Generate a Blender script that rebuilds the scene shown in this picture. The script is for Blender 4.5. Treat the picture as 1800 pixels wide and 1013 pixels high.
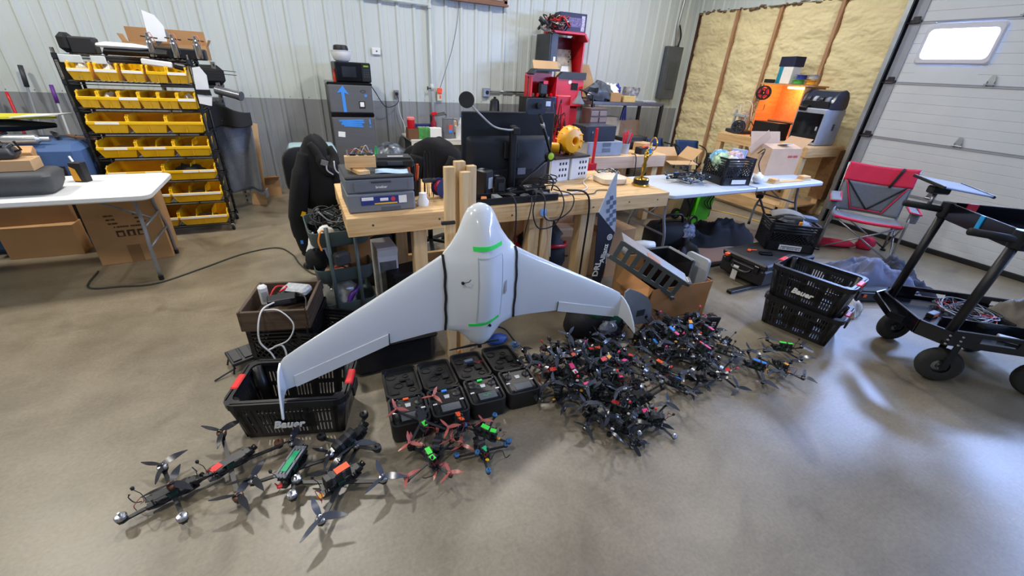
import bpy, math, random
from mathutils import Matrix, Vector, Euler, noise as mn

# ---------------------------------------------------------------- camera, light, exposure
scene = bpy.context.scene
for o in list(bpy.data.objects):
    bpy.data.objects.remove(o)
COL = scene.collection
PI = math.pi
rnd = random.Random(7)

CAM_POS = Vector((0.0, 0.0, 1.70))
RIGHT = Vector((0.90382, -0.42445, 0.05434))
DOWN = Vector((-0.15541, -0.44390, -0.88250))
FWD = Vector((0.39869, 0.78918, -0.46717))
cam_data = bpy.data.cameras.new('camera')
cam_data.sensor_fit = 'HORIZONTAL'
cam_data.sensor_width = 36.0
cam_data.lens = 36.0 * 724.8 / 1800.0
cam_data.clip_start = 0.05
cam = bpy.data.objects.new('camera', cam_data)
COL.objects.link(cam)
cam.matrix_world = Matrix((
    (RIGHT.x, -DOWN.x, -FWD.x, CAM_POS.x),
    (RIGHT.y, -DOWN.y, -FWD.y, CAM_POS.y),
    (RIGHT.z, -DOWN.z, -FWD.z, CAM_POS.z),
    (0, 0, 0, 1)))
scene.camera = cam

vs = scene.view_settings
vs.view_transform = 'Standard'
vs.look = 'None'
vs.exposure = 0.0
vs.gamma = 1.0
vs.use_curve_mapping = False

world = bpy.data.worlds.new('world')
scene.world = world
world.use_nodes = True
world.node_tree.nodes['Background'].inputs[0].default_value = (0.75, 0.85, 1.0, 1)
world.node_tree.nodes['Background'].inputs[1].default_value = 1.0

CEIL = 4.30
LAMP_SPOTS = [(-3.2, 4.6, 1.35), (-0.6, 4.3, 1.5), (2.4, 4.4, 1.4), (5.0, 4.9, 1.05),
              (-3.0, 1.0, 0.9), (-0.6, 1.2, 0.75), (4.2, 1.9, 0.55), (-2.2, -2.4, 0.5)]  # lamp by the stacked crates is added to brighten the garage door
LAMP_POWER = 52.0
PANE_STRENGTH = 135.0

# ---------------------------------------------------------------- materials
def lin(c):
    c = c / 255.0
    return c / 12.92 if c <= 0.04045 else ((c + 0.055) / 1.055) ** 2.4

MATS = {}
def mat(name, rgb, rough=0.5, metal=0.0, var=0.12, scale=8.0, bump=0.0, bscale=40.0, rvar=0.0, coat=0.0, emit=0.0,
        alpha=1.0, transmission=0.0, stretch=None, sheen=0.0, spec=None):
    """a principled material whose colour and relief wander with a noise texture"""
    if name in MATS:
        return MATS[name]
    m = bpy.data.materials.new(name)
    m.use_nodes = True
    nt = m.node_tree
    b = nt.nodes['Principled BSDF']
    L = nt.links.new
    col = tuple(lin(c) for c in rgb)
    b.inputs['Roughness'].default_value = rough
    b.inputs['Metallic'].default_value = metal
    if coat:
        b.inputs['Coat Weight'].default_value = coat
        b.inputs['Coat Roughness'].default_value = 0.08
    if sheen:
        b.inputs['Sheen Weight'].default_value = sheen
    if spec is not None:
        b.inputs['Specular IOR Level'].default_value = spec
    tc = nt.nodes.new('ShaderNodeTexCoord')
    src = tc.outputs['Object']
    if stretch:
        mp = nt.nodes.new('ShaderNodeMapping')
        mp.inputs['Scale'].default_value = stretch
        L(src, mp.inputs['Vector'])
        src = mp.outputs['Vector']
    n = nt.nodes.new('ShaderNodeTexNoise')
    n.inputs['Scale'].default_value = scale
    n.inputs['Detail'].default_value = 4.0
    L(src, n.inputs['Vector'])
    ramp = nt.nodes.new('ShaderNodeValToRGB')
    lo = tuple(max(0.0, c * (1 - var)) for c in col) + (1,)
    hi = tuple(min(1.0, c * (1 + var)) for c in col) + (1,)
    ramp.color_ramp.elements[0].position = 0.3
    ramp.color_ramp.elements[0].color = lo
    ramp.color_ramp.elements[1].position = 0.7
    ramp.color_ramp.elements[1].color = hi
    L(n.outputs['Fac'], ramp.inputs['Fac'])
    L(ramp.outputs['Color'], b.inputs['Base Color'])
    if rvar:
        mr = nt.nodes.new('ShaderNodeMapRange')
        mr.inputs['To Min'].default_value = max(0.02, rough - rvar)
        mr.inputs['To Max'].default_value = min(1.0, rough + rvar)
        L(n.outputs['Fac'], mr.inputs['Value'])
        L(mr.outputs['Result'], b.inputs['Roughness'])
    if bump:
        n2 = nt.nodes.new('ShaderNodeTexNoise')
        n2.inputs['Scale'].default_value = bscale
        n2.inputs['Detail'].default_value = 3.0
        L(src, n2.inputs['Vector'])
        bp = nt.nodes.new('ShaderNodeBump')
        bp.inputs['Strength'].default_value = bump
        bp.inputs['Distance'].default_value = 0.01
        L(n2.outputs['Fac'], bp.inputs['Height'])
        L(bp.outputs['Normal'], b.inputs['Normal'])
    if emit:
        L(ramp.outputs['Color'], b.inputs['Emission Color'])
        b.inputs['Emission Strength'].default_value = emit
    if transmission:
        b.inputs['Transmission Weight'].default_value = transmission
    if alpha < 1:
        b.inputs['Alpha'].default_value = alpha
    MATS[name] = m
    return m

def wood(name, light, dark, stretch=(1, 14, 14), rough=0.6):
    """sawn timber: stretched noise as grain"""
    if name in MATS:
        return MATS[name]
    m = bpy.data.materials.new(name)
    m.use_nodes = True
    nt = m.node_tree
    b = nt.nodes['Principled BSDF']
    b.inputs['Roughness'].default_value = rough
    L = nt.links.new
    tc = nt.nodes.new('ShaderNodeTexCoord')
    mp = nt.nodes.new('ShaderNodeMapping')
    mp.inputs['Scale'].default_value = stretch
    L(tc.outputs['Object'], mp.inputs['Vector'])
    n = nt.nodes.new('ShaderNodeTexNoise')
    n.inputs['Scale'].default_value = 3.0
    n.inputs['Detail'].default_value = 5.0
    n.inputs['Distortion'].default_value = 0.6
    L(mp.outputs['Vector'], n.inputs['Vector'])
    r = nt.nodes.new('ShaderNodeValToRGB')
    r.color_ramp.elements[0].position = 0.32
    r.color_ramp.elements[0].color = tuple(lin(c) for c in dark) + (1,)
    r.color_ramp.elements[1].position = 0.62
    r.color_ramp.elements[1].color = tuple(lin(c) for c in light) + (1,)
    L(n.outputs['Fac'], r.inputs['Fac'])
    L(r.outputs['Color'], b.inputs['Base Color'])
    MATS[name] = m
    return m

# ---------------------------------------------------------------- mesh building
def frame_of(d):
    d = Vector(d).normalized()
    a = Vector((0, 0, 1)) if abs(d.z) < 0.9 else Vector((1, 0, 0))
    x = a.cross(d).normalized()
    return x, d.cross(x).normalized(), d

def rot(x=0, y=0, z=0):
    return Euler((math.radians(x), math.radians(y), math.radians(z)), 'XYZ').to_matrix().to_4x4()

def T(x, y, z):
    return Matrix.Translation((x, y, z))

class MB:
    """collects shapes into one mesh"""
    def __init__(self, m=None):
        self.v = []
        self.f = []
        self.m = m
    def add(self, vs, fs, m=None):
        k = len(self.v)
        vs = [Vector(v) for v in vs]
        if m is not None:
            vs = [m @ v for v in vs]
        if self.m is not None:
            vs = [self.m @ v for v in vs]
        self.v.extend(vs)
        self.f.extend([tuple(i + k for i in f) for f in fs])
        return self
    def box(self, c, s, m=None, bev=0.0):
        """box with centre c and size s; bev chamfers every edge"""
        x, y, z = s[0] / 2, s[1] / 2, s[2] / 2
        if bev <= 0:
            vs = [(sx * x, sy * y, sz * z) for sx in (-1, 1) for sy in (-1, 1) for sz in (-1, 1)]
            fs = [(0, 1, 3, 2), (4, 6, 7, 5), (0, 4, 5, 1), (2, 3, 7, 6), (0, 2, 6, 4), (1, 5, 7, 3)]
        else:
            b = min(bev, x * .95, y * .95, z * .95)
            vs, idx = [], {}
            for sx in (-1, 1):
                for sy in (-1, 1):
                    for sz in (-1, 1):
                        for a in range(3):
                            p = [sx * (x - b), sy * (y - b), sz * (z - b)]
                            p[a] = (sx * x, sy * y, sz * z)[a]
                            idx[(sx, sy, sz, a)] = len(vs)
                            vs.append(p)
            fs = []
            I = idx
            for s_ in (-1, 1):
                q = [I[(s_, -1, -1, 0)], I[(s_, 1, -1, 0)], I[(s_, 1, 1, 0)], I[(s_, -1, 1, 0)]]
                fs.append(tuple(q if s_ > 0 else q[::-1]))
                q = [I[(-1, s_, -1, 1)], I[(-1, s_, 1, 1)], I[(1, s_, 1, 1)], I[(1, s_, -1, 1)]]
                fs.append(tuple(q if s_ > 0 else q[::-1]))
                q = [I[(-1, -1, s_, 2)], I[(1, -1, s_, 2)], I[(1, 1, s_, 2)], I[(-1, 1, s_, 2)]]
                fs.append(tuple(q if s_ > 0 else q[::-1]))
            for a_ in (-1, 1):
                for b_ in (-1, 1):
                    q = [I[(-1, a_, b_, 1)], I[(1, a_, b_, 1)], I[(1, a_, b_, 2)], I[(-1, a_, b_, 2)]]
                    fs.append(tuple(q if a_ * b_ < 0 else q[::-1]) if False else tuple(q if a_ * b_ > 0 else q[::-1]))
                    q = [I[(a_, -1, b_, 0)], I[(a_, -1, b_, 2)], I[(a_, 1, b_, 2)], I[(a_, 1, b_, 0)]]
                    fs.append(tuple(q[::-1] if a_ * b_ > 0 else q))
                    q = [I[(a_, b_, -1, 0)], I[(a_, b_, 1, 0)], I[(a_, b_, 1, 1)], I[(a_, b_, -1, 1)]]
                    fs.append(tuple(q[::-1] if a_ * b_ < 0 else q))
            for sx in (-1, 1):
                for sy in (-1, 1):
                    for sz in (-1, 1):
                        q = [I[(sx, sy, sz, 0)], I[(sx, sy, sz, 1)], I[(sx, sy, sz, 2)]]
                        fs.append(tuple(q if sx * sy * sz > 0 else q[::-1]))
        t = T(*c) @ m if m is not None else T(*c)
        return self.add(vs, fs, t)
    def bar(self, p, q, w, d, up=(0, 0, 1), bev=0.0):
        """rectangular bar from p to q, w across and d along up"""
        p, q = Vector(p), Vector(q)
        z = (q - p).normalized()
        u = Vector(up)
        if abs(u.dot(z)) > 0.95:
            u = Vector((0, 1, 0)) if abs(z.y) < 0.9 else Vector((1, 0, 0))
        x = u.cross(z).normalized()
        y = z.cross(x)
        M_ = Matrix(((x.x, y.x, z.x, 0), (x.y, y.y, z.y, 0), (x.z, y.z, z.z, 0), (0, 0, 0, 1)))
        return self.box((p + q) / 2, (w, d, (q - p).length), M_, bev)
    def tube(self, pts, r, n=6, closed=False, cap=True):
        pts = [Vector(p) for p in pts]
        k = len(pts)
        rs = r if isinstance(r, (list, tuple)) else [r] * k
        d0 = (pts[1] - pts[0]).normalized()
        x, y, _ = frame_of(d0)
        vs, fs = [], []
        prev = d0
        for i, p in enumerate(pts):
            if closed:
                d = (pts[(i + 1) % k] - pts[i - 1])
            else:
                d = pts[min(i + 1, k - 1)] - pts[max(i - 1, 0)]
            d = d.normalized() if d.length > 1e-9 else prev
            q = prev.rotation_difference(d)
            x = q @ x
            y = q @ y
            prev = d
            for j in range(n):
                a = 2 * PI * j / n
                vs.append(p + (x * math.cos(a) + y * math.sin(a)) * rs[i])
        seg = k if closed else k - 1
        for i in range(seg):
            i2 = (i + 1) % k
            for j in range(n):
                j2 = (j + 1) % n
                fs.append((i * n + j, i * n + j2, i2 * n + j2, i2 * n + j))
        if cap and not closed:
            fs.append(tuple(range(n))[::-1])
            fs.append(tuple(range((k - 1) * n, k * n)))
        return self.add(vs, fs)
    def cyl(self, p, q, r0, r1=None, n=12):
        return self.tube([p, q], [r0, r0 if r1 is None else r1], n)
    def lathe(self, prof, n=16, m=None):
        vs, fs = [], []
        for (r, z) in prof:
            for j in range(n):
                a = 2 * PI * j / n
                vs.append((max(r, 1e-5) * math.cos(a), max(r, 1e-5) * math.sin(a), z))
        for i in range(len(prof) - 1):
            for j in range(n):
                j2 = (j + 1) % n
                fs.append((i * n + j, i * n + j2, (i + 1) * n + j2, (i + 1) * n + j))
        return self.add(vs, fs, m)
    def prism(self, poly, z0, z1, m=None):
        k = len(poly)
        vs = [(p[0], p[1], z0) for p in poly] + [(p[0], p[1], z1) for p in poly]
        fs = [tuple(range(k))[::-1], tuple(range(k, 2 * k))]
        fs += [(i, (i + 1) % k, k + (i + 1) % k, k + i) for i in range(k)]
        return self.add(vs, fs, m)
    def loft(self, rings, cap=True, closed=True):
        n = len(rings[0])
        vs = [p for r in rings for p in r]
        fs = []
        for i in range(len(rings) - 1):
            for j in range(n if closed else n - 1):
                j2 = (j + 1) % n
                fs.append((i * n + j, i * n + j2, (i + 1) * n + j2, (i + 1) * n + j))
        if cap:
            fs.append(tuple(range(n))[::-1])
            fs.append(tuple(range((len(rings) - 1) * n, len(rings) * n)))
        return self.add(vs, fs)
    def sheet(self, fn, nu, nv, thick=0.0):
        """grid surface fn(u, v) with u, v in 0..1; thick gives it a back face"""
        P = [[Vector(fn(i / nu, j / nv)) for j in range(nv + 1)] for i in range(nu + 1)]
        W = nv + 1
        vs = [p for row in P for p in row]
        fs = [(i * W + j, (i + 1) * W + j, (i + 1) * W + j + 1, i * W + j + 1) for i in range(nu) for j in range(nv)]
        if thick:
            N = len(vs)
            nrm = []
            for i in range(nu + 1):
                for j in range(nv + 1):
                    a = P[min(i + 1, nu)][j] - P[max(i - 1, 0)][j]
                    b = P[i][min(j + 1, nv)] - P[i][max(j - 1, 0)]
                    c = a.cross(b)
                    nrm.append(c.normalized() if c.length > 1e-12 else Vector((0, 0, 1)))
            vs = vs + [vs[k] - nrm[k] * thick for k in range(N)]
            fs += [tuple(i + N for i in f[::-1]) for f in fs]
            edge = [(i, 0) for i in range(nu + 1)] + [(nu, j) for j in range(1, nv + 1)] + \
                   [(i, nv) for i in range(nu - 1, -1, -1)] + [(0, j) for j in range(nv - 1, 0, -1)]
            e = [i * W + j for i, j in edge]
            for a, b in zip(e, e[1:] + e[:1]):
                fs.append((b, a, a + N, b + N))
        return self.add(vs, fs)
    def blob(self, c, r, nu=16, nv=10, amp=0.0, freq=3.0, seed=0.0, flat=None, m=None):
        """lumpy ellipsoid; flat cuts it off below that height"""
        vs, fs = [], []
        c = Vector(c)
        for i in range(nv + 1):
            th = PI * i / nv
            for j in range(nu):
                ph = 2 * PI * j / nu
                d = Vector((math.sin(th) * math.cos(ph), math.sin(th) * math.sin(ph), math.cos(th)))
                k = 1.0
                if amp:
                    k += amp * mn.noise(d * freq + Vector((seed, seed * 1.7, -seed))) + amp * 0.5 * mn.noise(d * freq * 2.3 + Vector((seed, 0, seed)))
                p = Vector((d.x * r[0], d.y * r[1], d.z * r[2])) * k
                if m is not None:
                    p = m.to_3x3() @ p
                p = c + p
                if flat is not None and p.z < flat:
                    p.z = flat
                vs.append(p)
        for i in range(nv):
            for j in range(nu):
                j2 = (j + 1) % nu
                fs.append((i * nu + j, (i + 1) * nu + j, (i + 1) * nu + j2, i * nu + j2))
        return self.add(vs, fs)
    def mesh(self, name):
        me = bpy.data.meshes.new(name)
        me.from_pydata([tuple(v) for v in self.v], [], self.f)
        return me
    def build(self, name, material, parent=None, smooth=None, label=None):
        """smooth: None is flat, True is smooth, a number is the crease angle in degrees"""
        me = self.mesh(name)
        if smooth is not None:
            me.polygons.foreach_set('use_smooth', [True] * len(me.polygons))
            if smooth is not True:
                me.set_sharp_from_angle(angle=math.radians(smooth))
        me.materials.append(material)
        return link(name, me, parent, label)

def link(name, me, parent=None, label=None):
    o = bpy.data.objects.new(name, me)
    COL.objects.link(o)
    if parent is not None:
        o.parent = parent
    if label:
        o['label'] = label
    return o

def thing(name, label, cat, loc=(0, 0, 0), rz=0.0, group=None, rx=0.0, ry=0.0):
    o = bpy.data.objects.new(name, None)
    o.empty_display_size = 0.1
    COL.objects.link(o)
    o.location = loc
    o.rotation_euler = (math.radians(rx), math.radians(ry), math.radians(rz))
    return tag(o, label, cat, group)

def tag(o, label, cat, group=None, kind=None):
    o['label'] = label
    o['category'] = cat
    if group:
        o['group'] = group
    if kind:
        o['kind'] = kind
    return o

def structure(name, label=None, loc=(0, 0, 0)):
    o = bpy.data.objects.new(name, None)
    COL.objects.link(o)
    o.location = loc
    o['kind'] = 'structure'
    if label:
        o['label'] = label
    return o

def copy_tree(src, parent=None):
    c = src.copy()
    COL.objects.link(c)
    c.parent = parent
    for ch in list(src.children):
        copy_tree(ch, c)
    return c

def text_mesh(s, size, depth=0.001, shear=0.0, bold=0.0, font_width=1.0):
    """lettering as a mesh, centred, in the local XY plane"""
    cu = bpy.data.curves.new('lettering', 'FONT')
    cu.body = s
    cu.size = size
    cu.extrude = depth
    cu.shear = shear
    cu.offset = bold
    cu.align_x = 'CENTER'
    cu.align_y = 'CENTER'
    cu.resolution_u = 2
    ob = bpy.data.objects.new('lettering', cu)
    me = bpy.data.meshes.new_from_object(ob)
    bpy.data.objects.remove(ob)
    if font_width != 1.0:
        for v in me.vertices:
            v.co.x *= font_width
    return me

def lettering(s, size, material, parent, loc, rot_m=None, depth=0.0008, shear=0.0, bold=0.0, font_width=1.0, name='lettering', label=None):
    me = text_mesh(s, size, depth, shear, bold, font_width)
    me.materials.clear()
    me.materials.append(material)
    o = link(name, me, parent, label)
    o.matrix_local = T(*loc) @ (rot_m if rot_m is not None else Matrix.Identity(4))
    return o

UPRIGHT = rot(90, 0, 0)          # text that faces -Y

def print_marks(rows, w, h, material, parent, loc, rot_m=None, seed=1, name='printed_marks'):
    """print too small to read: rows of short bars in the local XY plane"""
    rr = random.Random(seed)
    b = MB()
    for i in range(rows):
        y = h / 2 - h * (i + .5) / rows
        x = -w / 2
        while x < w / 2:
            g = w * rr.uniform(.03, .09)
            if rr.random() < .85:
                b.box((x + g / 2, y, 0), (g * .8, h / rows * .62, .0008))
            x += g
    o = b.build(name, material, parent)
    o.matrix_local = T(*loc) @ (rot_m if rot_m is not None else UPRIGHT)
    return o

def curve_pts(ctrl, n=8):
    """Catmull-Rom through control points"""
    c = [Vector(p) for p in ctrl]
    c = [c[0] * 2 - c[1]] + c + [c[-1] * 2 - c[-2]]
    out = []
    for i in range(1, len(c) - 2):
        for k in range(n):
            t = k / n
            p0, p1, p2, p3 = c[i - 1], c[i], c[i + 1], c[i + 2]
            out.append(0.5 * ((2 * p1) + (p2 - p0) * t + (2 * p0 - 5 * p1 + 4 * p2 - p3) * t * t + (-p0 + 3 * p1 - 3 * p2 + p3) * t ** 3))
    out.append(c[-2])
    return out

# shared materials
BLACK = mat('black_plastic', (22, 22, 25), 0.42, var=0.2)
BLACKM = mat('black_matte', (18, 18, 20), 0.75, var=0.2)
BLACKG = mat('black_gloss', (12, 12, 16), 0.18, var=0.15)
DGREY = mat('dark_grey_plastic', (52, 54, 58), 0.5)
GREY = mat('grey_plastic', (120, 124, 130), 0.5)
LGREY = mat('light_grey_plastic', (176, 180, 184), 0.45)
WHITE = mat('white_plastic', (226, 228, 228), 0.4, var=0.04)
STEEL = mat('steel', (150, 152, 156), 0.3, 0.9)
CHROME = mat('chrome', (205, 206, 210), 0.15, 1.0, var=0.03)
ALU = mat('aluminium', (176, 180, 182), 0.35, 0.85)
RED = mat('red_paint', (200, 20, 34), 0.35)
YELLOW = mat('yellow_bin_plastic', (240, 188, 8), 0.38, var=0.05)
ORANGE = mat('orange_plastic', (240, 92, 30), 0.45)
BLUE = mat('blue_tape', (62, 140, 226), 0.6, var=0.06)
GREEN_TAPE = mat('green_tape', (40, 222, 86), 0.6, var=0.05)
CARD = mat('cardboard', (176, 136, 92), 0.85, var=0.08, scale=3, bump=0.05, bscale=120)
CARD2 = mat('cardboard_pale', (196, 160, 118), 0.85, var=0.07, scale=3)
CARDIN = mat('cardboard_shade', (140, 104, 68), 0.9, var=0.1, scale=3)
PINE = wood('pine', (226, 190, 138), (205, 160, 104))
PINEZ = wood('pine_upright', (226, 196, 148), (208, 170, 118), (14, 14, 1))
PINEY = wood('pine_across', (226, 190, 138), (205, 160, 104), (14, 1, 14))
PAPER = mat('paper', (236, 236, 232), 0.8, var=0.03)
CABLE = mat('cable_black', (16, 16, 18), 0.5)
CABLEW = mat('cable_white', (222, 222, 220), 0.5, var=0.05)
# ---------------------------------------------------------------- the room
def concrete():
    m = bpy.data.materials.new('concrete_floor')
    m.use_nodes = True
    nt = m.node_tree
    b = nt.nodes['Principled BSDF']
    b.inputs['Specular IOR Level'].default_value = 0.85
    L = nt.links.new
    tc = nt.nodes.new('ShaderNodeTexCoord')
    def nz(scale, detail, rough=0.6, dist=0.0):
        n = nt.nodes.new('ShaderNodeTexNoise')
        n.inputs['Scale'].default_value = scale
        n.inputs['Detail'].default_value = detail
        n.inputs['Roughness'].default_value = rough
        n.inputs['Distortion'].default_value = dist
        L(tc.outputs['Object'], n.inputs['Vector'])
        return n
    big, mid, fine = nz(0.55, 5, 0.6, 0.4), nz(3.2, 6, 0.62), nz(60, 3)
    def ramp(src, p0, c0, p1, c1):
        r = nt.nodes.new('ShaderNodeValToRGB')
        r.color_ramp.elements[0].position = p0
        r.color_ramp.elements[0].color = tuple(lin(c) for c in c0) + (1,)
        r.color_ramp.elements[1].position = p1
        r.color_ramp.elements[1].color = tuple(lin(c) for c in c1) + (1,)
        L(src, r.inputs['Fac'])
        return r
    r1 = ramp(big.outputs['Fac'], 0.30, (137, 126, 106), 0.70, (151, 139, 117))
    r2 = ramp(mid.outputs['Fac'], 0.25, (212, 209, 203), 0.65, (255, 255, 255))
    r3 = ramp(fine.outputs['Fac'], 0.3, (226, 226, 226), 0.7, (255, 255, 255))
    def mul(a, c):
        x = nt.nodes.new('ShaderNodeMix')
        x.data_type = 'RGBA'
        x.blend_type = 'MULTIPLY'
        x.inputs[0].default_value = 1.0
        L(a, x.inputs[6])
        L(c, x.inputs[7])
        return x.outputs[2]
    c = mul(mul(r1.outputs['Color'], r2.outputs['Color']), r3.outputs['Color'])
    # pale scuffs dragged across the slab, and soft dark smudges
    for ang, sc, lo_, p0, p1 in ((32, (1.2, 22, 1), 1.16, .62, .74), (-48, (1.0, 16, 1), 1.12, .63, .75)):
        mp = nt.nodes.new('ShaderNodeMapping')
        mp.inputs['Rotation'].default_value = (0, 0, math.radians(ang))
        mp.inputs['Scale'].default_value = sc
        L(tc.outputs['Object'], mp.inputs['Vector'])
        n = nt.nodes.new('ShaderNodeTexNoise')
        n.inputs['Scale'].default_value = 2.2
        n.inputs['Detail'].default_value = 6
        n.inputs['Distortion'].default_value = .8
        L(mp.outputs['Vector'], n.inputs['Vector'])
        r_ = nt.nodes.new('ShaderNodeMapRange')
        r_.inputs['From Min'].default_value = p0
        r_.inputs['From Max'].default_value = p1
        r_.inputs['To Min'].default_value = 1.0
        r_.inputs['To Max'].default_value = lo_
        L(n.outputs['Fac'], r_.inputs['Value'])
        c = mul(c, r_.outputs['Result'])
    sm = nz(1.4, 3, .5, 1.2)
    rs = ramp(sm.outputs['Fac'], .28, (196, 192, 186), .42, (255, 255, 255))
    c = mul(c, rs.outputs['Color'])
    L(c, b.inputs['Base Color'])
    mr = nt.nodes.new('ShaderNodeMapRange')
    mr.inputs['To Min'].default_value = 0.31
    mr.inputs['To Max'].default_value = 0.46
    L(mid.outputs['Fac'], mr.inputs['Value'])
    L(mr.outputs['Result'], b.inputs['Roughness'])
    bp = nt.nodes.new('ShaderNodeBump')
    bp.inputs['Strength'].default_value = 0.08
    bp.inputs['Distance'].default_value = 0.004
    L(mid.outputs['Fac'], bp.inputs['Height'])
    L(bp.outputs['Normal'], b.inputs['Normal'])
    return m

XL, XR, YB, YF = -6.2, 7.05, 6.78, -6.0
fl = MB()
fl.box(((XL + XR) / 2, (YB + YF) / 2, -0.05), (XR - XL + .4, YB - YF + .4, 0.1))
o = fl.build('floor', concrete())
o['kind'] = 'structure'
o['label'] = 'worn beige polished concrete floor'

WALLW = mat('white_wall_sheet', (196, 203, 200), 0.38, var=0.035, scale=2.0, stretch=(6, 6, 0.6))
WALLG = mat('grey_wall_sheet', (139, 142, 144), 0.42, var=0.05, scale=2.0, stretch=(6, 6, 0.6))
WOODB = wood('brown_frame', (132, 92, 68), (104, 70, 52))

def rib_sheet(width, z0, z1, pitch=0.2286, rib=0.02, phase=0.0):
    """ribbed steel sheet in the XZ plane, facing -Y"""
    pr = [(0.0, 0.0)]
    n = int(round(width / pitch))
    for i in range(n):
        x = pitch * (i + 0.5)
        pr += [(x - .034, 0), (x - .016, -rib), (x + .016, -rib), (x + .034, 0)]
        for k in (-1, 1):
            xm = x + k * pitch * 0.5 - (0.0 if k < 0 else 0.0)
            if k > 0 and i < n - 1 or False:
                pr += [(xm - .022, 0), (xm - .017, -.003), (xm - .008, -.003), (xm - .003, 0)]
    pr.append((width, 0.0))
    vs, fs = [], []
    for (x, y) in pr:
        vs += [(x, y, z0), (x, y, z1)]
    for i in range(len(pr) - 1):
        fs.append((2 * i, 2 * i + 2, 2 * i + 3, 2 * i + 1))
    b = MB()
    b.add(vs, fs)
    return b

wb = structure('wall_back', 'ribbed metal back wall, white above a grey band', (0, YB, 0))
SEAM = 1.185
x_first = -2.472 - 0.1143 - 0.9144 * 4
up_m = rib_sheet(0.9144, SEAM, CEIL).mesh('wall_panel')
up_m.materials.append(WALLW)
lo_m = rib_sheet(0.9144, 0.0, SEAM + 0.012).mesh('wall_panel')
lo_m.materials.append(WALLG)
for i in range(15):
    x = x_first + 0.9144 * i
    if x > XR - .2:
        break
    for me, dy in ((up_m, 0.0), (lo_m, -0.004)):
        p = link('wall_panel', me, wb)
        p.location = (x, dy, 0)
sc = MB()
for i in range(40):
    x = -2.472 + 0.2286 * (i - 4) + 0.1
    if x < 6.8:
        sc.cyl((x, -0.003, SEAM + .035), (x, -0.008, SEAM + .035), .006, .004, 6)
o = sc.build('panel_screws', GREY, wb)
o['kind'] = 'stuff'

def plain_wall(name, c, s, label):
    b = MB()
    b.box(c, s)
    o = b.build(name, WALLW)
    o['kind'] = 'structure'
    o['label'] = label
    return o
plain_wall('wall_left', (XL - .05, (YB + YF) / 2, CEIL / 2), (0.1, YB - YF, CEIL), 'plain white metal side wall')
plain_wall('wall_front', ((XL + XR) / 2, YF - .05, CEIL / 2), (XR - XL, 0.1, CEIL), 'plain white metal wall behind the viewer')
plain_wall('ceiling', ((XL + XR) / 2, (YB + YF) / 2, CEIL + .05), (XR - XL, YB - YF, 0.1), 'white metal ceiling')

# right wall: backing, foam bays, studs, header
wr = structure('wall_right', 'right wall with open studs and tan spray foam', (0, 0, 0))
b = MB()
b.box((XR + .05, (YB + 3.2) / 2, CEIL / 2), (0.1, YB - 3.2, CEIL))
b.box((XR + .05, (3.3 + YF) / 2, (3.2 + CEIL) / 2), (0.1, 3.3 - YF, CEIL - 3.2))
b.build('backing', WALLW, wr)
FOAM = mat('spray_foam', (232, 216, 168), 0.8, var=0.08, scale=3.0, bump=0.9, bscale=16.0, stretch=(1, 0.8, 1.8))
STUD = wood('stud_timber', (190, 148, 112), (160, 120, 90), (14, 14, 1))
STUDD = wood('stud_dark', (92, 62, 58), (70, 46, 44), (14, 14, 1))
stud_y = [6.73, 5.90, 5.12, 4.22, 3.36]
HEAD = 2.80
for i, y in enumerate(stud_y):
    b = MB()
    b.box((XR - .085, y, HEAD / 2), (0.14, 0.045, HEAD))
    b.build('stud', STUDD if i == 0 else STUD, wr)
for i in range(4):
    y1, y0 = stud_y[i] - .022, stud_y[i + 1] + .022
    def fn(u, v, y0=y0, y1=y1, i=i):
        y = y0 + (y1 - y0) * u
        z = HEAD * v
        e = min(u, 1 - u) * (y1 - y0)
        edge = min(1.0, e / 0.07)
        p = Vector((y * 2.1, z * 4.2, i * 7.0))
        d = 0.5 + 0.6 * mn.noise(p) + 0.5 * mn.noise(p * 2.2) + 0.5 * abs(mn.noise(p * 4.3)) + 0.25 * abs(mn.noise(p * 9.0))
        wob = 0.5 + 0.5 * mn.noise(Vector((z * 2.5, i * 3.0, 4)))
        return (XR - .075 - 0.055 * (edge ** .6) * (0.45 + wob) - 0.035 * d, y, z)
    b = MB()
    b.sheet(fn, 70, 180)
    b.build('foam_bay', FOAM, wr, True)
# a thin band between the last stud and the door jamb, foamed as well
def fn(u, v):
    y = 3.16 + 0.18 * u
    z = HEAD * v
    return (XR - .08 - .04 * mn.noise(Vector((y * 6, z * 4, 9))), y, z)
b = MB()
b.sheet(fn, 8, 90)
b.build('foam_strip', FOAM, wr, True)
hd = rib_sheet(3.6576, HEAD, CEIL)
hd.m = None
me = hd.mesh('header_panel')
me.materials.append(WALLW)
p = link('header_panel', me, wr)
p.matrix_local = T(XR - .165, 6.80, 0) @ rot(0, 0, -90)
b = MB()
for k in range(46):
    y = 3.4 + 3.3 * k / 45 + rnd.uniform(-.03, .03)
    b.blob((XR - .15 + rnd.uniform(-.01, .01), y, HEAD + rnd.uniform(-.02, .02)), (.03, rnd.uniform(.03, .07), rnd.uniform(.008, .03)), 7, 5, .4, 3, k)
o = b.build('foam_fringe', mat('dirty_foam', (120, 100, 78), 0.9, var=0.4, scale=12), wr, True)
o['kind'] = 'stuff'
# corner trim strip
b = MB()
b.box((XR - .135, YB - .03, CEIL / 2), (0.09, 0.02, CEIL))
b.box((XR - .18, YB - .045, CEIL / 2), (0.012, 0.05, CEIL))
o = b.build('trim_1', WALLW)
o['kind'] = 'structure'
o['label'] = 'white metal corner trim'

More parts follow.
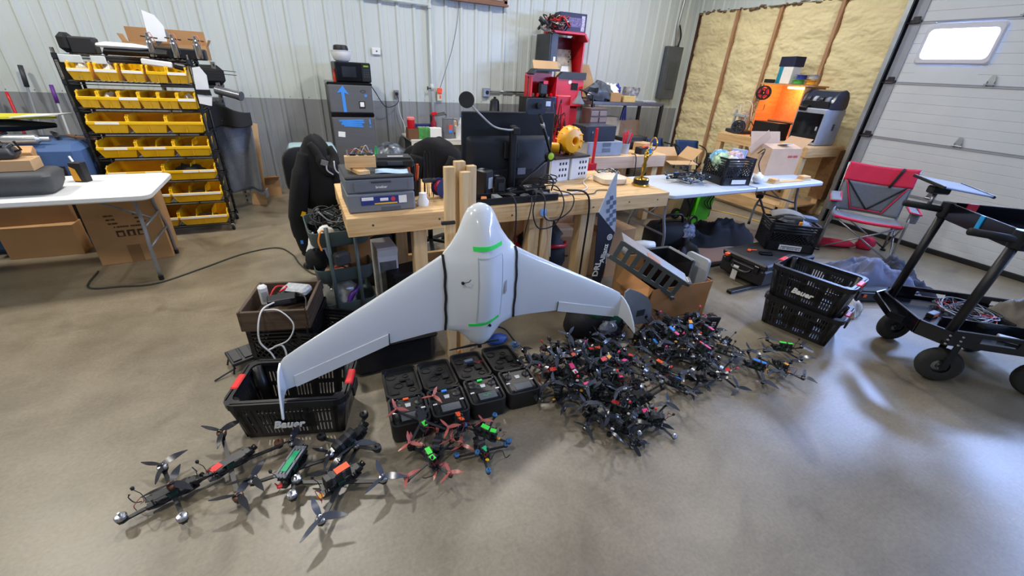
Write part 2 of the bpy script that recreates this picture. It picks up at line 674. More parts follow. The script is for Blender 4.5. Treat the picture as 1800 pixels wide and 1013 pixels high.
# garage door
GX = 6.68
dr = structure('door_1', 'white sectional garage door with window panes', (GX, 0, 0))
DOORW = mat('door_white', (206, 209, 210), 0.42, var=0.03, scale=3)
DOORJ = mat('door_joint', (140, 142, 150), 0.4, var=0.08)
STILE = mat('end_stile_grey', (150, 152, 160), 0.4, var=0.06)
DARKM = mat('dark_steel', (58, 54, 58), 0.4, 0.6)
Y_HI, Y_LO = 3.235, -3.6
joints = [0.03, 0.60, 1.20, 1.825, 2.45, 3.07]
WIN_Y = [2.69, 1.65, 0.61, -0.43, -1.47, -2.51]
PANE = mat('daylight_pane', (160, 190, 255), 0.2, var=0.0, emit=PANE_STRENGTH)
for i in range(5):
    z0, z1 = joints[i], joints[i + 1]
    b = MB()
    has = (i == 3)
    pr = []
    n = 6
    for k in range(n):
        za = z0 + (z1 - z0 - .02) * k / n
        zb = z0 + (z1 - z0 - .02) * (k + 1) / n
        pr += [(0.0, za + .004), (0.0, zb - .004), (0.004, zb)]
    pr += [(-.012, z1 - .018), (-.012, z1 - .004), (0.006, z1)]
    def strip(ya, yb, pr=pr, b=b):
        vs, fs = [], []
        for (x, z) in pr:
            vs += [(x, ya, z), (x, yb, z)]
        for k in range(len(pr) - 1):
            fs.append((2 * k, 2 * k + 2, 2 * k + 3, 2 * k + 1))
        b.add(vs, fs)
    if not has:
        strip(Y_LO, Y_HI)
    else:
        ys = [Y_LO] + [v for w in reversed(WIN_Y) for v in (w - .29, w + .29)] + [Y_HI]
        for k in range(0, len(ys), 2):
            strip(ys[k], ys[k + 1])
        for w in WIN_Y:
            b.box((.004, w, (z0 + 2.075) / 2), (.006, .58, 2.075 - z0))
            b.box((.004, w, (2.365 + z1) / 2), (.006, .58, z1 - 2.365))
    b.build('door_section', DOORW, dr)
    b = MB()
    b.box((-.006, Y_HI - .055, (z0 + z1) / 2), (.012, .115, z1 - z0 - .03))
    b.build('end_stile', STILE, dr)
    if i > 0:
        b = MB()
        b.box((-.007, (Y_LO + Y_HI) / 2, z0 - .004), (.016, Y_HI - Y_LO, .014))
        b.build('joint_strip', DOORJ, dr)
        b = MB()
        b.box((-.02, Y_HI - .06, z0 + .004), (.016, .12, .03), None, .004)
        b.box((-.024, Y_HI - .06, z0 + .03), (.01, .07, .045), None, .004)
        b.cyl((-.03, Y_HI - .1, z0 - .012), (-.03, Y_HI + .03, z0 - .012), .008, n=8)
        b.build('hinge_bracket', DARKM, dr)
        for yh in (2.26, 1.1, 0.0, -1.1, -2.2):
            h = MB()
            h.prism([(-.035, -.03), (.035, -.03), (.035, 0.0), (.014, .075), (-.014, .075), (-.035, 0)], 0, .006, T(-.016, yh, z0 + .03) @ rot(90, 0, -90))
            h.box((-.02, yh - .028, z0 + .02), (.03, .006, .045))
            h.box((-.02, yh + .028, z0 + .02), (.03, .006, .045))
            h.cyl((-.03, yh - .045, z0 + .012), (-.03, yh + .045, z0 + .012), .007, n=8)
            h.build('hinge', ALU, dr)
FRAMEW = mat('window_frame_white', (206, 206, 214), 0.35, var=0.03)
def rrect(w, h_, r, n=4):
    out = []
    for cx, cy, a0 in ((w / 2 - r, h_ / 2 - r, 0), (-w / 2 + r, h_ / 2 - r, 90), (-w / 2 + r, -h_ / 2 + r, 180), (w / 2 - r, -h_ / 2 + r, 270)):
        for k in range(n + 1):
            a = math.radians(a0 + 90 * k / n)
            out.append((cx + r * math.cos(a), cy + r * math.sin(a)))
    return out
for w in WIN_Y:
    zc = 2.218
    fr = MB()
    ou, inn = rrect(.68, .40, .04), rrect(.57, .275, .045)
    N = len(ou)
    vs = [(-.016, w + p[0], zc + p[1]) for p in ou] + [(-.03, w + p[0] * .95, zc + p[1] * .93) for p in ou] + \
         [(-.03, w + p[0] * 1.05, zc + p[1] * 1.07) for p in inn] + [(-.004, w + p[0], zc + p[1]) for p in inn]
    fs = []
    for r_ in range(3):
        for k in range(N):
            k2 = (k + 1) % N
            fs.append((r_ * N + k, r_ * N + k2, (r_ + 1) * N + k2, (r_ + 1) * N + k))
    fr.add(vs, fs)
    f_ = fr.build('window_frame', FRAMEW, dr)
    g = MB()
    g.add([(-.004, w + p[0], zc + p[1]) for p in inn], [tuple(range(N))])
    g.build('pane', PANE, f_)
b = MB()
b.box((-.004, (Y_LO + Y_HI) / 2, .03), (.03, Y_HI - Y_LO, .06), None, .008)
b.build('bottom_seal', BLACKM, dr)
# vertical track and jamb
b = MB()
b.box((-.075, Y_HI + .05, 1.7), (.004, .05, 3.4))
b.box((-.055, Y_HI + .075, 1.7), (.04, .004, 3.4))
b.box((-.055, Y_HI + .025, 1.7), (.012, .004, 3.4))
b.build('track', ALU, dr)
b = MB()
b.box((.03, Y_HI + .05, 1.7), (.15, .05, 3.4))
b.build('jamb', DARKM, dr)
b = MB()
b.box((.15, Y_HI - .04, 1.7), (.3, .02, 3.4))
b.build('reveal', mat('reveal_grey', (128, 128, 136), .5), dr)
b = MB()
b.box((.17, (Y_LO + Y_HI) / 2, 3.15), (.36, Y_HI - Y_LO + .2, .16))
b.build('lintel', WALLW, dr)
# outer skin closes the room behind the door
b = MB()
b.box((.1, (YF + 3.3) / 2, 1.6), (.02, 3.3 - YF, 3.2))
b.build('outer_skin', WALLW, dr)

# ceiling lamps
LAMP_PLACE = ['above the blue cabinet', 'above the draped hoodie', 'above the second bench', 'above the metal shelf', 'above the floor left of the white table', 'above the open left crate', 'added above the stacked crates to brighten the garage door', 'behind the viewer']
LENS = mat('lamp_lens', (255, 252, 244), 0.4, var=0.0, emit=6.0)
for i, (x, y, k) in enumerate(LAMP_SPOTS):
    t = thing('ceiling_lamp', 'round high bay ceiling lamp ' + LAMP_PLACE[i], 'lamp', (x, y, CEIL - .42), group='high bay lamps under the ceiling')
    b = MB()
    b.lathe([(.02, .16), (.09, .15), (.10, .08), (.19, .05), (.19, .01), (.17, 0)], 20)
    b.build('housing', DGREY, t, 40)
    b = MB()
    b.lathe([(.17, .004), (.001, .004)], 20)
    b.build('lens', LENS, t)
    b = MB()
    b.cyl((0, 0, .15), (0, 0, .42), .006, n=6)
    b.build('hanger', STEEL, t)
    ld = bpy.data.lights.new('lamp_light', 'AREA')
    ld.shape = 'DISK'
    ld.size = 0.34
    ld.energy = LAMP_POWER * k
    ld.color = (1.0, 0.955, 0.88)
    lo = bpy.data.objects.new('lamp_light', ld)
    COL.objects.link(lo)
    lo.parent = t
    lo.location = (0, 0, -0.01)
# ---------------------------------------------------------------- folding tables, rack of bins, left corner
TABLEW = mat('folding_table_top', (226, 229, 232), 0.45, var=0.04, scale=5, bump=0.03, bscale=200)
TUBE = mat('grey_tube', (128, 130, 136), 0.35, 0.3)
FOOT = BLACKM

def folding_table(loc, length, width, h, label, topmat, fold=False):
    t = thing('folding_table', label, 'table', loc)
    b = MB()
    po = rrect(length, width, .07, 5)
    pi_ = [(x * (1 - .02 / length), y * (1 - .02 / width)) for x, y in po]
    b.loft([[(x, y, h - .045) for x, y in pi_], [(x, y, h - .035) for x, y in po], [(x, y, h - .008) for x, y in po], [(x, y, h) for x, y in pi_]])
    tp = b.build('table_top', topmat, t, 30)
    if fold:
        b = MB()
        b.box((0, 0, h - .02), (.006, width + .004, .046))
        b.build('fold_seam', DGREY, tp)
    for sx in (-1, 1):
        xf = sx * (length / 2 - .14)
        for sy in (-1, 1):
            b = MB()
            b.tube(curve_pts([(xf - sx * .02, sy * (width / 2 - .2), h - .05), (xf - sx * .01, sy * (width / 2 - .17), h * .62), (xf, sy * (width / 2 - .1), h * .36), (xf, sy * (width / 2 - .09), .03)], 4), .0145, 8)
            lg = b.build('leg', TUBE, t, True)
            b = MB()
            b.cyl((xf, sy * (width / 2 - .09), 0), (xf, sy * (width / 2 - .09), .035), .018, n=10)
            b.build('foot_cap', FOOT, lg)
        for z in (h * .6, h * .38):
            b = MB()
            w = width / 2 - (.17 if z > h * .5 else .11)
            b.cyl((xf, -w, z), (xf, w, z), .011, n=8)
            b.build('crossbar', TUBE, t, True)
        b = MB()
        b.tube([(xf, 0, h * .6), (xf - sx * .45, 0, h - .06)], .009, 8)
        b.build('brace', TUBE, t, True)
        b = MB()
        b.box((xf - sx * .46, 0, h - .06), (.05, .12, .02))
        b.build('bracket', STEEL, t)
    return t

folding_table((-2.03, 4.27, 0), 1.83, .76, .73, 'white plastic folding table with grey tube legs beside the yellow bin rack', TABLEW)
folding_table((4.28, 3.21, 0), 2.44, .76, .73, 'pale grey folding table holding small drones, crate and carton', mat('folding_table_grey', (196, 204, 216), 0.42, var=0.04, scale=5), True)

# --- black wire rack
RX0, RX1, RY0, RY1 = -1.755, -.845, 5.13, 5.50
SH = [1.425, 1.21, 1.0, .785, .56, .337, .095]
rk = thing('shelving_rack', 'tall black wire rack on casters filled with yellow bins', 'shelving', (0, 0, 0))
for x in (RX0, RX1):
    for y in (RY0, RY1):
        b = MB()
        b.cyl((x, y, .07), (x, y, 1.66), .0135, n=8)
        p = b.build('post', BLACK, rk, True)
        b = MB()
        for k in range(26):
            z = .12 + k * .06
            b.lathe([(.0136, -.002), (.0152, 0), (.0136, .002)], 8, T(x, y, z))
        o = b.build('groove_rings', DGREY, p)
        o['kind'] = 'stuff'
        b = MB()
        b.cyl((x - .012, y - .01, .034), (x + .012, y - .01, .034), .034, n=14)
        c = b.build('caster', BLACKM, rk, 40)
        b = MB()
        b.box((x, y - .004, .055), (.034, .045, .03), None, .006)
        b.cyl((x - .016, y - .01, .034), (x + .016, y - .01, .034), .012, n=10)
        b.build('caster_fork', CHROME, c)
for k, z in enumerate(SH + [1.62]):
    b = MB()
    for y in (RY0, RY1):
        b.cyl((RX0, y, z - .012), (RX1, y, z - .012), .006, n=6)
        b.cyl((RX0, y, z - .034), (RX1, y, z - .034), .004, n=6)
    for x in (RX0, RX1):
        b.cyl((x, RY0, z - .012), (x, RY1, z - .012), .006, n=6)
        b.cyl((x, RY0, z - .034), (x, RY1, z - .034), .004, n=6)
    for i in range(1, 24):
        x = RX0 + (RX1 - RX0) * i / 24
        b.cyl((x, RY0, z - .006), (x, RY1, z - .006), .002, n=4)
    for x in (RX0, RX1):
        for y in (RY0, RY1):
            b.lathe([(.014, -.04), (.021, -.036), (.019, 0), (.014, .002)], 8, T(x, y, z))
    b.build('shelf', BLACK, rk)
b = MB()
b.box(((RX0 + RX1) / 2 + .06, RY1 - .06, 1.57), (.74, .1, .085))
b.build('top_liner', DGREY, rk)
b = MB()
b.box((RX0 - .03, 5.34, .9), (.022, .3, 1.4), None, .004)
b.build('side_panel', BLACKM, rk)
for x, w in ((-1.66, .15), (-1.48, .1)):
    b = MB()
    b.box((x, RY0 - .004, 1.583), (w, .012, .06), None, .004)
    b.build('label_plate', mat('pale_plate', (206, 214, 212), .4), rk)

LABELW = mat('white_label_strip', (240, 240, 236), .5, var=.03)
BINS = 'yellow bins on the black rack'
def yellow_bin(x0, x1, z, depth, h, label, dividers=0, strip=((0.02, 0.98),), content=None):
    """open front stacking bin between x0 and x1 standing on z"""
    w = x1 - x0
    t = thing('storage_bin', label, 'bin', ((x0 + x1) / 2, 5.06, z), group=BINS)
    a, th = w / 2, .004
    g = a * .84
    b = MB()
    lip = h * .58
    # outer tub: bottom is narrower and set back below the lip
    f0 = .035
    def side(s):
        xo_t, xo_b = s * a, s * g
        outer = [(xo_b, f0, 0), (xo_b, depth, 0), (xo_t, depth, h), (xo_t, .045, h), (xo_t, 0, lip + .012), (xo_t, 0, lip - .012)]
        inner = [(p[0] - s * th, p[1], p[2] + (.003 if p[2] == 0 else 0)) for p in outer]
        k = len(outer)
        vs = outer + inner
        fs = [tuple(range(k)) if s < 0 else tuple(range(k))[::-1], tuple(range(k, 2 * k))[::-1] if s < 0 else tuple(range(k, 2 * k))]
        fs += [(i, k + i, k + (i + 1) % k, (i + 1) % k) if s > 0 else (i, (i + 1) % k, k + (i + 1) % k, k + i) for i in range(k)]
        b.add(vs, fs)
    side(-1)
    side(1)
    b.add([(-g, f0, 0), (g, f0, 0), (g, depth, 0), (-g, depth, 0), (-g, f0, th), (g, f0, th), (g, depth, th), (-g, depth, th)],
          [(0, 3, 2, 1), (4, 5, 6, 7), (0, 1, 5, 4), (2, 3, 7, 6)])
    b.add([(-g, depth, 0), (g, depth, 0), (a, depth, h), (-a, depth, h), (-g, depth - th, 0), (g, depth - th, 0), (a, depth - th, h), (-a, depth - th, h)],
          [(0, 1, 2, 3)[::-1], (4, 5, 6, 7), (3, 2, 6, 7)])
    # sloping front and rolled lip
    b.add([(-g, f0, 0), (g, f0, 0), (a * .97, .012, lip - .012), (-a * .97, .012, lip - .012), (-g, f0 + th, th), (g, f0 + th, th), (a * .97, .016, lip), (-a * .97, .016, lip)],
          [(0, 1, 2, 3), (4, 7, 6, 5)])
    b.box((0, .004, lip), (w * 1.04, .012, .026), None, .003)
    b.box((0, .02, lip * .45), (.006, .02, lip * .7))
    for s in (-1, 1):
        b.box((s * (a - .004), .055, h - .004), (.013, .02, .02), None, .003)
        b.box((s * (a - .004), .02, lip + .03), (.012, .012, .05), None, .003)
    b.build('bin_body', YELLOW, t)
    for s0, s1 in strip:
        q = MB()
        q.box((-a + w * (s0 + s1) / 2, -.0035, lip), (w * (s1 - s0), .003, .02))
        q.build('label_strip', LABELW, t)
    for k in range(dividers):
        q = MB()
        x = -a + w * (k + 1) / (dividers + 1)
        q.prism([(.02, .004), (depth - .006, .004), (depth - .006, h - .004), (.09, h - .004), (.02, lip)], -.002, .002, T(x, 0, 0) @ Matrix(((0, 0, 1, 0), (1, 0, 0, 0), (0, 1, 0, 0), (0, 0, 0, 1))))
        q.build('divider', YELLOW, t)
    if content:
        q = MB()
        q.blob((rnd.uniform(-.02, .02), depth * .4, h * .45), (a * .6, depth * .3, h * content[1]), 12, 8, .5, 4, rnd.uniform(0, 50), flat=.006)
        q.build('contents', content[0], t, True)
    return t

PLASTIC = mat('clear_bag', (196, 190, 176), .25, var=.25, scale=20)
METALB = mat('small_metal_parts', (120, 110, 96), .5, .4, var=.4, scale=60, bump=.6, bscale=120)
ORD = ['first', 'second', 'third', 'fourth', 'fifth', 'sixth']
bx = [-1.69, -1.515, -1.335, -1.165, -1.018]
bw = [.145, .148, .146, .14, .14]
for i in range(5):
    yellow_bin(bx[i], bx[i] + bw[i], SH[0], .30, .135, f'small yellow bin, {ORD[i]} from left, top row of black rack',
               0, ((0.02, 0.98),) if i != 3 else (), (PLASTIC, .6) if i in (0, 1) else (METALB, .22))
for i in range(6):
    x = -1.70 + i * .1405
    yellow_bin(x, x + .136, SH[1], .30, .135, f'small yellow bin, {ORD[i]} from left, second row of black rack',
               0, ((0.02, 0.98),) if i in (2, 5) else (), (PLASTIC, .45) if i in (1, 5) else (METALB, .2))
for i in range(3):
    x = -1.70 + i * .283
    yellow_bin(x, x + .277, SH[2], .31, .15, f'wide yellow bin, {ORD[i]} from left, third row of black rack',
               0, ((0.2, 0.8),) if i == 0 else ())
for i in range(3):
    x = -1.70 + i * .283
    yellow_bin(x, x + .277, SH[3], .31, .145, f'wide yellow bin, {ORD[i]} from left, fourth row of black rack',
               1 if i else 0, ((0.18, 0.78),) if i < 2 else (), (METALB, .15))
for i in range(2):
    x = -1.70 + i * .425
    yellow_bin(x, x + .418, SH[4], .31, .145, f'extra wide yellow bin, {ORD[i]} from left, fifth row of black rack',
               0 if i == 0 else 1, ((0.02, 0.34), (0.68, 0.98)) if i == 0 else ((0.36, 0.66), (0.68, 0.98)), (BLACKM, .45) if i else None)
for r_ in (5, 6):
    for i in range(2):
        x = -1.70 + i * .425
        yellow_bin(x, x + .418, SH[r_], .31, .145, f'extra wide yellow bin, {ORD[i]} from left, {("sixth", "lowest")[r_ - 5]} row of black rack',
                   2, ((0.02, 0.98),), (METALB, .12))

# --- things on top of the rack
ZT = 1.615
t = thing('headrest_pad', 'black padded headrest lying on the left end of the rack top', 'headrest', (-1.63, 5.27, ZT))
b = MB()
b.box((-.06, 0, .085), (.09, .16, .15), None, .035)
b.build('round_pad', BLACKM, t, 50)
b = MB()
b.box((.05, 0, .07), (.17, .14, .13), None, .012)
b.build('flat_pad', mat('black_leather', (34, 34, 37), .5, bump=.1), t, 40)

def open_box(name, label, loc, rz, s, m, flaps=(), group=None, th=.005, tag_cat='box', inner=None, bottom=True):
    """cardboard box: four walls, a bottom and flaps ('+x', angle from upright outward, length)"""
    t = thing(name, label, tag_cat, loc, rz, group)
    x, y, z = s[0] / 2, s[1] / 2, s[2]
    for nm, c, d in (('side_panel', (-x, 0, z / 2), (th, s[1], z)), ('side_panel', (x, 0, z / 2), (th, s[1], z)),
                     ('front_panel', (0, -y, z / 2), (s[0], th, z)), ('back_panel', (0, y, z / 2), (s[0], th, z))):
        b = MB()
        b.box(c, d)
        b.build(nm, m, t)
    if bottom:
        b = MB()
        b.box((0, 0, th / 2), (s[0], s[1], th))
        b.build('bottom_panel', inner or m, t)
    for side, ang, ln in flaps:
        b = MB()
        a = math.radians(ang)
        if side in ('+x', '-x'):
            k = 1 if side == '+x' else -1
            p = Vector((k * x, 0, z))
            q = p + Vector((k * math.sin(a), 0, math.cos(a))) * ln
            b.bar(p, q, s[1] * .97, th, (math.cos(a), 0, -math.sin(a)))
        else:
            k = 1 if side == '+y' else -1
            p = Vector((0, k * y, z))
            q = p + Vector((0, k * math.sin(a), math.cos(a))) * ln
            b.bar(p, q, s[0] * .97, th, (0, math.cos(a), -math.sin(a)))
        b.build('flap', m, t)
    return t

def closed_box(name, label, loc, rz, s, m, tape=None, group=None, cat='box', bev=.003, lid_gap=True):
    t = thing(name, label, cat, loc, rz, group)
    b = MB()
    b.box((0, 0, s[2] / 2), s, None, bev)
    b.build('carton', m, t)
    if lid_gap:
        b = MB()
        b.box((0, 0, s[2] + .0006), (s[0] * .98, .004, .001))
        b.build('flap_seam', CARDIN, t)
    if tape:
        b = MB()
        b.box((0, 0, s[2] + .001), (s[0] + .001, .05, .0012))
        b.box((s[0] / 2 + .0006, 0, s[2] * .8), (.0012, .05, s[2] * .4))
        b.box((-s[0] / 2 - .0006, 0, s[2] * .8), (.0012, .05, s[2] * .4))
        b.build('packing_tape', tape, t)
    return t

open_box('cardboard_box', 'long open cardboard box on top of the yellow bin rack', (-1.02, 5.42, ZT + .005), 0, (.62, .16, .12), CARD, (('+y', -8, .12), ('+x', 30, .06), ('-x', 20, .06)))
b = MB()
b.box((0, 0, .06), (.3, .02, .12), rot(0, 0, 0), .004)
t = thing('white_fin', 'white angular foam tail fin sticking up above the rack', 'foam part', (-1.06, 5.28, ZT + .14), 0)
b = MB()
b.prism([(-.06, 0), (.07, 0), (.075, .12), (.03, .2), (-.05, .23)], -.012, .012, rot(90, 0, 0) @ rot(0, 12, 0))
b.build('fin', WHITE, t)
b = MB()
b.prism([(-.01, -.04), (.1, .06), (.07, .1), (-.03, .03)], -.02, -.006, rot(90, 0, 0))
b.build('grey_bracket', GREY, t)
t = thing('motor_bank', 'row of black holders with silver motors on the rack top', 'motor holder', (-.92, 5.2, ZT))
b = MB()
b.box((0, 0, .05), (.44, .1, .09), None, .01)
b.build('holder', BLACK, t)
for k in range(3):
    x = -.17 + k * .17
    b = MB()
    b.lathe([(.001, .02), (.028, .02), (.03, .04), (.03, .13), (.022, .14), (.022, .16), (.012, .17), (.012, .2), (.001, .2)], 14, T(x, -.06, 0) @ rot(8, 0, 0))
    b.build('motor', CHROME, t, 35)
    b = MB()
    b.cyl((x - .06, -.03, .17), (x + .06, -.05, .16), .006, n=6)
    b.build('rod', BLACK, t)
    b = MB()
    b.tube(curve_pts([(x, -.05, .19), (x + .02, -.07, .2), (x + .04, -.06, .13)], 5), .003, 5)
    b.build('lead', mat('salmon_lead', (206, 130, 110), .5), t)
t = thing('foam_wing', 'black and white foam wing lying across the rack top', 'foam part', (-1.2, 5.16, ZT + .02), -8)
b = MB()
b.loft([[(-.24 + i * .0, dy, dz) for dy, dz in ((-.05, 0), (0, -.02), (.05, 0), (0, .04))] for i in range(1)] +
       [[(x, dy * k, .02 + dz * k) for dy, dz in ((-.06, 0), (0, -.03), (.06, 0), (0, .05))] for x, k in ((-.22, 1.0), (-.1, 1.05), (.08, .9), (.22, .6))])
b.build('black_shell', BLACKM, t, 60)
b = MB()
b.loft([[(x, -.03 + dy * k, .06 + dz * k) for dy, dz in ((-.03, 0), (0, -.02), (.03, 0), (0, .03))] for x, k in ((-.27, .5), (-.2, 1), (0, .9), (.12, .4))])
b.build('white_shell', WHITE, t, 60)
t = thing('foam_tail', 'white foam tail piece with black tips leaning on the rack upright', 'foam part', (-.79, 5.1, 1.36))
b = MB()
b.prism([(-.05, 0), (.05, 0), (.06, .14), (.02, .21), (-.035, .2)], -.015, .015, rot(90, 0, 0))
b.build('fin', WHITE, t)
b = MB()
b.prism([(-.06, -.02), (.06, -.03), (.055, .02), (-.05, .02)], -.02, .02, rot(90, 0, 0))
b.build('black_root', BLACK, t)
b = MB()
b.prism([(-.05, -.1), (.04, -.12), (.06, -.04), (-.05, -.02)], -.015, .015, rot(90, 0, 0) @ rot(0, 0, 0))
b.build('white_root', WHITE, t)
for k in range(2):
    b = MB()
    b.cyl((-.02, 0, .2 - k * .03), (.3, .02, .18 - k * .03), .003, n=5)
    b.build('carbon_rod', BLACK, t)
t = thing('foam_fuselage', 'white foam fuselage with black nose lying behind the top bins', 'foam part', (-1.08, 5.13, 1.56))
b = MB()
b.box((0, 0, .02), (.22, .05, .05), rot(0, 6, 0), .01)
b.build('body', WHITE, t)
b = MB()
b.box((.16, 0, 0), (.1, .06, .05), rot(0, 12, 0), .014)
b.build('nose', BLACK, t)

# --- blue covered bench behind the white table, with clutter
TARP = mat('blue_cover', (62, 92, 138), .7, var=.12, scale=4, bump=.1, bscale=20)
t = thing('blue_cabinet', 'blue cloth-covered cabinet between folding table and bin rack', 'cabinet', (-2.5, 5.28, 0))
b = MB()
b.box((0, 0, .46), (1.42, .66, .92), None, .05)
b.build('cover', TARP, t, 40)
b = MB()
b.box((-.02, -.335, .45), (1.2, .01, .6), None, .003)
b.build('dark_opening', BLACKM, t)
b = MB()
b.box((-2.37, 4.93, .86), (.62, .09, .1), rot(30, 0, 0), .004)
o = b.build('wooden_board', wood('ply_board', (206, 160, 108), (190, 142, 92)))
tag(o, 'tan wooden board lying against the blue cover', 'board')
t = thing('model_airplane', 'yellow and black model airplane on the blue cabinet', 'model airplane', (-2.45, 5.42, .95), 6)
b = MB()
b.loft([[(x, dy * k, .07 + dz * k) for dy, dz in ((-.07, 0), (0, -.05), (.07, 0), (0, .05))] for x, k in ((-.4, .6), (-.2, 1.1), (.15, 1), (.4, .4))])
b.build('fuselage', BLACKM, t, 50)
for s, m_ in ((-1, mat('acid_yellow', (216, 206, 40), .5)), (1, mat('acid_yellow', (216, 206, 40), .5))):
    b = MB()
    b.prism([(-.5, -.02), (.42, -.03), (.36, .09), (-.46, .1)], 0, .014, T(0, s * .05, .13) @ rot(s * 8, 0, 0))
    b.build('wing', m_, t)
b = MB()
b.prism([(-.1, -.05), (.22, -.07), (.3, .05), (0, .1)], 0, .008, T(.25, -.05, .15) @ rot(0, -4, 0))
b.build('paper_tail', PAPER, t)
t = thing('silver_nozzle', 'silver cylinder tool with black handle lying on the blue cover', 'power tool', (-2.12, 5.0, .925), 4)
b = MB()
b.lathe([(.001, -.13), (.03, -.13), (.038, -.1), (.038, .08), (.02, .1), (.02, .16), (.001, .16)], 14, T(0, 0, .04) @ rot(0, 90, 0))
b.build('barrel', ALU, t, 40)
b = MB()
b.box((-.2, 0, .035), (.16, .07, .06), rot(0, 0, 5), .02)
b.build('grip', DGREY, t, 40)
for k in range(5):
    t = thing('tool', ['short black pry tool', 'black clamp', 'grey ratchet', 'black air hose fitting', 'brown leather strap'][k] + ' among clutter on the blue cabinet', 'tool', (-2.75 + k * .24, 5.2 + (k % 2) * .12, .925), k * 37)
    b = MB()
    b.bar((-.1, 0, .02), (.1, 0, .02), .03, .025, (0, 0, 1), .006)
    b.build('handle', (BLACK, BLACK, GREY, BLACK, mat('brown_leather', (128, 92, 66), .7))[k], t)
    b = MB()
    b.cyl((.1, 0, .02), (.16, .02, .035), .02, .012, 8)
    b.build('head', (STEEL, STEEL, STEEL, BLACK, MATS['brown_leather'])[k], t)

# long handled tools against the back wall
def pole(name, label, cat, p, q, r, m, grip=None, head=None):
    t = thing(name, label, cat, p)
    d = Vector(q) - Vector(p)
    b = MB()
    b.tube([(0, 0, 0), d], r, 8)
    b.build('pole', m, t, True)
    if grip:
        b = MB()
        b.tube([d * .86, d * 1.0], r * 1.7, 8)
        b.build('grip', grip, t, True)
    if head:
        b = MB()
        b.box((0, -.02, .05), (.3, .05, .1), None, .01)
        b.build('head', head, t)
    return t
PURPLE = mat('purple_grip', (98, 48, 140), .5)
pole('broom', 'grey broom handle leaning on the wall behind the model airplane', 'broom', (-2.62, 6.4, 0), (-2.60, 6.70, 1.46), .013, GREY, DGREY, BLACK)
pole('mop', 'short mop handle with bright purple grip against the wall', 'mop', (-2.38, 6.45, 0), (-2.42, 6.70, 1.28), .011, LGREY, PURPLE, GREY)
t = thing('hand_truck', 'red tubular hand truck partly hidden beside the broom', 'hand truck', (-2.84, 6.45, 0))
for s in (-1, 1):
    b = MB()
    b.tube(curve_pts([(s * .09, 0, .05), (s * .09, .1, .8), (s * .06, .2, 1.2)], 5), .014, 8)
    b.build('rail', RED, t, True)
b = MB()
b.cyl((-.09, .1, .95), (.1, .1, 1.0), .012, n=8)
b.build('crossbar', RED, t, True)
b = MB()
b.cyl((-.1, .2, 1.1), (-.1, .22, 1.5), .016, n=8)
b.build('handle', BLACK, t, True)

# --- on the white folding table
t = thing('molded_case', 'dark grey moulded hard case at the end of the white table', 'case', (-1.88, 4.14, .73), 2)
b = MB()
b.loft([[(x, y, z) for x, y in rrect(w, d, .05, 3)] for w, d, z in ((.36, .22, 0), (.42, .28, .06), (.44, .3, .13), (.40, .26, .155))])
b.build('case_shell', mat('grey_case', (70, 72, 76), .6, bump=.2, bscale=150), t, 50)
t = closed_box('cardboard_box', 'small flat cardboard box with black tape on the moulded case', (-1.93, 4.17, .886), 3, (.34, .17, .075), CARD2)
b = MB()
b.box((-.03, -.0865, .038), (.055, .002, .076))
b.box((-.03, 0, .0765), (.055, .172, .002))
b.build('black_tape', BLACK, t)
t = thing('drill_set', 'black tool bundle with silver bits lying on the taped box', 'tool set', (-2.0, 4.17, .963), 5)
b = MB()
b.loft([[(x, y, z) for x, y in rrect(w, d, .03, 3)] for w, d, z in ((.3, .12, 0), (.34, .15, .03), (.3, .13, .07), (.2, .08, .085))])
b.build('holder', DGREY, t, 50)
for k in range(6):
    b = MB()
    b.cyl((-.12 + k * .05, -.02, .07), (-.1 + k * .055, -.05, .1), .012, n=8)
    b.build('socket', CHROME if k % 2 else BLACK, t)
b = MB()
b.tube([(.14, -.02, .04), (.2, -.04, .06), (.19, -.06, .12)], .008, 6)
b.build('wrench', BLACK, t)
t = thing('battery_box', 'small black and orange battery carton on the white table', 'box', (-1.64, 4.42, .73), -20)
b = MB()
b.box((0, 0, .075), (.09, .06, .15), None, .004)
b.build('carton', BLACK, t)
b = MB()
b.prism([(-.043, .01), (.01, .01), (-.005, .1), (-.043, .12)], 0, .002, T(0, -.0312, 0) @ rot(90, 0, 0))
b.build('orange_print', mat('amber_print', (228, 160, 40), .5), t)
b = MB()
b.cyl((-.02, 0, .15), (-.04, .01, .19), .008, n=8)
b.build('pen', PAPER, t)

# --- cardboard under the white table
t = closed_box('cardboard_box', 'large shipping carton with printed symbols under the white table', (-1.53, 4.66, .0), 6, (.5, .42, .6), CARD, None)
PRINT = mat('carton_print', (70, 52, 36), .85)
for k in range(3):
    b = MB()
    b.box((-.05 + k * .07, -.2105, .27), (.055, .0012, .055))
    p = b.build('printed_symbol', PRINT, t)
    b = MB()
    b.box((-.05 + k * .07, -.2115, .265), (.03, .0008, .03) if k != 1 else (.02, .0008, .035))
    b.build('printed_arrow', CARD, p)
for k in range(3):
    for x in (-.09, .1):
        print_marks(1, .06, .022, PRINT, t, (x + k * .006, -.2108, .43 - k * .034), seed=k + int(x * 100))
print_marks(1, .2, .022, PRINT, t, (.02, -.2108, .33), seed=9)
b = MB()
b.box((.0, -.2108, .08), (.09, .001, .16))
b.build('brown_tape', CARDIN, t)
closed_box('cardboard_box', 'flat brown carton, upper of two under the white table', (-2.3, 5.05, .28), 3, (.62, .4, .2), CARDIN, None)
closed_box('cardboard_box', 'flat brown carton standing on the floor below another under the table', (-2.22, 5.0, 0), -2, (.5, .42, .28), CARD, None)

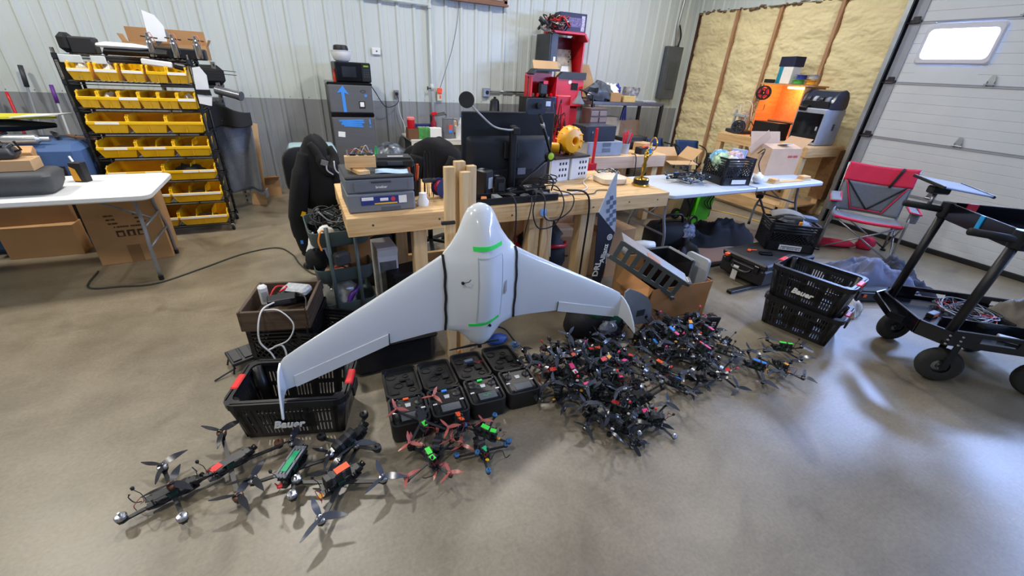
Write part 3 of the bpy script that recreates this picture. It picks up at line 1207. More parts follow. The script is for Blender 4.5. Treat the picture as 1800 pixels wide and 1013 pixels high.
# --- corner right of the rack: slotted upright, grey moving blanket, carton
t = thing('slotted_shelf', 'grey slotted angle shelving upright with black clutter behind the bin rack', 'shelving', (-.78, 6.05, 0))
for dx in (0, -.5):
    b = MB()
    b.box((dx, 0, .8), (.04, .004, 1.6))
    b.box((dx - .02, .02, .8), (.004, .04, 1.6))
    u = b.build('upright', ALU, t)
    b = MB()
    for k in range(30):
        b.box((dx + .004, -.0025, .06 + k * .052), (.012, .001, .028))
    o = b.build('slots', BLACKM, u)
    o['kind'] = 'stuff'
for z in (.45, .95, 1.35):
    b = MB()
    b.box((-.25, .15, z), (.54, .34, .03))
    b.build('shelf_board', DGREY, t)
closed_box('gear_bag', 'black bag stuffed on the slotted shelf behind the rack', (-.86, 6.15, 1.365), 8, (.3, .26, .2), BLACKM, cat='bag', bev=.05, lid_gap=False)
closed_box('plastic_tote', 'dark tote on the middle board of the slotted shelf', (-1.0, 6.15, .965), 0, (.36, .28, .26), DGREY, cat='tote', bev=.02, lid_gap=False)
t = thing('grey_duct', 'silver grey tube resting on the slotted shelf', 'tube', (-.68, 5.92, 1.30), 0)
b = MB()
b.lathe([(.001, -.14), (.045, -.14), (.045, .1), (.05, .1), (.05, .14), (.001, .14)], 14, rot(0, 100, -30))
b.build('tube_shell', mat('duct_grey', (124, 126, 132), .3, .5), t, 40)

def drape(fn, name, label, cat, m, nu=24, nv=24, thick=.012):
    b = MB()
    b.sheet(fn, nu, nv, thick)
    o = b.build(name, m, None, True)
    return tag(o, label, cat)
BLANK = mat('grey_blanket', (98, 104, 116), .95, var=.1, scale=12, bump=.5, bscale=60, sheen=.3)
def fn(u, v):
    x = -.98 + .42 * u + .05 * (1 - v) * (u - .2)
    z = 1.08 - .86 * v - .05 * math.sin(u * PI) * (1 - v)
    y = 5.82 + .06 * math.sin(u * 9 + v * 2) * (.2 + v) + .03 * math.sin(u * 17 + 1) * v + .08 * v
    return (x, y, z)
drape(fn, 'moving_blanket', 'grey quilted moving blanket hanging beside the bin rack', 'blanket', BLANK, 30, 24)
def fn(u, v):
    x = -1.03 + .52 * u
    z = 1.16 - .26 * v * (1.2 - .7 * u) + .05 * math.sin(u * 5)
    y = 5.8 - .03 * math.sin(u * 11) - .02 * v
    return (x, y, z)
drape(fn, 'black_cloth', 'black cloth thrown over the top of the grey blanket', 'cloth', BLACKM, 20, 12)
def fn(u, v):
    return (-.72 + .2 * u, 5.98 + .05 * v, .20 - .12 * v + .03 * math.sin(u * 7))
drape(fn, 'plastic_sheet', 'pale blue plastic sheet peeking out below the grey blanket', 'plastic sheet', mat('pale_blue_film', (170, 184, 210), .3), 10, 6, .004)
b = MB()
b.box((-.60, 6.0, .49), (.16, .012, .98), rot(0, 5, 0))
tag(b.build('cardboard_strip', CARD2), 'tall cardboard strip standing behind the grey blanket', 'cardboard')
t = open_box('cardboard_box', 'small open brown carton on the floor by the back wall', (-.55, 6.5, 0), 14, (.26, .2, .22), CARD, (('-y', 60, .1),))
# ---------------------------------------------------------------- back wall: fridge, counter, fittings
FRIDGE = mat('stainless_grey', (112, 113, 116), .34, .35, var=.05, scale=3, stretch=(1, 1, 12))
FX, FY = .625, 6.14
t = thing('refrigerator', 'grey two-door refrigerator with blue tape arrow against the back wall', 'refrigerator', (FX, FY, 0))
b = MB()
b.box((0, .29, .72), (.53, .5, 1.40), None, .01)
b.build('cabinet', mat('fridge_black', (30, 31, 34), .4), t)
b = MB()
b.box((0, .015, 1.255), (.53, .05, .33), None, .012)
d1 = b.build('freezer_door', FRIDGE, t)
b = MB()
b.box((0, .015, .56), (.53, .05, .96), None, .012)
d2 = b.build('lower_door', FRIDGE, t)
b = MB()
b.box((0, .012, 1.066), (.53, .045, .044), None, .006)
b.build('handle_band', BLACKG, t)
b = MB()
b.box((0, .27, 1.43), (.545, .55, .035), None, .012)
b.build('top_cap', BLACKG, t)
b = MB()
b.prism([(-.02, -.17), (.02, -.17), (.012, .06), (.07, .03), (.0, .14), (-.08, .05), (-.025, .065)], 0, .002, T(-.09, -.0115, 1.27) @ rot(90, 0, 0))
b.build('tape_arrow', BLUE, d1)
b = MB()
for k in range(4):
    b.box((-.03 + (k % 2) * .02, -.0115, 1.0 - k * .023), (.3 - k * .02, .002, .022), rot(0, 1.5 * (k - 1), 0))
b.box((.2, -.0115, .985), (.022, .002, .065), rot(0, -4, 0))
b.box((.2, -.0115, .922), (.024, .002, .02))
b.build('tape_patch', BLUE, d2)
b = MB()
b.box((.125, -.0115, 1.19), (.075, .002, .085))
st = b.build('black_sticker', BLACKM, d1)
b = MB()
b.box((.125, -.013, 1.195), (.05, .001, .055))
b.build('sticker_print', PAPER, st)
b = MB()
b.box((-.17, -.0115, .83), (.085, .002, .065), rot(0, 6, 0))
b.build('white_notice', PAPER, d2)
b = MB()
b.lathe([(.032, 0), (.032, .003), (.026, .003), (.026, 0)], 20, T(.15, -.0115, 1.35) @ rot(90, 0, 0) @ Matrix.Diagonal((1, .5, 1, 1)))
b.build('door_badge', CHROME, d1)
b = MB()
b.box((.18, -.0115, 1.30), (.03, .002, .03))
b.build('tape_bit', BLUE, d1)

t = thing('microwave', 'black microwave oven on top of the refrigerator', 'microwave', (.68, 6.33, 1.4475), 4)
b = MB()
b.box((0, 0, .115), (.43, .32, .225), None, .012)
b.build('case', BLACK, t)
b = MB()
b.box((-.055, -.163, .115), (.3, .008, .205), None, .004)
dd = b.build('door', BLACKG, t)
b = MB()
b.box((-.055, -.168, .118), (.17, .004, .12), None, .002)
b.build('door_glass', mat('dark_glass', (40, 42, 48), .08), dd)
b = MB()
b.box((.155, -.163, .115), (.11, .008, .205), None, .004)
kp = b.build('control_panel', BLACK, t)
b = MB()
b.box((.155, -.168, .19), (.06, .002, .018))
b.build('display', mat('lime_display', (110, 150, 40), .4, emit=.3), kp)
for r_ in range(4):
    for c in range(3):
        b = MB()
        b.box((.13 + c * .026, -.168, .15 - r_ * .026), (.017, .002, .014))
        b.build('button', DGREY, kp)
for s in (-1, 1):
    b = MB()
    b.cyl((s * .17, -.1, -.002), (s * .17, -.1, .006), .012, n=8)
    b.build('foot', BLACKM, t)
t = thing('mixing_bowl', 'white mixing bowl on top of the microwave', 'bowl', (.585, 6.33, 1.675))
b = MB()
b.lathe([(.001, 0), (.07, 0), (.095, .02), (.122, .085), (.126, .115), (.132, .118), (.132, .124), (.12, .122), (.114, .085), (.085, .025), (.001, .012)], 28)
b.build('bowl_shell', WHITE, t, 40)
t = thing('black_dish', 'black round dish nested upside down in the white bowl', 'dish', (.585, 6.33, 1.775))
b = MB()
b.lathe([(.088, 0), (.09, .04), (.082, .075), (.06, .085), (.001, .085)], 24)
b.build('dish_shell', BLACK, t, 40)
b = MB()
b.lathe([(.1, .018), (.1, .026), (.088, .026), (.088, .018)], 24)
b.build('rim', BLACK, t, 40)
t = thing('sauce_bottle', 'small red-capped sauce bottle beside the microwave', 'bottle', (.465, 6.2, 1.4475))
b = MB()
b.lathe([(.001, 0), (.02, 0), (.021, .01), (.021, .07), (.009, .1), (.009, .12), (.001, .12)], 14)
b.build('bottle_body', mat('hot_sauce', (188, 60, 30), .2), t, 40)
b = MB()
b.lathe([(.011, .118), (.011, .145), (.001, .147)], 12)
b.build('cap', RED, t, 40)

# wall fittings
t = thing('wall_plate', 'square white wall plate above the outlet', 'wall plate', (1.085, 6.755, 1.825))
b = MB()
b.box((0, 0, 0), (.115, .02, .085), None, .006)
b.build('cover', WHITE, t)
b = MB()
b.box((.005, -.011, 0), (.018, .004, .018), None, .001)
b.build('jack', DGREY, t)
t = thing('power_outlet', 'steel wall outlet with black plug', 'outlet', (1.32, 6.75, 1.29))
b = MB()
b.box((0, 0, 0), (.07, .03, .115), None, .006)
b.build('box', ALU, t)
b = MB()
b.box((0, -.03, .01), (.035, .04, .04), None, .006)
b.build('plug', BLACK, t)
b = MB()
b.tube(curve_pts([(.9, 6.55, 1.47), (1.0, 6.6, 1.32), (1.12, 6.62, 1.14), (1.25, 6.66, 1.14), (1.33, 6.7, 1.2), (1.32, 6.71, 1.29)], 6), .006, 6)
tag(b.build('power_cable', CABLE, None, True), 'black cord running from the microwave to the wall outlet', 'cord')
b = MB()
b.tube(curve_pts([(1.33, 6.72, 1.24), (1.34, 6.71, 1.05), (1.39, 6.7, .9), (1.41, 6.66, .785)], 6), .005, 6)
tag(b.build('power_cable', CABLEW, None, True), 'white cord dropping from the outlet to the counter', 'cord')

t = thing('conduit_pipe', 'white painted pipe down the back wall with valve', 'pipe', (1.845, 6.715, 0))
b = MB()
b.tube([(0, 0, .76), (0, 0, 2.42)], .02, 10)
b.build('riser', WALLW, t, True)
b = MB()
b.tube([(0.01, 0, 2.43), (-.9, 0, 2.44)], .02, 10)
b.build('run', WALLW, t, True)
b = MB()
b.lathe([(.028, -.03), (.03, 0), (.028, .03)], 10, T(0, 0, 2.42))
b.build('elbow', WALLW, t, True)
b = MB()
b.cyl((0, 0, 1.36), (0, 0, 1.45), .027, n=10)
b.build('coupling', WALLW, t, True)
b = MB()
b.cyl((-.06, -.02, 1.39), (0, -.01, 1.39), .009, n=8)
b.box((-.07, -.02, 1.39), (.02, .02, .05), None, .004)
b.build('valve_handle', DGREY, t)
t = thing('wall_switch', 'beige wall switch box with bright orange cover', 'switch', (1.965, 6.745, 1.30))
b = MB()
b.box((0, 0, -.02), (.075, .03, .13), None, .008)
b.build('box', mat('beige_plastic', (206, 200, 178), .5), t)
b = MB()
b.box((.0, -.02, .06), (.07, .03, .075), rot(0, 6, 0), .006)
b.build('orange_cover', mat('neon_orange', (255, 84, 48), .5), t)
b = MB()
b.box((.01, -.02, -.02), (.02, .02, .04), None, .003)
b.build('toggle', ORANGE, t)
b = MB()
b.tube(curve_pts([(1.975, 6.73, 1.40), (2.06, 6.73, 1.62), (2.18, 6.73, 1.95), (2.26, 6.735, 2.3), (2.28, 6.74, 2.56)], 6), .005, 6)
tag(b.build('wall_cable', GREY, None, True), 'thin grey cable rising from the orange switch to the window', 'cable')

w1 = structure('window_1', 'brown wooden window frame high on the back wall', (2.46, 6.74, 2.54))
for nm, c, s in (('frame_rail', (0, -.02, .02), (1.1, .07, .05)), ('frame_rail', (0, -.02, .9), (1.1, .07, .05)), ('frame_stile', (-.53, -.02, .46), (.05, .07, .9)), ('frame_stile', (.53, -.02, .46), (.05, .07, .9)), ('sill', (0, -.045, -.015), (1.12, .09, .022))):
    b = MB()
    b.box(c, s)
    b.build(nm, WOODB, w1)
b = MB()
b.box((0, .0, .46), (1.02, .012, .84))
b.build('pane', mat('frosted_pane', (190, 196, 200), .2), w1)

t = thing('junction_box', 'grey steel outlet box with horizontal conduit on the back wall', 'electrical box', (2.73, 6.74, 1.36))
b = MB()
b.box((0, 0, 0), (.115, .05, .125), None, .006)
b.build('box', ALU, t)
b = MB()
b.lathe([(.001, -.008), (.026, -.008), (.03, 0)], 14, T(.01, -.026, 0) @ rot(90, 0, 0) @ rot(180, 0, 0))
b.build('receptacle', BLACK, t)
b = MB()
b.tube([(.05, 0, .02), (.75, 0, .02)], .014, 8)
b.build('conduit', STEEL, t, True)
b = MB()
b.box((.84, 0, .06), (.2, .05, .28), None, .006)
b.build('relay_box', GREY, t)

t = thing('breaker_panel', 'tall dark grey electrical breaker panel near the corner', 'breaker panel', (6.44, 6.71, 1.36))
b = MB()
b.box((0, 0, .44), (.37, .1, .88), None, .006)
b.build('cabinet', mat('panel_grey', (84, 90, 98), .4, .2), t)
b = MB()
b.box((.01, -.054, .4), (.2, .008, .46), None, .003)
b.build('door', mat('panel_grey2', (76, 82, 90), .4, .2), t)
b = MB()
b.tube(curve_pts([(.04, 0, .88), (.02, 0, 1.02), (-.02, 0, 1.2), (.0, 0, 1.5), (.03, 0, 1.9), (.03, 0, 2.9)], 5), .022, 8)
b.build('conduit', ALU, t, True)
b = MB()
b.tube(curve_pts([(.08, 0, .88), (.1, 0, 1.05), (.02, .0, 1.22)], 5), .014, 8)
b.build('cable_tail', BLACK, t, True)

# counter with pantry things
t = thing('wall_counter', 'pale laminate counter along the back wall right of the refrigerator', 'counter', (0, 0, 0))
LAM = mat('counter_laminate', (190, 188, 182), .4, var=.05)
b = MB()
b.box((2.2, 6.43, .735), (1.7, .64, .04), None, .012)
b.build('counter_top', LAM, t)
b = MB()
b.box((2.2, 6.12, .70), (1.68, .02, .05))
b.build('apron', mat('counter_edge', (214, 208, 192), .5), t)
for x in (1.42, 2.98):
    b = MB()
    b.box((x, 6.5, .36), (.04, .5, .72))
    b.build('support_panel', DGREY, t)
def can(name, label, cat, loc, prof, m, n=18, cap=None, capm=None, group=None):
    t = thing(name, label, cat, loc, 0, group)
    b = MB()
    b.lathe(prof, n)
    b.build('body', m, t, 40)
    if cap:
        b = MB()
        b.lathe(cap, n)
        b.build('cap', capm, t, 40)
    return t
ZC = .756
open_box('cardboard_tray', 'small brown tray at the left end of the counter', (1.43, 6.22, ZC), 0, (.2, .16, .14), mat('brown_tray', (112, 76, 48), .8), ())
can('red_tub', 'red plastic tub standing in the brown counter tray', 'tub', (1.40, 6.27, ZC + .006), [(.001, 0), (.045, 0), (.055, .24), (.001, .24)], RED, 18, [(.058, .238), (.058, .262), (.04, .275), (.001, .275)], mat('red_cup_inner', (226, 120, 120), .5))
closed_box('blue_carton', 'dark blue snack carton on the counter', (1.60, 6.42, ZC), 3, (.26, .1, .17), mat('navy_carton', (36, 46, 110), .5), lid_gap=False)
print_marks(1, .17, .035, PAPER, bpy.data.objects['blue_carton'], (0, -.0515, .13), seed=4)
t = can('spray_bottle', 'red spray bottle standing on the counter', 'bottle', (1.74, 6.3, ZC), [(.001, 0), (.04, 0), (.04, .19), (.016, .25), (.014, .3), (.001, .3)], mat('red_liquid', (150, 26, 40), .2))
b = MB()
b.box((.01, 0, .325), (.08, .028, .045), rot(0, -8, 0), .008)
b.build('spray_head', RED, t)
b = MB()
b.box((0, -.041, .1), (.04, .002, .1))
b.build('label', PAPER, t)
t = thing('soup_pack', 'green and white food carton at the counter front', 'box', (1.64, 6.17, ZC), -2)
b = MB()
b.box((-.085, 0, .075), (.16, .09, .155), None, .004)
b.build('green_half', mat('food_green', (74, 144, 74), .45, var=.3, scale=14), t)
b = MB()
b.box((.08, 0, .075), (.165, .09, .155), None, .004)
b.build('white_half', PAPER, t)
t = can('drink_pitcher', 'grey translucent drink dispenser on the counter', 'pitcher', (1.93, 6.22, ZC), [(.001, 0), (.085, 0), (.09, .02), (.085, .27), (.09, .275), (.001, .28)], mat('smoky_plastic', (116, 120, 128), .15, var=.1))
b = MB()
b.tube(curve_pts([(.085, 0, .26), (.14, 0, .24), (.14, 0, .1), (.09, 0, .06)], 5), .01, 8)
b.build('handle', mat('smoky_plastic', (0, 0, 0)), t, True)
b = MB()
b.box((.01, -.089, .16), (.055, .004, .07))
b.build('red_print', mat('salmon_print', (224, 90, 70), .5), t)
b = MB()
b.box((.01, -.089, .105), (.055, .004, .04))
b.build('blue_print', BLUE, t)
t = thing('knife_block', 'black wire rack behind the drink dispenser', 'rack', (1.87, 6.5, ZC))
for k in range(3):
    b = MB()
    b.tube([(-.1, 0, 0), (-.1, 0, .26 + k * .01), (.12, 0, .3 + k * .01), (.12, 0, .28)], .008, 6)
    b.build('wire', BLACK, t)
    t_child = t.children[-1]
    t_child.location = (0, k * .04, 0)
can('paper_cup', 'tall white foam cup on the counter', 'cup', (2.07, 6.18, ZC), [(.001, 0), (.035, 0), (.05, .17), (.053, .175), (.047, .175), (.034, .01), (.001, .01)], PAPER)
t = can('milk_jug', 'white plastic jug beside the monitor edge', 'jug', (2.17, 6.3, ZC), [(.001, 0), (.07, 0), (.075, .16), (.03, .25), (.028, .28), (.001, .28)], WHITE, 16, [(.03, .278), (.03, .3), (.001, .302)], BLUE)
closed_box('snack_bag', 'tan snack bag on the counter behind the foam cup', (2.08, 6.5, ZC), 10, (.22, .1, .24), mat('tan_bag', (190, 160, 120), .5), cat='bag', bev=.04, lid_gap=False)
t = thing('coffee_pot', 'small black stove-top pot on the counter behind the monitor', 'pot', (2.78, 6.5, ZC), 0)
b = MB()
b.lathe([(.001, .0), (.08, 0), (.09, .02), (.09, .34), (.08, .36), (.07, .5), (.04, .53), (.02, .53), (.02, .56), (.001, .56)], 16)
b.build('pot_shell', BLACK, t, 40)
b = MB()
b.box((-.06, -.02, .33), (.4, .12, .05), None, .01)
b.build('tray', DGREY, t)

# bin with liner near the refrigerator, insulated bag
t = thing('trash_can', 'black trash can with pale blue lid behind the draped hoodie', 'trash can', (.06, 5.6, 0))
b = MB()
b.loft([[(x, y, z) for x, y in rrect(w, d, .05, 4)] for w, d, z in ((.36, .3, 0), (.46, .38, .66), (.46, .38, .68))])
b.build('can_body', BLACK, t, 40)
b = MB()
b.loft([[(x, y, z) for x, y in rrect(w, d, .07, 4)] for w, d, z in ((.5, .42, .66), (.53, .44, .70), (.53, .44, .74), (.47, .38, .79), (.3, .2, .80))])
b.build('lid', mat('pale_blue_lid', (166, 196, 204), .35), t, 40)
b = MB()
b.box((.15, -.195, .54), (.1, .004, .12))
b.build('notice', PAPER, t)
t = thing('insulated_bag', 'black and silver camouflage cooler bag on a stool by the refrigerator', 'bag', (.95, 5.5, 0))
CAMO = mat('camo_foil', (90, 96, 104), .3, .3, var=.95, scale=16)
b = MB()
b.blob((0, 0, .62), (.2, .15, .2), 20, 12, .15, 3, 3)
b.build('bag_body', CAMO, t, True)
b = MB()
b.box((0, 0, .43), (.34, .28, .03), None, .01)
b.build('stool_top', BLACK, t)
for sx in (-1, 1):
    for sy in (-1, 1):
        b = MB()
        b.cyl((sx * .14, sy * .11, 0), (sx * .14, sy * .11, .43), .012, n=6)
        b.build('stool_leg', BLACK, t)

# ---------------------------------------------------------------- main workbench
BZ = .86
t = thing('workbench', 'long raw pine workbench across the middle of the shop', 'workbench', (0, 0, 0))
BX0, BX1, BY0, BY1 = .15, 2.72, 2.58, 3.38
nb = 4
for k in range(nb):
    w = (BY1 - BY0) / nb
    b = MB()
    b.box(((BX0 + BX1) / 2, BY0 + w * (k + .5), BZ - .012), (BX1 - BX0, w - .004, .024), None, .002)
    b.build('top_plank', PINE, t)
for nm, p, q, m_ in (('front_board', (BX0, BY0 - .019, BZ - .06), (BX1, BY0 - .019, BZ - .06), PINE), ('back_board', (BX0, BY1 + .019, BZ - .06), (BX1, BY1 + .019, BZ - .06), PINE)):
    b = MB()
    b.bar(p, q, .038, .118, (0, 0, 1), .003)
    fb = b.build(nm, PINE, t)
    if nm == 'front_board':
        for x in (.3, .72, 1.25, 1.5, 1.95, 2.05, 2.3, 2.6):
            b = MB()
            b.lathe([(.007, 0), (.005, .003), (.001, .003)], 8, T(x, BY0 - .038, BZ - .05 - (x * 7 % 1) * .03) @ rot(90, 0, 0))
            b.build('screw_head', DGREY, fb)
for x in (BX0 + .02, BX1 - .02):
    b = MB()
    b.bar((x, BY0, BZ - .06), (x, BY1, BZ - .06), .038, .116, (0, 0, 1), .003)
    b.build('end_board', PINEY, t)
for x in (.6, 1.47, 1.585, 1.955):
    for y in (BY0 + .06, BY1 - .07):
        b = MB()
        b.box((x, y, (BZ - .02) / 2), (.09 if x != 1.955 else .14, .09, BZ - .024), None, .003)
        b.build('leg', PINEZ, t)
b = MB()
b.bar((.6, BY1 - .06, .2), (1.95, BY1 - .06, .2), .038, .089, (0, 0, 1), .003)
b.build('stretcher', PINE, t)

# laser printer
t = thing('laser_printer', 'grey laser printer on the left end of the workbench', 'printer', (.38, 2.82, BZ), 1)
PRG = mat('printer_grey', (112, 118, 126), .5, var=.05)
b = MB()
b.box((0, 0, .06), (.41, .38, .12), None, .01)
b.build('lower_body', PRG, t)
b = MB()
b.box((0, .004, .165), (.41, .375, .088), None, .008)
b.build('upper_body', PRG, t)
b = MB()
b.box((0, .004, .215), (.412, .378, .022), None, .008)
b.build('scanner_lid', mat('printer_lid', (52, 54, 58), .5), t)
b = MB()
b.box((.0, -.1905, .162), (.32, .004, .055), None, .001)
fd = b.build('front_door', mat('printer_grey2', (104, 110, 118), .5, var=.04), t)
b = MB()
b.box((.0, -.193, .19), (.12, .008, .01), None, .003)
b.build('door_grip', DGREY, fd)
lettering('brother', .022, PAPER, fd, (0.0, -.1932, .158), UPRIGHT, bold=.0004)
b = MB()
b.box((-.0, -.191, .075), (.26, .003, .052))
sk = b.build('advert_sticker', mat('sticker_blue', (34, 52, 128), .4), t)
b = MB()
b.box((-.09, -.193, .088), (.07, .001, .02))
b.build('sticker_white_panel', PAPER, sk)
b = MB()
b.box((.125, -.193, .075), (.05, .001, .048))
b.build('sticker_info_panel', PAPER, sk)
b = MB()
b.box((.02, -.193, .055), (.14, .001, .008))
b.build('sticker_yellow_line', YELLOW, sk)
b = MB()
b.lathe([(.014, 0), (.014, .001), (.001, .001)], 12, T(.065, -.1925, .08) @ rot(90, 0, 0))
b.build('sticker_red_dot', mat('sticker_red', (214, 60, 70), .5), sk)
b = MB()
b.box((.01, -.193, .08), (.05, .001, .018))
b.build('sticker_text_block', PAPER, sk)
b = MB()
b.box((.05, -.1905, .018), (.12, .004, .03), None, .002)
b.build('tray_grip', mat('printer_grey3', (84, 90, 98), .5), t)

ZP = BZ + .227
t = thing('test_stand', 'rough pine block stand with wired circuit boards on the printer', 'test stand', (.27, 2.76, ZP), -2)
b = MB()
b.box((-.0, 0, .012), (.07, .2, .024), rot(0, 0, 18), .002)
b.build('foot_block', PINEY, t)
b = MB()
b.box((.02, 0, .062), (.18, .04, .07), None, .002)
b.build('cross_block', PINE, t)
for k in range(3):
    b = MB()
    b.box((-.02 + k * .05, .01, .103), (.035, .03, .01), None, .001)
    b.build('circuit_board', (BLACK, mat('pcb_green', (40, 70, 50), .5), DGREY)[k], t)
for x in (-.05, .09):
    b = MB()
    b.cyl((x, 0, .097), (x, 0, .13), .004, n=8)
    b.build('bolt', ALU, t)
for k in range(5):
    b = MB()
    b.tube(curve_pts([(-.05 + k * .02, 0, .11), (-.02 + k * .02, -.01, .135 + .006 * k), (.02 + k * .015, .0, .12), (.06 + k * .01, .01, .11)], 5), .002, 5)
    b.build('wire', (RED, CABLEW, CABLE, mat('amber_print', (0, 0, 0)), CABLEW)[k], t)
b = MB()
b.sheet(lambda u, v: (.36 + .2 * u + .02 * v, 2.68 + .12 * v - .02 * u, ZP + .003 + .004 * math.sin(u * 6)), 8, 4, .001)
tag(b.build('blue_leaflet', mat('leaflet_blue', (176, 206, 232), .5, var=.15, scale=20), None, True), 'crumpled pale blue leaflet lying on the printer lid', 'paper')
t = thing('black_hard_case', 'slim black plastic tool case lying on the back of the printer', 'case', (.52, 2.915, ZP), -5)
b = MB()
b.box((0, 0, .026), (.25, .17, .052), None, .012)
b.build('case_shell', BLACK, t, 40)
b = MB()
b.box((0, 0, .056), (.22, .14, .012), None, .005)
b.build('case_lid', BLACK, t, 40)
b = MB()
b.box((0, -.088, .03), (.1, .012, .026), None, .004)
b.build('latch', DGREY, t)
b = MB()
b.box((.01, -.03, .0635), (.1, .016, .002))
b.build('label', PAPER, t)
t = can('chili_bottle', 'squeeze bottle of red sauce with green cap behind the printer', 'bottle', (.44, 3.1, BZ), [(.001, 0), (.035, 0), (.037, .2), (.028, .23), (.001, .235)], mat('chili_red', (190, 92, 60), .3))
b = MB()
b.lathe([(.03, .22), (.03, .255), (.014, .27), (.006, .32), (.001, .32)], 14)
b.build('cap', mat('cap_green', (26, 150, 76), .4), t, 40)
t = thing('tool_cup', 'cup of orange-handled pliers and screwdrivers right of the printer', 'tool holder', (.66, 2.98, BZ))
b = MB()
b.lathe([(.001, 0), (.05, 0), (.055, .11), (.05, .11), (.045, .01), (.001, .01)], 14)
b.build('cup', BLACK, t, 40)
for k in range(6):
    a = k * 1.1
    b = MB()
    b.cyl((.02 * math.cos(a), .02 * math.sin(a), .05), (.04 * math.cos(a), .04 * math.sin(a), .2 + .01 * (k % 3)), .009, n=8)
    b.build('tool_handle', (mat('tan_grip', (206, 120, 60), .5), BLACK, ORANGE)[k % 3], t)
t = thing('zip_tie_bundle', 'upright bundle of black zip ties on the workbench', 'zip ties', (.755, 2.88, BZ))
for k in range(9):
    b = MB()
    b.box((-.04 + k * .009, .01 * math.sin(k), .15 + .01 * (k % 3)), (.006, .002, .3), rot(2 * math.sin(k * 2), 2 * math.cos(k), k * 20))
    b.build('zip_tie', BLACK, t)
b = MB()
b.box((-.005, 0, .12), (.1, .03, .03), None, .008)
b.build('band', DGREY, t)
t = thing('tape_roll', 'white roll of wrap standing right of the printer', 'roll', (.655, 2.7, BZ), 20)
b = MB()
b.lathe([(.001, 0), (.036, 0), (.04, .03), (.026, .05), (.024, .085), (.001, .09)], 14)
b.build('roll_body', PAPER, t, 50)
t = thing('wire_spool', 'reel of red and blue wire beside the zip ties', 'spool', (.83, 2.86, BZ))
b = MB()
b.lathe([(.045, -.03), (.045, .03), (.02, .03), (.02, -.03), (.045, -.03)], 18, T(0, 0, .07) @ rot(90, 0, 20))
b.build('wire_winding', mat('magenta_wire', (170, 40, 70), .5, var=.5, scale=60), t, 40)
for s in (-1, 1):
    b = MB()
    b.lathe([(.065, 0), (.065, .006), (.001, .006)], 18, T(0, 0, .07) @ rot(90, 0, 20) @ T(0, 0, s * .033))
    b.build('flange', mat('navy_flange', (36, 44, 96), .5), t, 40)
closed_box('parts_box', 'small white electronics box beside the wire spool', (.86, 2.72, BZ), 12, (.09, .07, .05), PAPER, lid_gap=False)

# wing stand: four upright timbers in front of the bench
t = thing('timber_stand', 'upright pine timbers holding up the white flying wing', 'stand', (.74, 2.14, 0))
for k, (x, y, z1) in enumerate(((-.075, 0, 1.232), (-.002, .045, 1.25), (.012, -.01, 1.205), (.058, .03, 1.227))):
    b = MB()
    b.box((x, y, z1 / 2), (.055 if k != 1 else .06, .038, z1), rot(0, 0, 3 * k), .003)
    b.build('upright', PINEZ, t)
b = MB()
b.bar((-.06, .02, .02), (.12, .1, .02), .09, .04, (0, 0, 1), .003)
b.build('foot_block', PINE, t)
for z in (.62, .86):
    b = MB()
    b.bar((.0, -.03, z), (.0, -.27, z), .05, .035, (0, 0, 1), .002)
    b.build('support_arm', PINEY, t)
b = MB()
b.bar((-.13, -.02, .93), (-.05, -.02, .93), .02, .02, (0, 0, 1), .004)
b.build('clamp_bar', BLACK, t)

# monitor seen from behind
t = thing('monitor', 'large black monitor seen from behind on the workbench', 'monitor', (1.405, 2.98, BZ))
b = MB()
b.box((0, .01, .29), (.755, .03, .55), None, .006)
b.build('screen_shell', mat('monitor_black', (20, 21, 25), .35), t)
b = MB()
b.loft([[(x, -.005 - d, .22 + y) for x, y in rrect(w, h_, .03, 3)] for w, h_, d in ((.7, .36, 0), (.66, .32, .02), (.6, .28, .03))])
b.build('back_bulge', mat('monitor_back', (26, 27, 32), .45), t, 40)
b = MB()
b.box((-.02, -.036, .12), (.44, .006, .07), None, .002)
pp = b.build('port_recess', BLACKM, t)
b = MB()
b.box((.1, -.041, .14), (.07, .002, .05))
b.build('info_label', GREY, pp)
b = MB()
b.box((-.005, -.075, .24), (.05, .05, .48), None, .008)
b.build('stand_column', BLACK, t)
b = MB()
b.box((-.005, -.05, .3), (.12, .03, .12), None, .006)
b.build('mount_plate', BLACK, t)
b = MB()
b.box((-.005, -.05, .008), (.24, .2, .016), None, .004)
b.build('stand_base', BLACK, t)

t = thing('pop_filter', 'round black pop filter on a bent gooseneck over the monitor', 'pop filter', (1.005, 2.82, 1.51))
b = MB()
b.lathe([(.001, -.006), (.048, -.006), (.052, 0), (.048, .006), (.001, .006)], 24, rot(78, 0, -20))
b.build('screen_disc', mat('filter_mesh', (40, 40, 42), .8, bump=.5, bscale=300), t, 40)
b = MB()
b.tube(curve_pts([(.03, .0, -.03), (.1, 0, -.09), (.2, .0, -.165), (.3, .0, -.187), (.38, .02, -.19)], 6), .006, 8)
b.build('gooseneck', LGREY, t, True)
b = MB()
b.box((.385, .02, -.2), (.05, .04, .05), None, .006)
b.build('clamp', BLACK, t)
t = thing('webcam_light', 'rounded black plate light on a jointed desk arm', 'desk light', (1.52, 2.80, BZ))
b = MB()
b.loft([[(x, d, .62 + y) for x, y in rrect(.15, .105, .02, 3)] for d in (0, .018)])
b.build('light_plate', mat('plate_grey', (48, 54, 64), .4), t, 40)
b = MB()
b.lathe([(.001, -.03), (.018, -.03), (.02, 0), (.001, 0)], 12, T(.01, 0, .625) @ rot(90, 0, 0) @ rot(180, 0, 0))
b.build('hub', BLACK, t, 40)
b = MB()
b.tube([(.02, -.02, .57), (.08, -.01, .45), (.15, 0, .3)], .011, 8)
b.build('upper_arm', BLACK, t, True)
b = MB()
b.tube([(.05, -.012, .51), (.065, -.01, .48)], .015, 8)
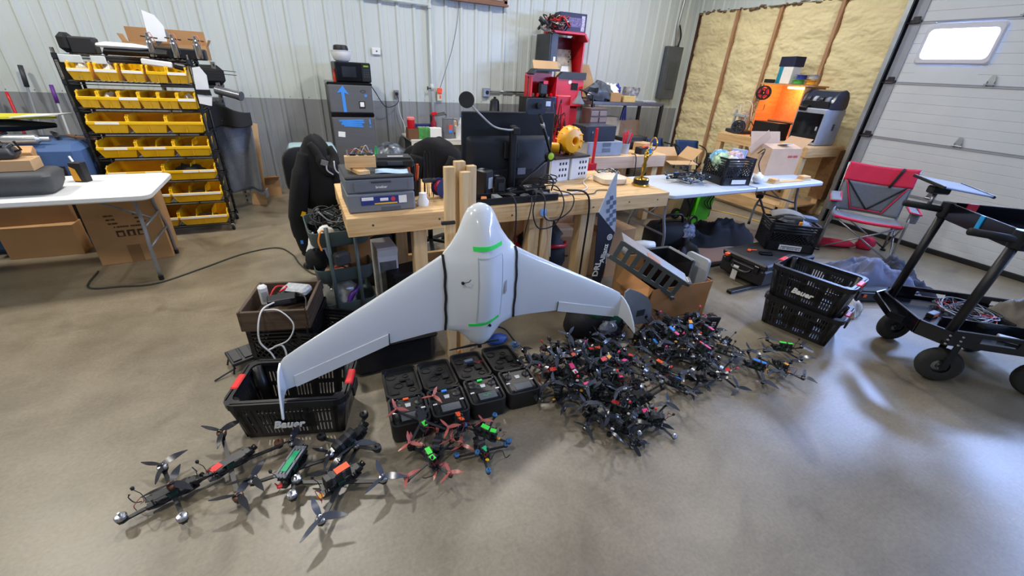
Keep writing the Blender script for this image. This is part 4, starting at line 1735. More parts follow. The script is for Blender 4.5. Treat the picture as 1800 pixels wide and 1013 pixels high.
b.build('collar', ALU, t, True)
b = MB()
b.lathe([(.001, -.02), (.034, -.02), (.034, .02), (.001, .02)], 16, T(.14, -.01, .275) @ rot(90, 0, 0))
b.build('elbow', BLACK, t, 40)
b = MB()
b.lathe([(.001, 0), (.026, 0), (.001, .004)], 16, T(.14, -.032, .28) @ rot(90, 0, 0))
b.build('lime_cap', mat('lime_cap', (176, 212, 40), .5), t, 40)
b = MB()
b.tube([(.14, 0, .26), (-.06, .02, .08), (-.08, .02, .0)], .012, 8)
b.build('lower_arm', BLACK, t, True)
b = MB()
b.cyl((0.0, .15, .66), (0, .15, .8), .003, n=6)
b.build('antenna', BLACK, t)
b = MB()
b.lathe([(.001, -.009), (.009, 0), (.001, .009)], 8, T(0, .15, .8))
b.build('antenna_tip', BLACK, t, True)

# electronics clutter in front of the monitor
t = thing('power_strip_tray', 'long black tray of power adapters along the bench front', 'cable tray', (1.33, 2.64, BZ))
b = MB()
b.box((0, 0, .006), (.62, .13, .012), None, .002)
b.build('tray_floor', BLACK, t)
for y in (-.065, .065):
    b = MB()
    b.box((0, y, .025), (.62, .006, .05), None, .002)
    b.build('tray_wall', BLACK, t)
for k, (x, y, s, m_) in enumerate(((-.16, 0, (.05, .1, .035), GREY), (-.05, .01, (.06, .06, .04), BLACK), (.06, 0, (.07, .05, .03), DGREY), (.17, -.01, (.07, .06, .05), BLACK), (-.26, .0, (.06, .04, .03), mat('tan_grip', (0, 0, 0))), (.24, .01, (.05, .05, .03), GREY))):
    b = MB()
    b.box((x, y, .012 + s[2] / 2), s, rot(0, 0, k * 17), .004)
    b.build('adapter', m_, t)
def gadget(name, label, cat, x, y, rz, s, m, extra=None):
    t = thing(name, label, cat, (x, y, BZ), rz)
    b = MB()
    b.box((0, 0, s[2] / 2), s, None, min(s) * .12)
    b.build('casing', m, t, 40)
    b = MB()
    b.box((s[0] * .1, -s[1] / 2 - .001, s[2] * .55), (s[0] * .5, .003, s[2] * .4), None, .001)
    b.build('front_plate', extra or DGREY, t)
    for k in range(3):
        b = MB()
        b.box((-s[0] * .3 + k * s[0] * .16, s[1] * .1, s[2] + .002), (s[0] * .1, s[1] * .2, .004), None, .001)
        b.build('button', LGREY if k % 2 else GREY, t)
    return t
gadget('speaker_box', 'black desktop speaker with pale side under the monitor', 'speaker', 1.13, 2.8, 25, (.09, .12, .2), BLACK, LGREY)
gadget('radio_unit', 'black radio module standing left of the monitor stand', 'electronics', 1.24, 2.78, -8, (.08, .1, .15), BLACK)
gadget('charger', 'black battery charger in front of the monitor stand', 'charger', 1.5, 2.76, 6, (.14, .12, .06), BLACK, mat('charger_screen', (60, 80, 90), .2))
gadget('relay_module', 'small black relay module among cables on the bench', 'electronics', 1.62, 2.84, -20, (.1, .08, .05), BLACK)
gadget('hard_drive', 'slim grey hard drive among cables on the bench', 'hard drive', 1.66, 2.68, 10, (.11, .07, .02), GREY)
gadget('usb_hub', 'small black hub with wires beside the power tray', 'electronics', 1.36, 2.82, 30, (.1, .06, .04), DGREY)
def cable(label, ctrl, r=.005, m=None, name='cable', n=6):
    b = MB()
    b.tube(curve_pts(ctrl, 7), r, n)
    return tag(b.build(name, m or CABLE, None, True), label, 'cable')
cable('black cable looping over the bench edge left of the table leg', [(1.2, 2.66, .91), (1.25, 2.55, .92), (1.27, 2.52, .8), (1.27, 2.52, .5), (1.26, 2.5, .2), (1.2, 2.48, .02)])
cable('black cable hanging in a wide loop below the bench front', [(1.4, 2.66, .92), (1.42, 2.53, .95), (1.4, 2.51, .8), (1.46, 2.51, .68), (1.6, 2.51, .7), (1.66, 2.52, .85), (1.6, 2.56, .97), (1.5, 2.64, .95)])
cable('black cable hanging in a smaller loop inside the wide loop', [(1.48, 2.66, .92), (1.5, 2.54, .9), (1.5, 2.51, .76), (1.6, 2.51, .73), (1.72, 2.51, .8), (1.74, 2.54, .9), (1.64, 2.66, .92)])
cable('thick black cord dropping along the right pine leg to floor', [(1.78, 2.68, .9), (1.86, 2.56, .91), (1.9, 2.53, .8), (1.9, 2.53, .4), (1.88, 2.5, .05), (1.84, 2.4, .01)], .008)
cable('thin black cable slanting from bench edge to floor behind the wing nose', [(1.42, 2.66, .9), (1.40, 2.54, .87), (1.33, 2.5, .6), (1.28, 2.48, .3), (1.3, 2.46, .02)], .004)
cable('white cable curving across the bench to the white router', [(1.68, 2.66, .875), (1.85, 2.7, .868), (2.05, 2.8, .868), (2.15, 3.0, .87), (2.3, 3.1, .89)], .005, CABLEW)
cable('black cable lying loose on the bench top beside the router', [(1.7, 2.64, .87), (1.85, 2.66, .868), (2.0, 2.64, .868), (2.1, 2.72, .868), (2.22, 2.7, .868)], .004)
cable('black cable arching above the power tray', [(1.52, 2.68, .9), (1.54, 2.66, 1.0), (1.58, 2.66, 1.03), (1.64, 2.67, .98), (1.65, 2.7, .9)], .006)
cable('coiled black cable resting on the hard drive', [(1.66 + .07 * math.cos(a * .9), 2.78 + .06 * math.sin(a * .9), .93 + .004 * a) for a in range(16)], .005)
b = MB()
b.lathe([(.001, -.004), (.03, 0), (.001, .004)], 12, T(1.5, 2.535, .79) @ rot(80, 0, 0))
tag(b.build('blue_badge', mat('badge_blue', (120, 160, 210), .4)), 'small pale blue badge hanging at the bench front', 'badge')
for k, (px, py, pz) in enumerate(((1.53, 2.53, .72), (1.57, 2.53, .7))):
    cable(('pink twisted wire', 'white twisted wire')[k] + ' dangling under the bench front', [(1.5, 2.54, .78), (px, py, pz), (1.56 + .03 * k, 2.54, .55), (1.54 + .06 * k, 2.54, .42)], .003, (mat('pink_wire', (200, 130, 130), .5), CABLEW)[k])

# white perforated boxes with tray and yellow printed turbine
HOLE = mat('hole_dark', (40, 42, 46), .8)
for k, (x, y, rz) in enumerate(((1.93, 3.18, 10), (2.16, 3.22, 10))):
    t = thing('perforated_box', ('white electronics box with dark square holes next to the black cables', 'white electronics box with dark square holes next to the router')[k], 'box', (x, y, BZ), rz, 'white perforated boxes on the bench')
    b = MB()
    b.box((0, 0, .095), (.21, .2, .19), None, .004)
    b.build('casing', WHITE, t)
    for r_ in range(3):
        for c in range(3):
            b = MB()
            b.box((-.0 + c * .034, -.101, .05 + r_ * .05), (.016, .003, .022), None, .001)
            b.build('hole', HOLE, t)
b = MB()
b.box((2.04, 3.2, 1.0625), (.42, .26, .018), rot(0, 0, 12), .004)
tag(b.build('dark_tray', mat('tray_brown', (48, 36, 36), .3)), 'flat dark tray laid across the white perforated boxes', 'tray')
t = thing('printed_turbine', 'yellow orange printed turbine housing on the dark tray', 'turbine', (2.09, 3.2, 1.073), -10)
YO = mat('turbine_orange', (250, 176, 20), .4, var=.06)
b = MB()
b.lathe([(.02, -.07), (.03, -.075), (.095, -.06), (.115, -.03), (.115, .03), (.1, .06), (.04, .075), (.03, .07), (.03, -.05), (.02, -.07)], 28, T(0, 0, .115) @ rot(90, 0, 20))
b.build('volute', YO, t, 30)
for k in range(12):
    a = 2 * PI * k / 12
    b = MB()
    b.box((.1 * math.cos(a), 0, .115 + .1 * math.sin(a)), (.034, .1, .008), rot(0, -math.degrees(a) + 20, 0), .002)
    b.build('vane', YO, t)
b = MB()
b.lathe([(.001, -.09), (.018, -.09), (.02, -.05), (.001, -.05)], 12, T(0, 0, .115) @ rot(90, 0, 20))
b.build('shaft_hole', BLACK, t)
b = MB()
b.lathe([(.02, -.05), (.045, -.05), (.045, .05), (.02, .05), (.02, -.05)], 18, T(-.15, -.02, .05) @ rot(0, 90, -20))
b.build('outlet_ring', YO, t, 30)
b = MB()
b.lathe([(.02, -.012), (.048, -.012), (.048, .012), (.02, .012), (.02, -.012)], 18, T(-.1, -.03, .05) @ rot(0, 90, -20))
b.build('black_ring', BLACK, t, 30)

t = thing('router', 'white flat router box on the right half of the bench', 'router', (2.40, 2.96, BZ), -6)
b = MB()
b.loft([[(x, y, z) for x, y in rrect(w, w * .9, .05, 4)] for w, z in ((.22, 0), (.25, .012), (.25, .05), (.22, .06))])
b.build('shell', mat('router_cream', (222, 208, 184), .5, var=.03), t, 40)

# golden statuette
GOLD = mat('gold', (206, 164, 64), .22, 1.0)
t = thing('gold_trophy', 'golden statuette raising a ring on a round dark base', 'trophy', (2.62, 2.80, BZ))
b = MB()
b.lathe([(.001, 0), (.075, 0), (.078, .01), (.07, .018), (.001, .018)], 24)
b.build('base_ring', GOLD, t, 40)
b = MB()
b.lathe([(.066, .018), (.066, .055), (.06, .06), (.001, .06)], 24)
b.build('plinth', BLACK, t, 40)
b = MB()
b.lathe([(.064, .058), (.06, .066), (.03, .072), (.001, .072)], 24)
b.build('plinth_cap', GOLD, t, 40)
b = MB()
b.loft([[(cx + r * math.cos(a), r * .8 * math.sin(a), z) for a in [2 * PI * i / 10 for i in range(10)]] for cx, r, z in ((0, .022, .07), (0, .012, .09), (.002, .016, .14), (.003, .022, .17), (.003, .014, .2), (.006, .022, .235), (.008, .016, .255), (.008, .007, .262), (.009, .013, .272), (.009, .014, .285), (.009, .004, .297))])
b.build('figure', GOLD, t, True)
for s in (-1, 1):
    b = MB()
    b.tube([(.006, s * .018, .245), (.02, s * .04, .275), (.05, s * .03, .31)], [.007, .006, .005], 8)
    b.build('arm', GOLD, t, True)
b = MB()
b.tube([(.06 + .012 * math.cos(a), .05 * math.cos(a), .35 + .05 * math.sin(a)) for a in [2 * PI * i / 20 for i in range(20)]], .006, 6, True)
b.build('wreath_ring', GOLD, t, True)

# under the bench: bag bin, cartons, chair with jacket
t = thing('black_duffel', 'black bag with red trim stuffed under the workbench', 'bag', (1.77, 3.0, 0))
b = MB()
b.blob((0, 0, .2), (.24, .2, .36), 18, 12, .2, 2.5, 5, flat=0)
b.build('bag_body', BLACKM, t, True)
b = MB()
b.tube([(.24 * math.cos(a), .2 * math.sin(a), .36 + .02 * math.sin(3 * a)) for a in [2 * PI * i / 20 for i in range(20)]], .018, 6, True)
b.build('red_trim', RED, t, True)
t = closed_box('cardboard_box', 'taped carton under the right half of the workbench', (2.15, 3.08, 0), -14, (.5, .36, .4), CARD2, mat('clear_tape', (206, 186, 152), .3))
b = MB()
b.lathe([(.022, 0), (.026, 0), (.026, .001), (.022, .001), (.022, 0)], 16, T(-.17, -.181, .22) @ rot(90, 0, 0))
b.build('printed_ring', PRINT, t)
print_marks(1, .06, .03, PRINT, t, (-.1, -.181, .21), seed=5)
closed_box('cardboard_box', 'brown carton behind the feather flag under the bench end', (2.5, 2.98, 0), 5, (.32, .4, .46), CARD, None)
closed_box('cardboard_box', 'tall brown carton standing under the bench behind the pine legs', (2.02, 3.55, 0), 0, (.7, .3, .55), CARD2, None)

def office_chair(label, x, y, rz, w=.42, top=1.0, seat=.5):
    t = thing('office_chair', label, 'chair', (x, y, 0), rz)
    b = MB()
    b.loft([[(px, py, z) for px, py in rrect(w_, w_ * .95, .09, 4)] for w_, z in ((w * .85, seat - .06), (w * 1.05, seat - .03), (w * 1.05, seat), (w * .9, seat + .02))])
    b.build('seat', BLACKM, t, 50)
    b = MB()
    b.loft([[(px * k, d, (seat + top) / 2 + .03 + pz * k) for px, pz in rrect(w, top - seat - .1, .12, 4)] for d, k in ((-.2, .9), (-.21, 1), (-.24, 1), (-.26, .9))])
    b.build('backrest', BLACKM, t, 50)
    b = MB()
    b.tube(curve_pts([(0, -.1, seat - .05), (0, -.27, seat), (0, -.265, seat + .2)], 4), .02, 8)
    b.build('back_bracket', BLACK, t, True)
    b = MB()
    b.cyl((0, 0, .1), (0, 0, seat - .05), .026, n=10)
    b.build('gas_lift', BLACK, t, True)
    for k in range(5):
        a = 2 * PI * k / 5 + .3
        b = MB()
        b.bar((0, 0, .11), (.27 * math.cos(a), .27 * math.sin(a), .075), .04, .03, (0, 0, 1), .006)
        l_ = b.build('base_leg', BLACK, t)
        b = MB()
        b.cyl((.27 * math.cos(a) - .02 * math.sin(a), .27 * math.sin(a) + .02 * math.cos(a), .028), (.27 * math.cos(a) + .02 * math.sin(a), .27 * math.sin(a) - .02 * math.cos(a), .028), .028, n=12)
        b.build('caster', BLACK, l_, 40)
    return t
office_chair('black office chair under the hoodie left of the bench', .06, 4.0, 200, .4, 1.02)
office_chair('black office chair behind the bench with a jacket on its back', 1.02, 3.95, 170, .44, 1.02)
CLOTH = mat('black_fleece', (15, 15, 17), .95, var=.15, scale=6, bump=.15, bscale=40)

# hoodie hanging over the left chair
t = thing('hoodie', 'black hooded sweatshirt draped over a chair left of the bench', 'hoodie', (.04, 3.72, 0))
def ring(cx, cy, rx, ry, z, n=20, w=.0, ph=0):
    return [(cx + (rx + w * math.sin(5 * a + ph)) * math.cos(a), cy + (ry + w * .6 * math.sin(4 * a + ph)) * math.sin(a), z + .02 * math.sin(2 * a + ph)) for a in [2 * PI * i / n for i in range(n)]]
b = MB()
b.loft([ring(.02, 0, .02, .02, 1.16), ring(.02, 0, .065, .06, 1.14), ring(.02, 0, .1, .08, 1.08, w=.005), ring(.02, 0, .135, .11, .98, w=.009), ring(.03, 0, .155, .13, .87, w=.013, ph=1), ring(.035, .0, .165, .14, .75, w=.018, ph=2), ring(.045, 0, .16, .13, .62, w=.02, ph=2.4)])
b.build('body', CLOTH, t, True)
b = MB()
b.tube(curve_pts([(-.05, -.03, 1.03), (-.1, -.07, .9), (-.15, -.1, .72), (-.19, -.1, .52), (-.18, -.1, .38), (-.16, -.09, .26)], 5), [.06] * 5 + [.07] * 5 + [.07] * 5 + [.062] * 5 + [.056] * 5 + [.05], 12)
b.build('sleeve', CLOTH, t, True)
b = MB()
b.tube(curve_pts([(.08, -.02, 1.0), (.14, -.06, .84), (.16, -.06, .64), (.15, -.05, .46)], 5), [.06] * 10 + [.055] * 6, 12)
b.build('sleeve', CLOTH, t, True)
b = MB()
b.tube(curve_pts([(-.01, -.05, 1.11), (.03, -.09, 1.05), (.06, -.12, .97), (.09, -.12, .91), (.13, -.09, .93), (.15, -.04, 1.0), (.12, .0, 1.07)], 5), [.03] * 8 + [.038] * 8 + [.042] * 8 + [.036] * 7, 12)
b.build('hood', CLOTH, t, True)
for k in range(2):
    b = MB()
    b.tube(curve_pts([(.09 + .05 * k, -.17, 1.0), (.08 + .06 * k, -.19, .94), (.12 + .05 * k, -.19, .9)], 4), .006, 6)
    b.build('drawstring', LGREY, t, True)
b = MB()
b.box((.07, -.185, .99), (.05, .006, .04), rot(10, 20, 0))
b.build('neck_label', GREY, t)
b = MB()
b.box((-.19, -.155, .36), (.02, .004, .03))
b.build('sleeve_tag', BLUE, t)
b = MB()
b.box((-.14, -.18, .6), (.03, .006, .04), rot(0, 25, 0))
b.build('cuff_badge', YELLOW, t)
t = thing('jacket', 'black jacket hung on the office chair behind the zip ties', 'jacket', (1.04, 3.70, 0))
b = MB()
b.loft([ring(-.02, .0, .08, .03, 1.13), ring(-.03, .0, .17, .06, 1.09), ring(0, .0, .235, .085, 1.0, w=.006), ring(.01, 0, .25, .09, .86, w=.012, ph=1), ring(.01, 0, .25, .09, .7, w=.016, ph=2), ring(.01, 0, .24, .09, .55, w=.02, ph=3)])
b.build('body', CLOTH, t, True)
b = MB()
b.tube(curve_pts([(-.18, -.03, 1.0), (-.22, -.05, .85), (-.21, -.05, .65), (-.2, -.05, .55)], 5), [.065] * 8 + [.055] * 8, 12)
b.build('sleeve', CLOTH, t, True)
b = MB()
b.tube(curve_pts([(.12, -.07, .98), (.06, -.11, .86), (.1, -.1, .7)], 5), [.04] * 6 + [.03] * 5, 10)
b.build('collar', CLOTH, t, True)
# ---------------------------------------------------------------- the white flying wing
WO = Vector((.730, 1.856, 1.115))
WU, WV, WN = Vector((1, 0, -.006)), Vector((-.006, -.0768, -.997)), Vector((-.0006, -.997, .0769))
WM = Matrix(((WU.x, WV.x, WN.x, 0), (WU.y, WV.y, WN.y, 0), (WU.z, WV.z, WN.z, 0), (0, 0, 0, 1)))
GEL = mat('white_gelcoat', (222, 226, 229), .18, var=.015, scale=2, coat=.6)
GEL2 = mat('white_control_surface', (226, 227, 224), .4, var=.02)
wing = bpy.data.objects.new('flying_wing', None)
COL.objects.link(wing)
wing.matrix_world = T(*WO) @ WM
tag(wing, 'large white flying wing aircraft propped nose up on timbers', 'drone aircraft')

def interp(tab, x):
    if x <= tab[0][0]:
        return tab[0][1]
    for (a, p), (b_, q) in zip(tab, tab[1:]):
        if x <= b_:
            return p + (q - p) * (x - a) / (b_ - a)
    return tab[-1][1]
LE = [(.2, .243), (.3, .300), (.9, .612), (.97, .652), (.995, .685)]
TE = [(.2, .672), (.3, .674), (.497, .69), (.95, .82), (.995, .828)]
TH = [(.2, .046), (.4, .036), (.8, .022), (.98, .014), (.995, .006)]
def foil(x):
    """half thickness over the chord"""
    return 1.9 * (0.2969 * math.sqrt(max(x, 0)) - 0.126 * x - 0.3516 * x * x + 0.2843 * x ** 3 - 0.1015 * x ** 4) / .19
XS = [0, .01, .03, .07, .13, .2, .3, .42, .55, .7, .85, 1.0]
def half(s, x):
    return interp(TH, s) * foil(x) * .55
for sg in (-1, 1):
    b = MB()
    rings = []
    for s in (.2, .25, .3, .4, .497, .6, .7, .8, .9, .94, .97, .985, .995):
        l, t_ = interp(LE, s), interp(TE, s)
        front = [(sg * s, l + (t_ - l) * x, half(s, x) * 1.15) for x in XS]
        back = [(sg * s, l + (t_ - l) * x, -half(s, x) * .8) for x in reversed(XS[1:-1])]
        rings.append(front + back)
    if sg > 0:
        rings = [r[::-1] for r in rings]
    b.loft(rings)
    wpart = b.build('wing_panel', GEL, wing, 45)
    # winglet curves up from the tip towards the viewer
    b = MB()
    sec = [(.99, .676, .829, .0), (1.0, .70, .836, .03), (1.004, .73, .85, .065), (1.006, .775, .864, .1), (1.007, .825, .876, .13), (1.008, .868, .886, .147)]
    rings = []
    for u, a0, a1, n in sec:
        m_ = (a0 + a1) / 2
        rings.append([(sg * (u - .004), a0, n), (sg * (u - .006), m_, n), (sg * (u - .003), a1, n), (sg * (u + .003), a1, n), (sg * (u + .006), m_, n), (sg * (u + .004), a0, n)])
    if sg < 0:
        rings = [r[::-1] for r in rings]
    b.loft(rings)
    b.build('winglet', GEL, wing, 50)
    # elevon along the outer trailing edge
    b = MB()
    fr, bk = [], []
    for k in range(9):
        s = .497 + (.945 - .497) * k / 8
        t_ = interp(TE, s)
        fr.append(((sg * s, t_ - .062, half(s, .75) * 1.15 + .004), (sg * s, t_ + .004, .004)))
    for (p0, q0), (p1, q1) in zip(fr, fr[1:]):
        quad = [p0, p1, q1, q0]
        low = [(x, y, z - .006) for x, y, z in quad]
        f_ = [(0, 1, 2, 3), (4, 7, 6, 5), (0, 4, 5, 1), (3, 2, 6, 7)]
        b.add(quad + low, [tuple(f) if sg < 0 else tuple(f[::-1]) for f in f_])
    (p0, q0), (p1, q1) = fr[0], fr[-1]
    for p, q in ((p0, q0), (p1, q1)):
        b.add([p, q, (q[0], q[1], q[2] - .006), (p[0], p[1], p[2] - .006)], [(0, 1, 2, 3)])
    b.build('elevon', GEL2, wing)
    b = MB()
    b.tube([(sg * .496, interp(TE, .497) - .064, half(.5, .75) + .004), (sg * .496, interp(TE, .497) + .005, .004)], .0025, 6)
    b.build('hinge_gap', BLACKM, wing)

HW = [(0, .006), (.006, .03), (.023, .06), (.05, .078), (.084, .094), (.14, .118), (.196, .156), (.225, .185), (.243, .2), (.672, .2), (.683, .165), (.695, .133), (.742, .086), (.779, .058), (.797, .028), (.8, .012)]
HB = [(0, .004), (.006, .02), (.03, .048), (.08, .075), (.16, .1), (.26, .118), (.4, .12), (.55, .098), (.68, .066), (.76, .045), (.797, .02), (.8, .006)]
def root_half(v):
    if v <= .243 or v >= .672:
        return 0.002
    return max(.002, half(.2, (v - .243) / .429) * 1.15)
def skin(u, v):
    """height of the fuselage's upper skin"""
    w = interp(HW, v)
    x = min(1.0, abs(u) / max(w, 1e-6))
    e = root_half(v)
    hump = max(0.0, interp(HB, v) - e)
    k = math.exp(-(u / .088) ** 2) * .62 + .38 * math.sqrt(max(0, 1 - x * x))
    edge = math.sqrt(max(0.0, 1 - x ** 4))
    return e + hump * k * edge
VS = [0, .006, .014, .025, .04, .06, .085, .11, .14, .17, .2, .225, .243, .27, .31, .36, .42, .48, .54, .6, .64, .672, .683, .695, .715, .742, .76, .779, .79, .797, .8]
US = [math.sin(PI / 2 * (i / 12 * 2 - 1)) for i in range(13)]
b = MB()
rings = []
for v in VS:
    w = interp(HW, v)
    top = [(w * u, v, skin(w * u, v)) for u in US]
    bot = [(w * u, v, -root_half(v) * .8 - (.05 * math.sqrt(max(0, 1 - u * u)) * min(1, interp(HB, v) / .07))) for u in reversed(US[1:-1])]
    rings.append((top + bot)[::-1])
b.loft(rings)
fus = b.build('fuselage', GEL, wing, 60)
def skin_strip(name, m, pts, wdt, off, parent):
    """a ribbon that follows the skin along (u, v) points"""
    b = MB()
    vs_, fs = [], []
    P2 = [Vector(p) for p in pts]
    for i, p in enumerate(P2):
        d = (P2[min(i + 1, len(P2) - 1)] - P2[max(i - 1, 0)]).normalized()
        nrm = Vector((-d.y, d.x)) * wdt / 2
        for q in (p + nrm, p - nrm):
            vs_.append((q.x, q.y, skin(q.x, q.y) + off))
    n0 = len(vs_)
    vs_ += [(x, y, z - off * 1.5) for x, y, z in vs_]
    for i in range(len(P2) - 1):
        a, c, d_, e = 2 * i, 2 * i + 1, 2 * i + 3, 2 * i + 2
        fs += [(a, c, d_, e), (a + n0, e + n0, d_ + n0, c + n0), (a, e, e + n0, a + n0), (c, c + n0, d_ + n0, d_)]
    fs += [(0, n0, n0 + 1, 1), (n0 - 2, n0 - 1, 2 * n0 - 1, 2 * n0 - 2)]
    b.add(vs_, fs)
    return b.build(name, m, parent)
for sg in (-1, 1):
    skin_strip('seam_tape', BLACKM, [(sg * .2 + sg * .002 * math.sin(k * 1.3), .243 + .429 * k / 16) for k in range(17)], .011, .006, wing)
skin_strip('green_tape', GREEN_TAPE, [(-.065 + .168 * k / 12, .208 - .004 * k / 12) for k in range(13)], .021, .003, wing)
skin_strip('green_tape', GREEN_TAPE, [(-.085 + .175 * k / 14, .645 - .024 * (k / 14) ** 2) for k in range(15)], .016, .003, wing)
HATCH = mat('hatch_line', (176, 182, 186), .4)
for pts in ([(-.047, .25 + .38 * k / 14) for k in range(15)], [(.1, .26 + .36 * k / 14) for k in range(15)], [(-.047 + .147 * k / 10, .63) for k in range(11)], [(-.047 + .147 * k / 10, .255) for k in range(11)]):
    skin_strip('hatch_line', HATCH, pts, .003, .0012, fus)
b = MB()
zt = skin(-.118, .387)
b.lathe([(.001, .012), (.008, .009), (.008, 0), (.001, -.002)], 10, T(-.118, .387, zt))
b.tube([(-.118, .387, zt + .006), (-.095, .375, zt + .03), (-.085, .362, zt + .034)], .002, 6)
b.build('pitot_probe', BLACK, wing)
b = MB()
b.prism([(0, 0), (.012, -.01), (.012, .05), (.0, .07)], 0, .008, T(.116, .42, skin(.118, .44) - .002))
b.build('vent_scoop', LGREY, wing)
b = MB()
b.prism([(-.18, -.004), (-.06, -.01), (0, -.004), (.06, -.01), (.12, -.003), (.12, .003), (0, .005), (-.06, .006), (-.18, .001)], -.002, .002, T(.0, .815, -.01))
b.lathe([(.012, -.02), (.012, .02), (.001, .022)], 10, T(0, .815, -.01) @ rot(90, 0, 0))
b.build('propeller', BLACK, wing)
b = MB()
b.cyl((.03, .66, skin(.03, .63)), (.03, .66, skin(.03, .63) - .01), .008, n=8)
b.build('black_cap', BLACK, wing)

# ---------------------------------------------------------------- feather flag
t = thing('feather_flag', 'black banner flag with checkered top and white lettering', 'flag', (0, 2.40, 0))
FLAGB = mat('flag_navy', (24, 28, 44), .7, var=.08)
FLAGW = mat('flag_pale', (180, 186, 196), .7, var=.12, scale=12)
CHK = mat('flag_check', (86, 104, 132), .7, var=.1)
low = [(1.895, .797), (1.926, .43), (1.938, .242), (1.96, .03), (2.0, .03), (2.029, .206), (2.066, .58), (2.08, .621)]
up = [(1.895, .797), (2.08, .621), (2.073, .705), (2.018, .981), (2.006, 1.10), (1.96, 1.0)]
b = MB()
b.prism(low, -.004, .004, rot(90, 0, 0))
b.build('lower_cloth', FLAGB, t)
b = MB()
b.prism(up, -.004, .004, rot(90, 0, 0))
b.build('upper_cloth', FLAGW, t)
for r_ in range(8):
    for c in range(3):
        if (r_ + c) % 2 == 0:
            z = .66 + r_ * .034 + c * .004
            x = 2.062 - r_ * .006 - c * .03
            if z < .80 - (x - 1.895) * .951 + .02:
                continue
            b = MB()
            b.box((x, -.0055, z), (.028, .002, .032), rot(0, -12, 0))
            b.build('check_square', CHK, t)
b = MB()
b.tube([(2.0, .006, .02), (2.05, .006, .4), (2.078, .006, .62), (2.07, .006, .72), (2.015, .006, 1.0), (2.004, .006, 1.11)], .006, 6)
b.build('flag_pole', BLACK, t, True)
TXT = rot(90, 0, 0) @ rot(0, 0, 84)
lettering('Allianz', .066, PAPER, t, (2.008, -.0055, .452), TXT, bold=.0012, font_width=.9)
lettering('DRL', .075, PAPER, t, (1.962, -.0055, .325), rot(90, 0, 0) @ rot(0, 0, 82), bold=.002)
b = MB()
b.box((2.035, -.0055, .44), (.003, .002, .17), rot(0, -6, 0))
b.build('underline', PAPER, t)
b = MB()
b.lathe([(.019, 0), (.025, 0), (.025, .002), (.019, .002), (.019, 0)], 24, T(2.036, -.005, .588) @ rot(90, 0, 0))
for k in (-1, 0, 1):
    b.box((2.036 + k * .009, -.0065, .588), (.004, .002, .028 if k == 0 else .02))
b.build('emblem', PAPER, t)
b = MB()
b.lathe([(.001, 0), (.12, 0), (.12, .02), (.001, .03)], 16, T(1.98, 0, 0))
b.build('base_plate', BLACK, t, 40)

# ---------------------------------------------------------------- black slotted crates
CRATE = mat('crate_black', (24, 24, 27), .38, var=.15, scale=14)
def slotted_wall(b, M_, W, H, taper, logo):
    """crate wall in the XZ plane with three bands and groups of bars between them"""
    def pt(x, z, y=0.0):
        k = 1 - taper * (1 - z / H)
        return (x * k, y + .035 * (1 - z / H), z)
    def slab(x0, x1, z0, z1, th=.006):
        vs_ = [pt(x0, z0), pt(x1, z0), pt(x1, z1), pt(x0, z1), pt(x0, z0, th), pt(x1, z0, th), pt(x1, z1, th), pt(x0, z1, th)]
        b.add(vs_, [(0, 1, 2, 3), (4, 7, 6, 5), (0, 4, 5, 1), (1, 5, 6, 2), (2, 6, 7, 3), (3, 7, 4, 0)], M_)
    a = W / 2
    bands = [(0, .035), (.105, .13), (.19, H)]
    if logo:
        bands = [(0, .03), (.085, .1), (.165, .178), (.215, H)]
    for z0, z1 in bands:
        slab(-a, a, z0, z1)
    for s in (-1, 1):
        slab(s * a - .03 * (s > 0), s * a + .03 * (s < 0), 0, H)
    if logo:
        slab(-.1, .12, .06, .165)
    for (z0, z1) in [(p[1], q[0]) for p, q in zip(bands, bands[1:])]:
        n = int(W / .02)
        for i in range(n + 1):
            x = -a + .02 + (W - .04) * i / n
            slab(x - .005, x + .005, z0, z1)
            if i % 7 == 3:
                slab(x - .014, x + .014, z0, z1)

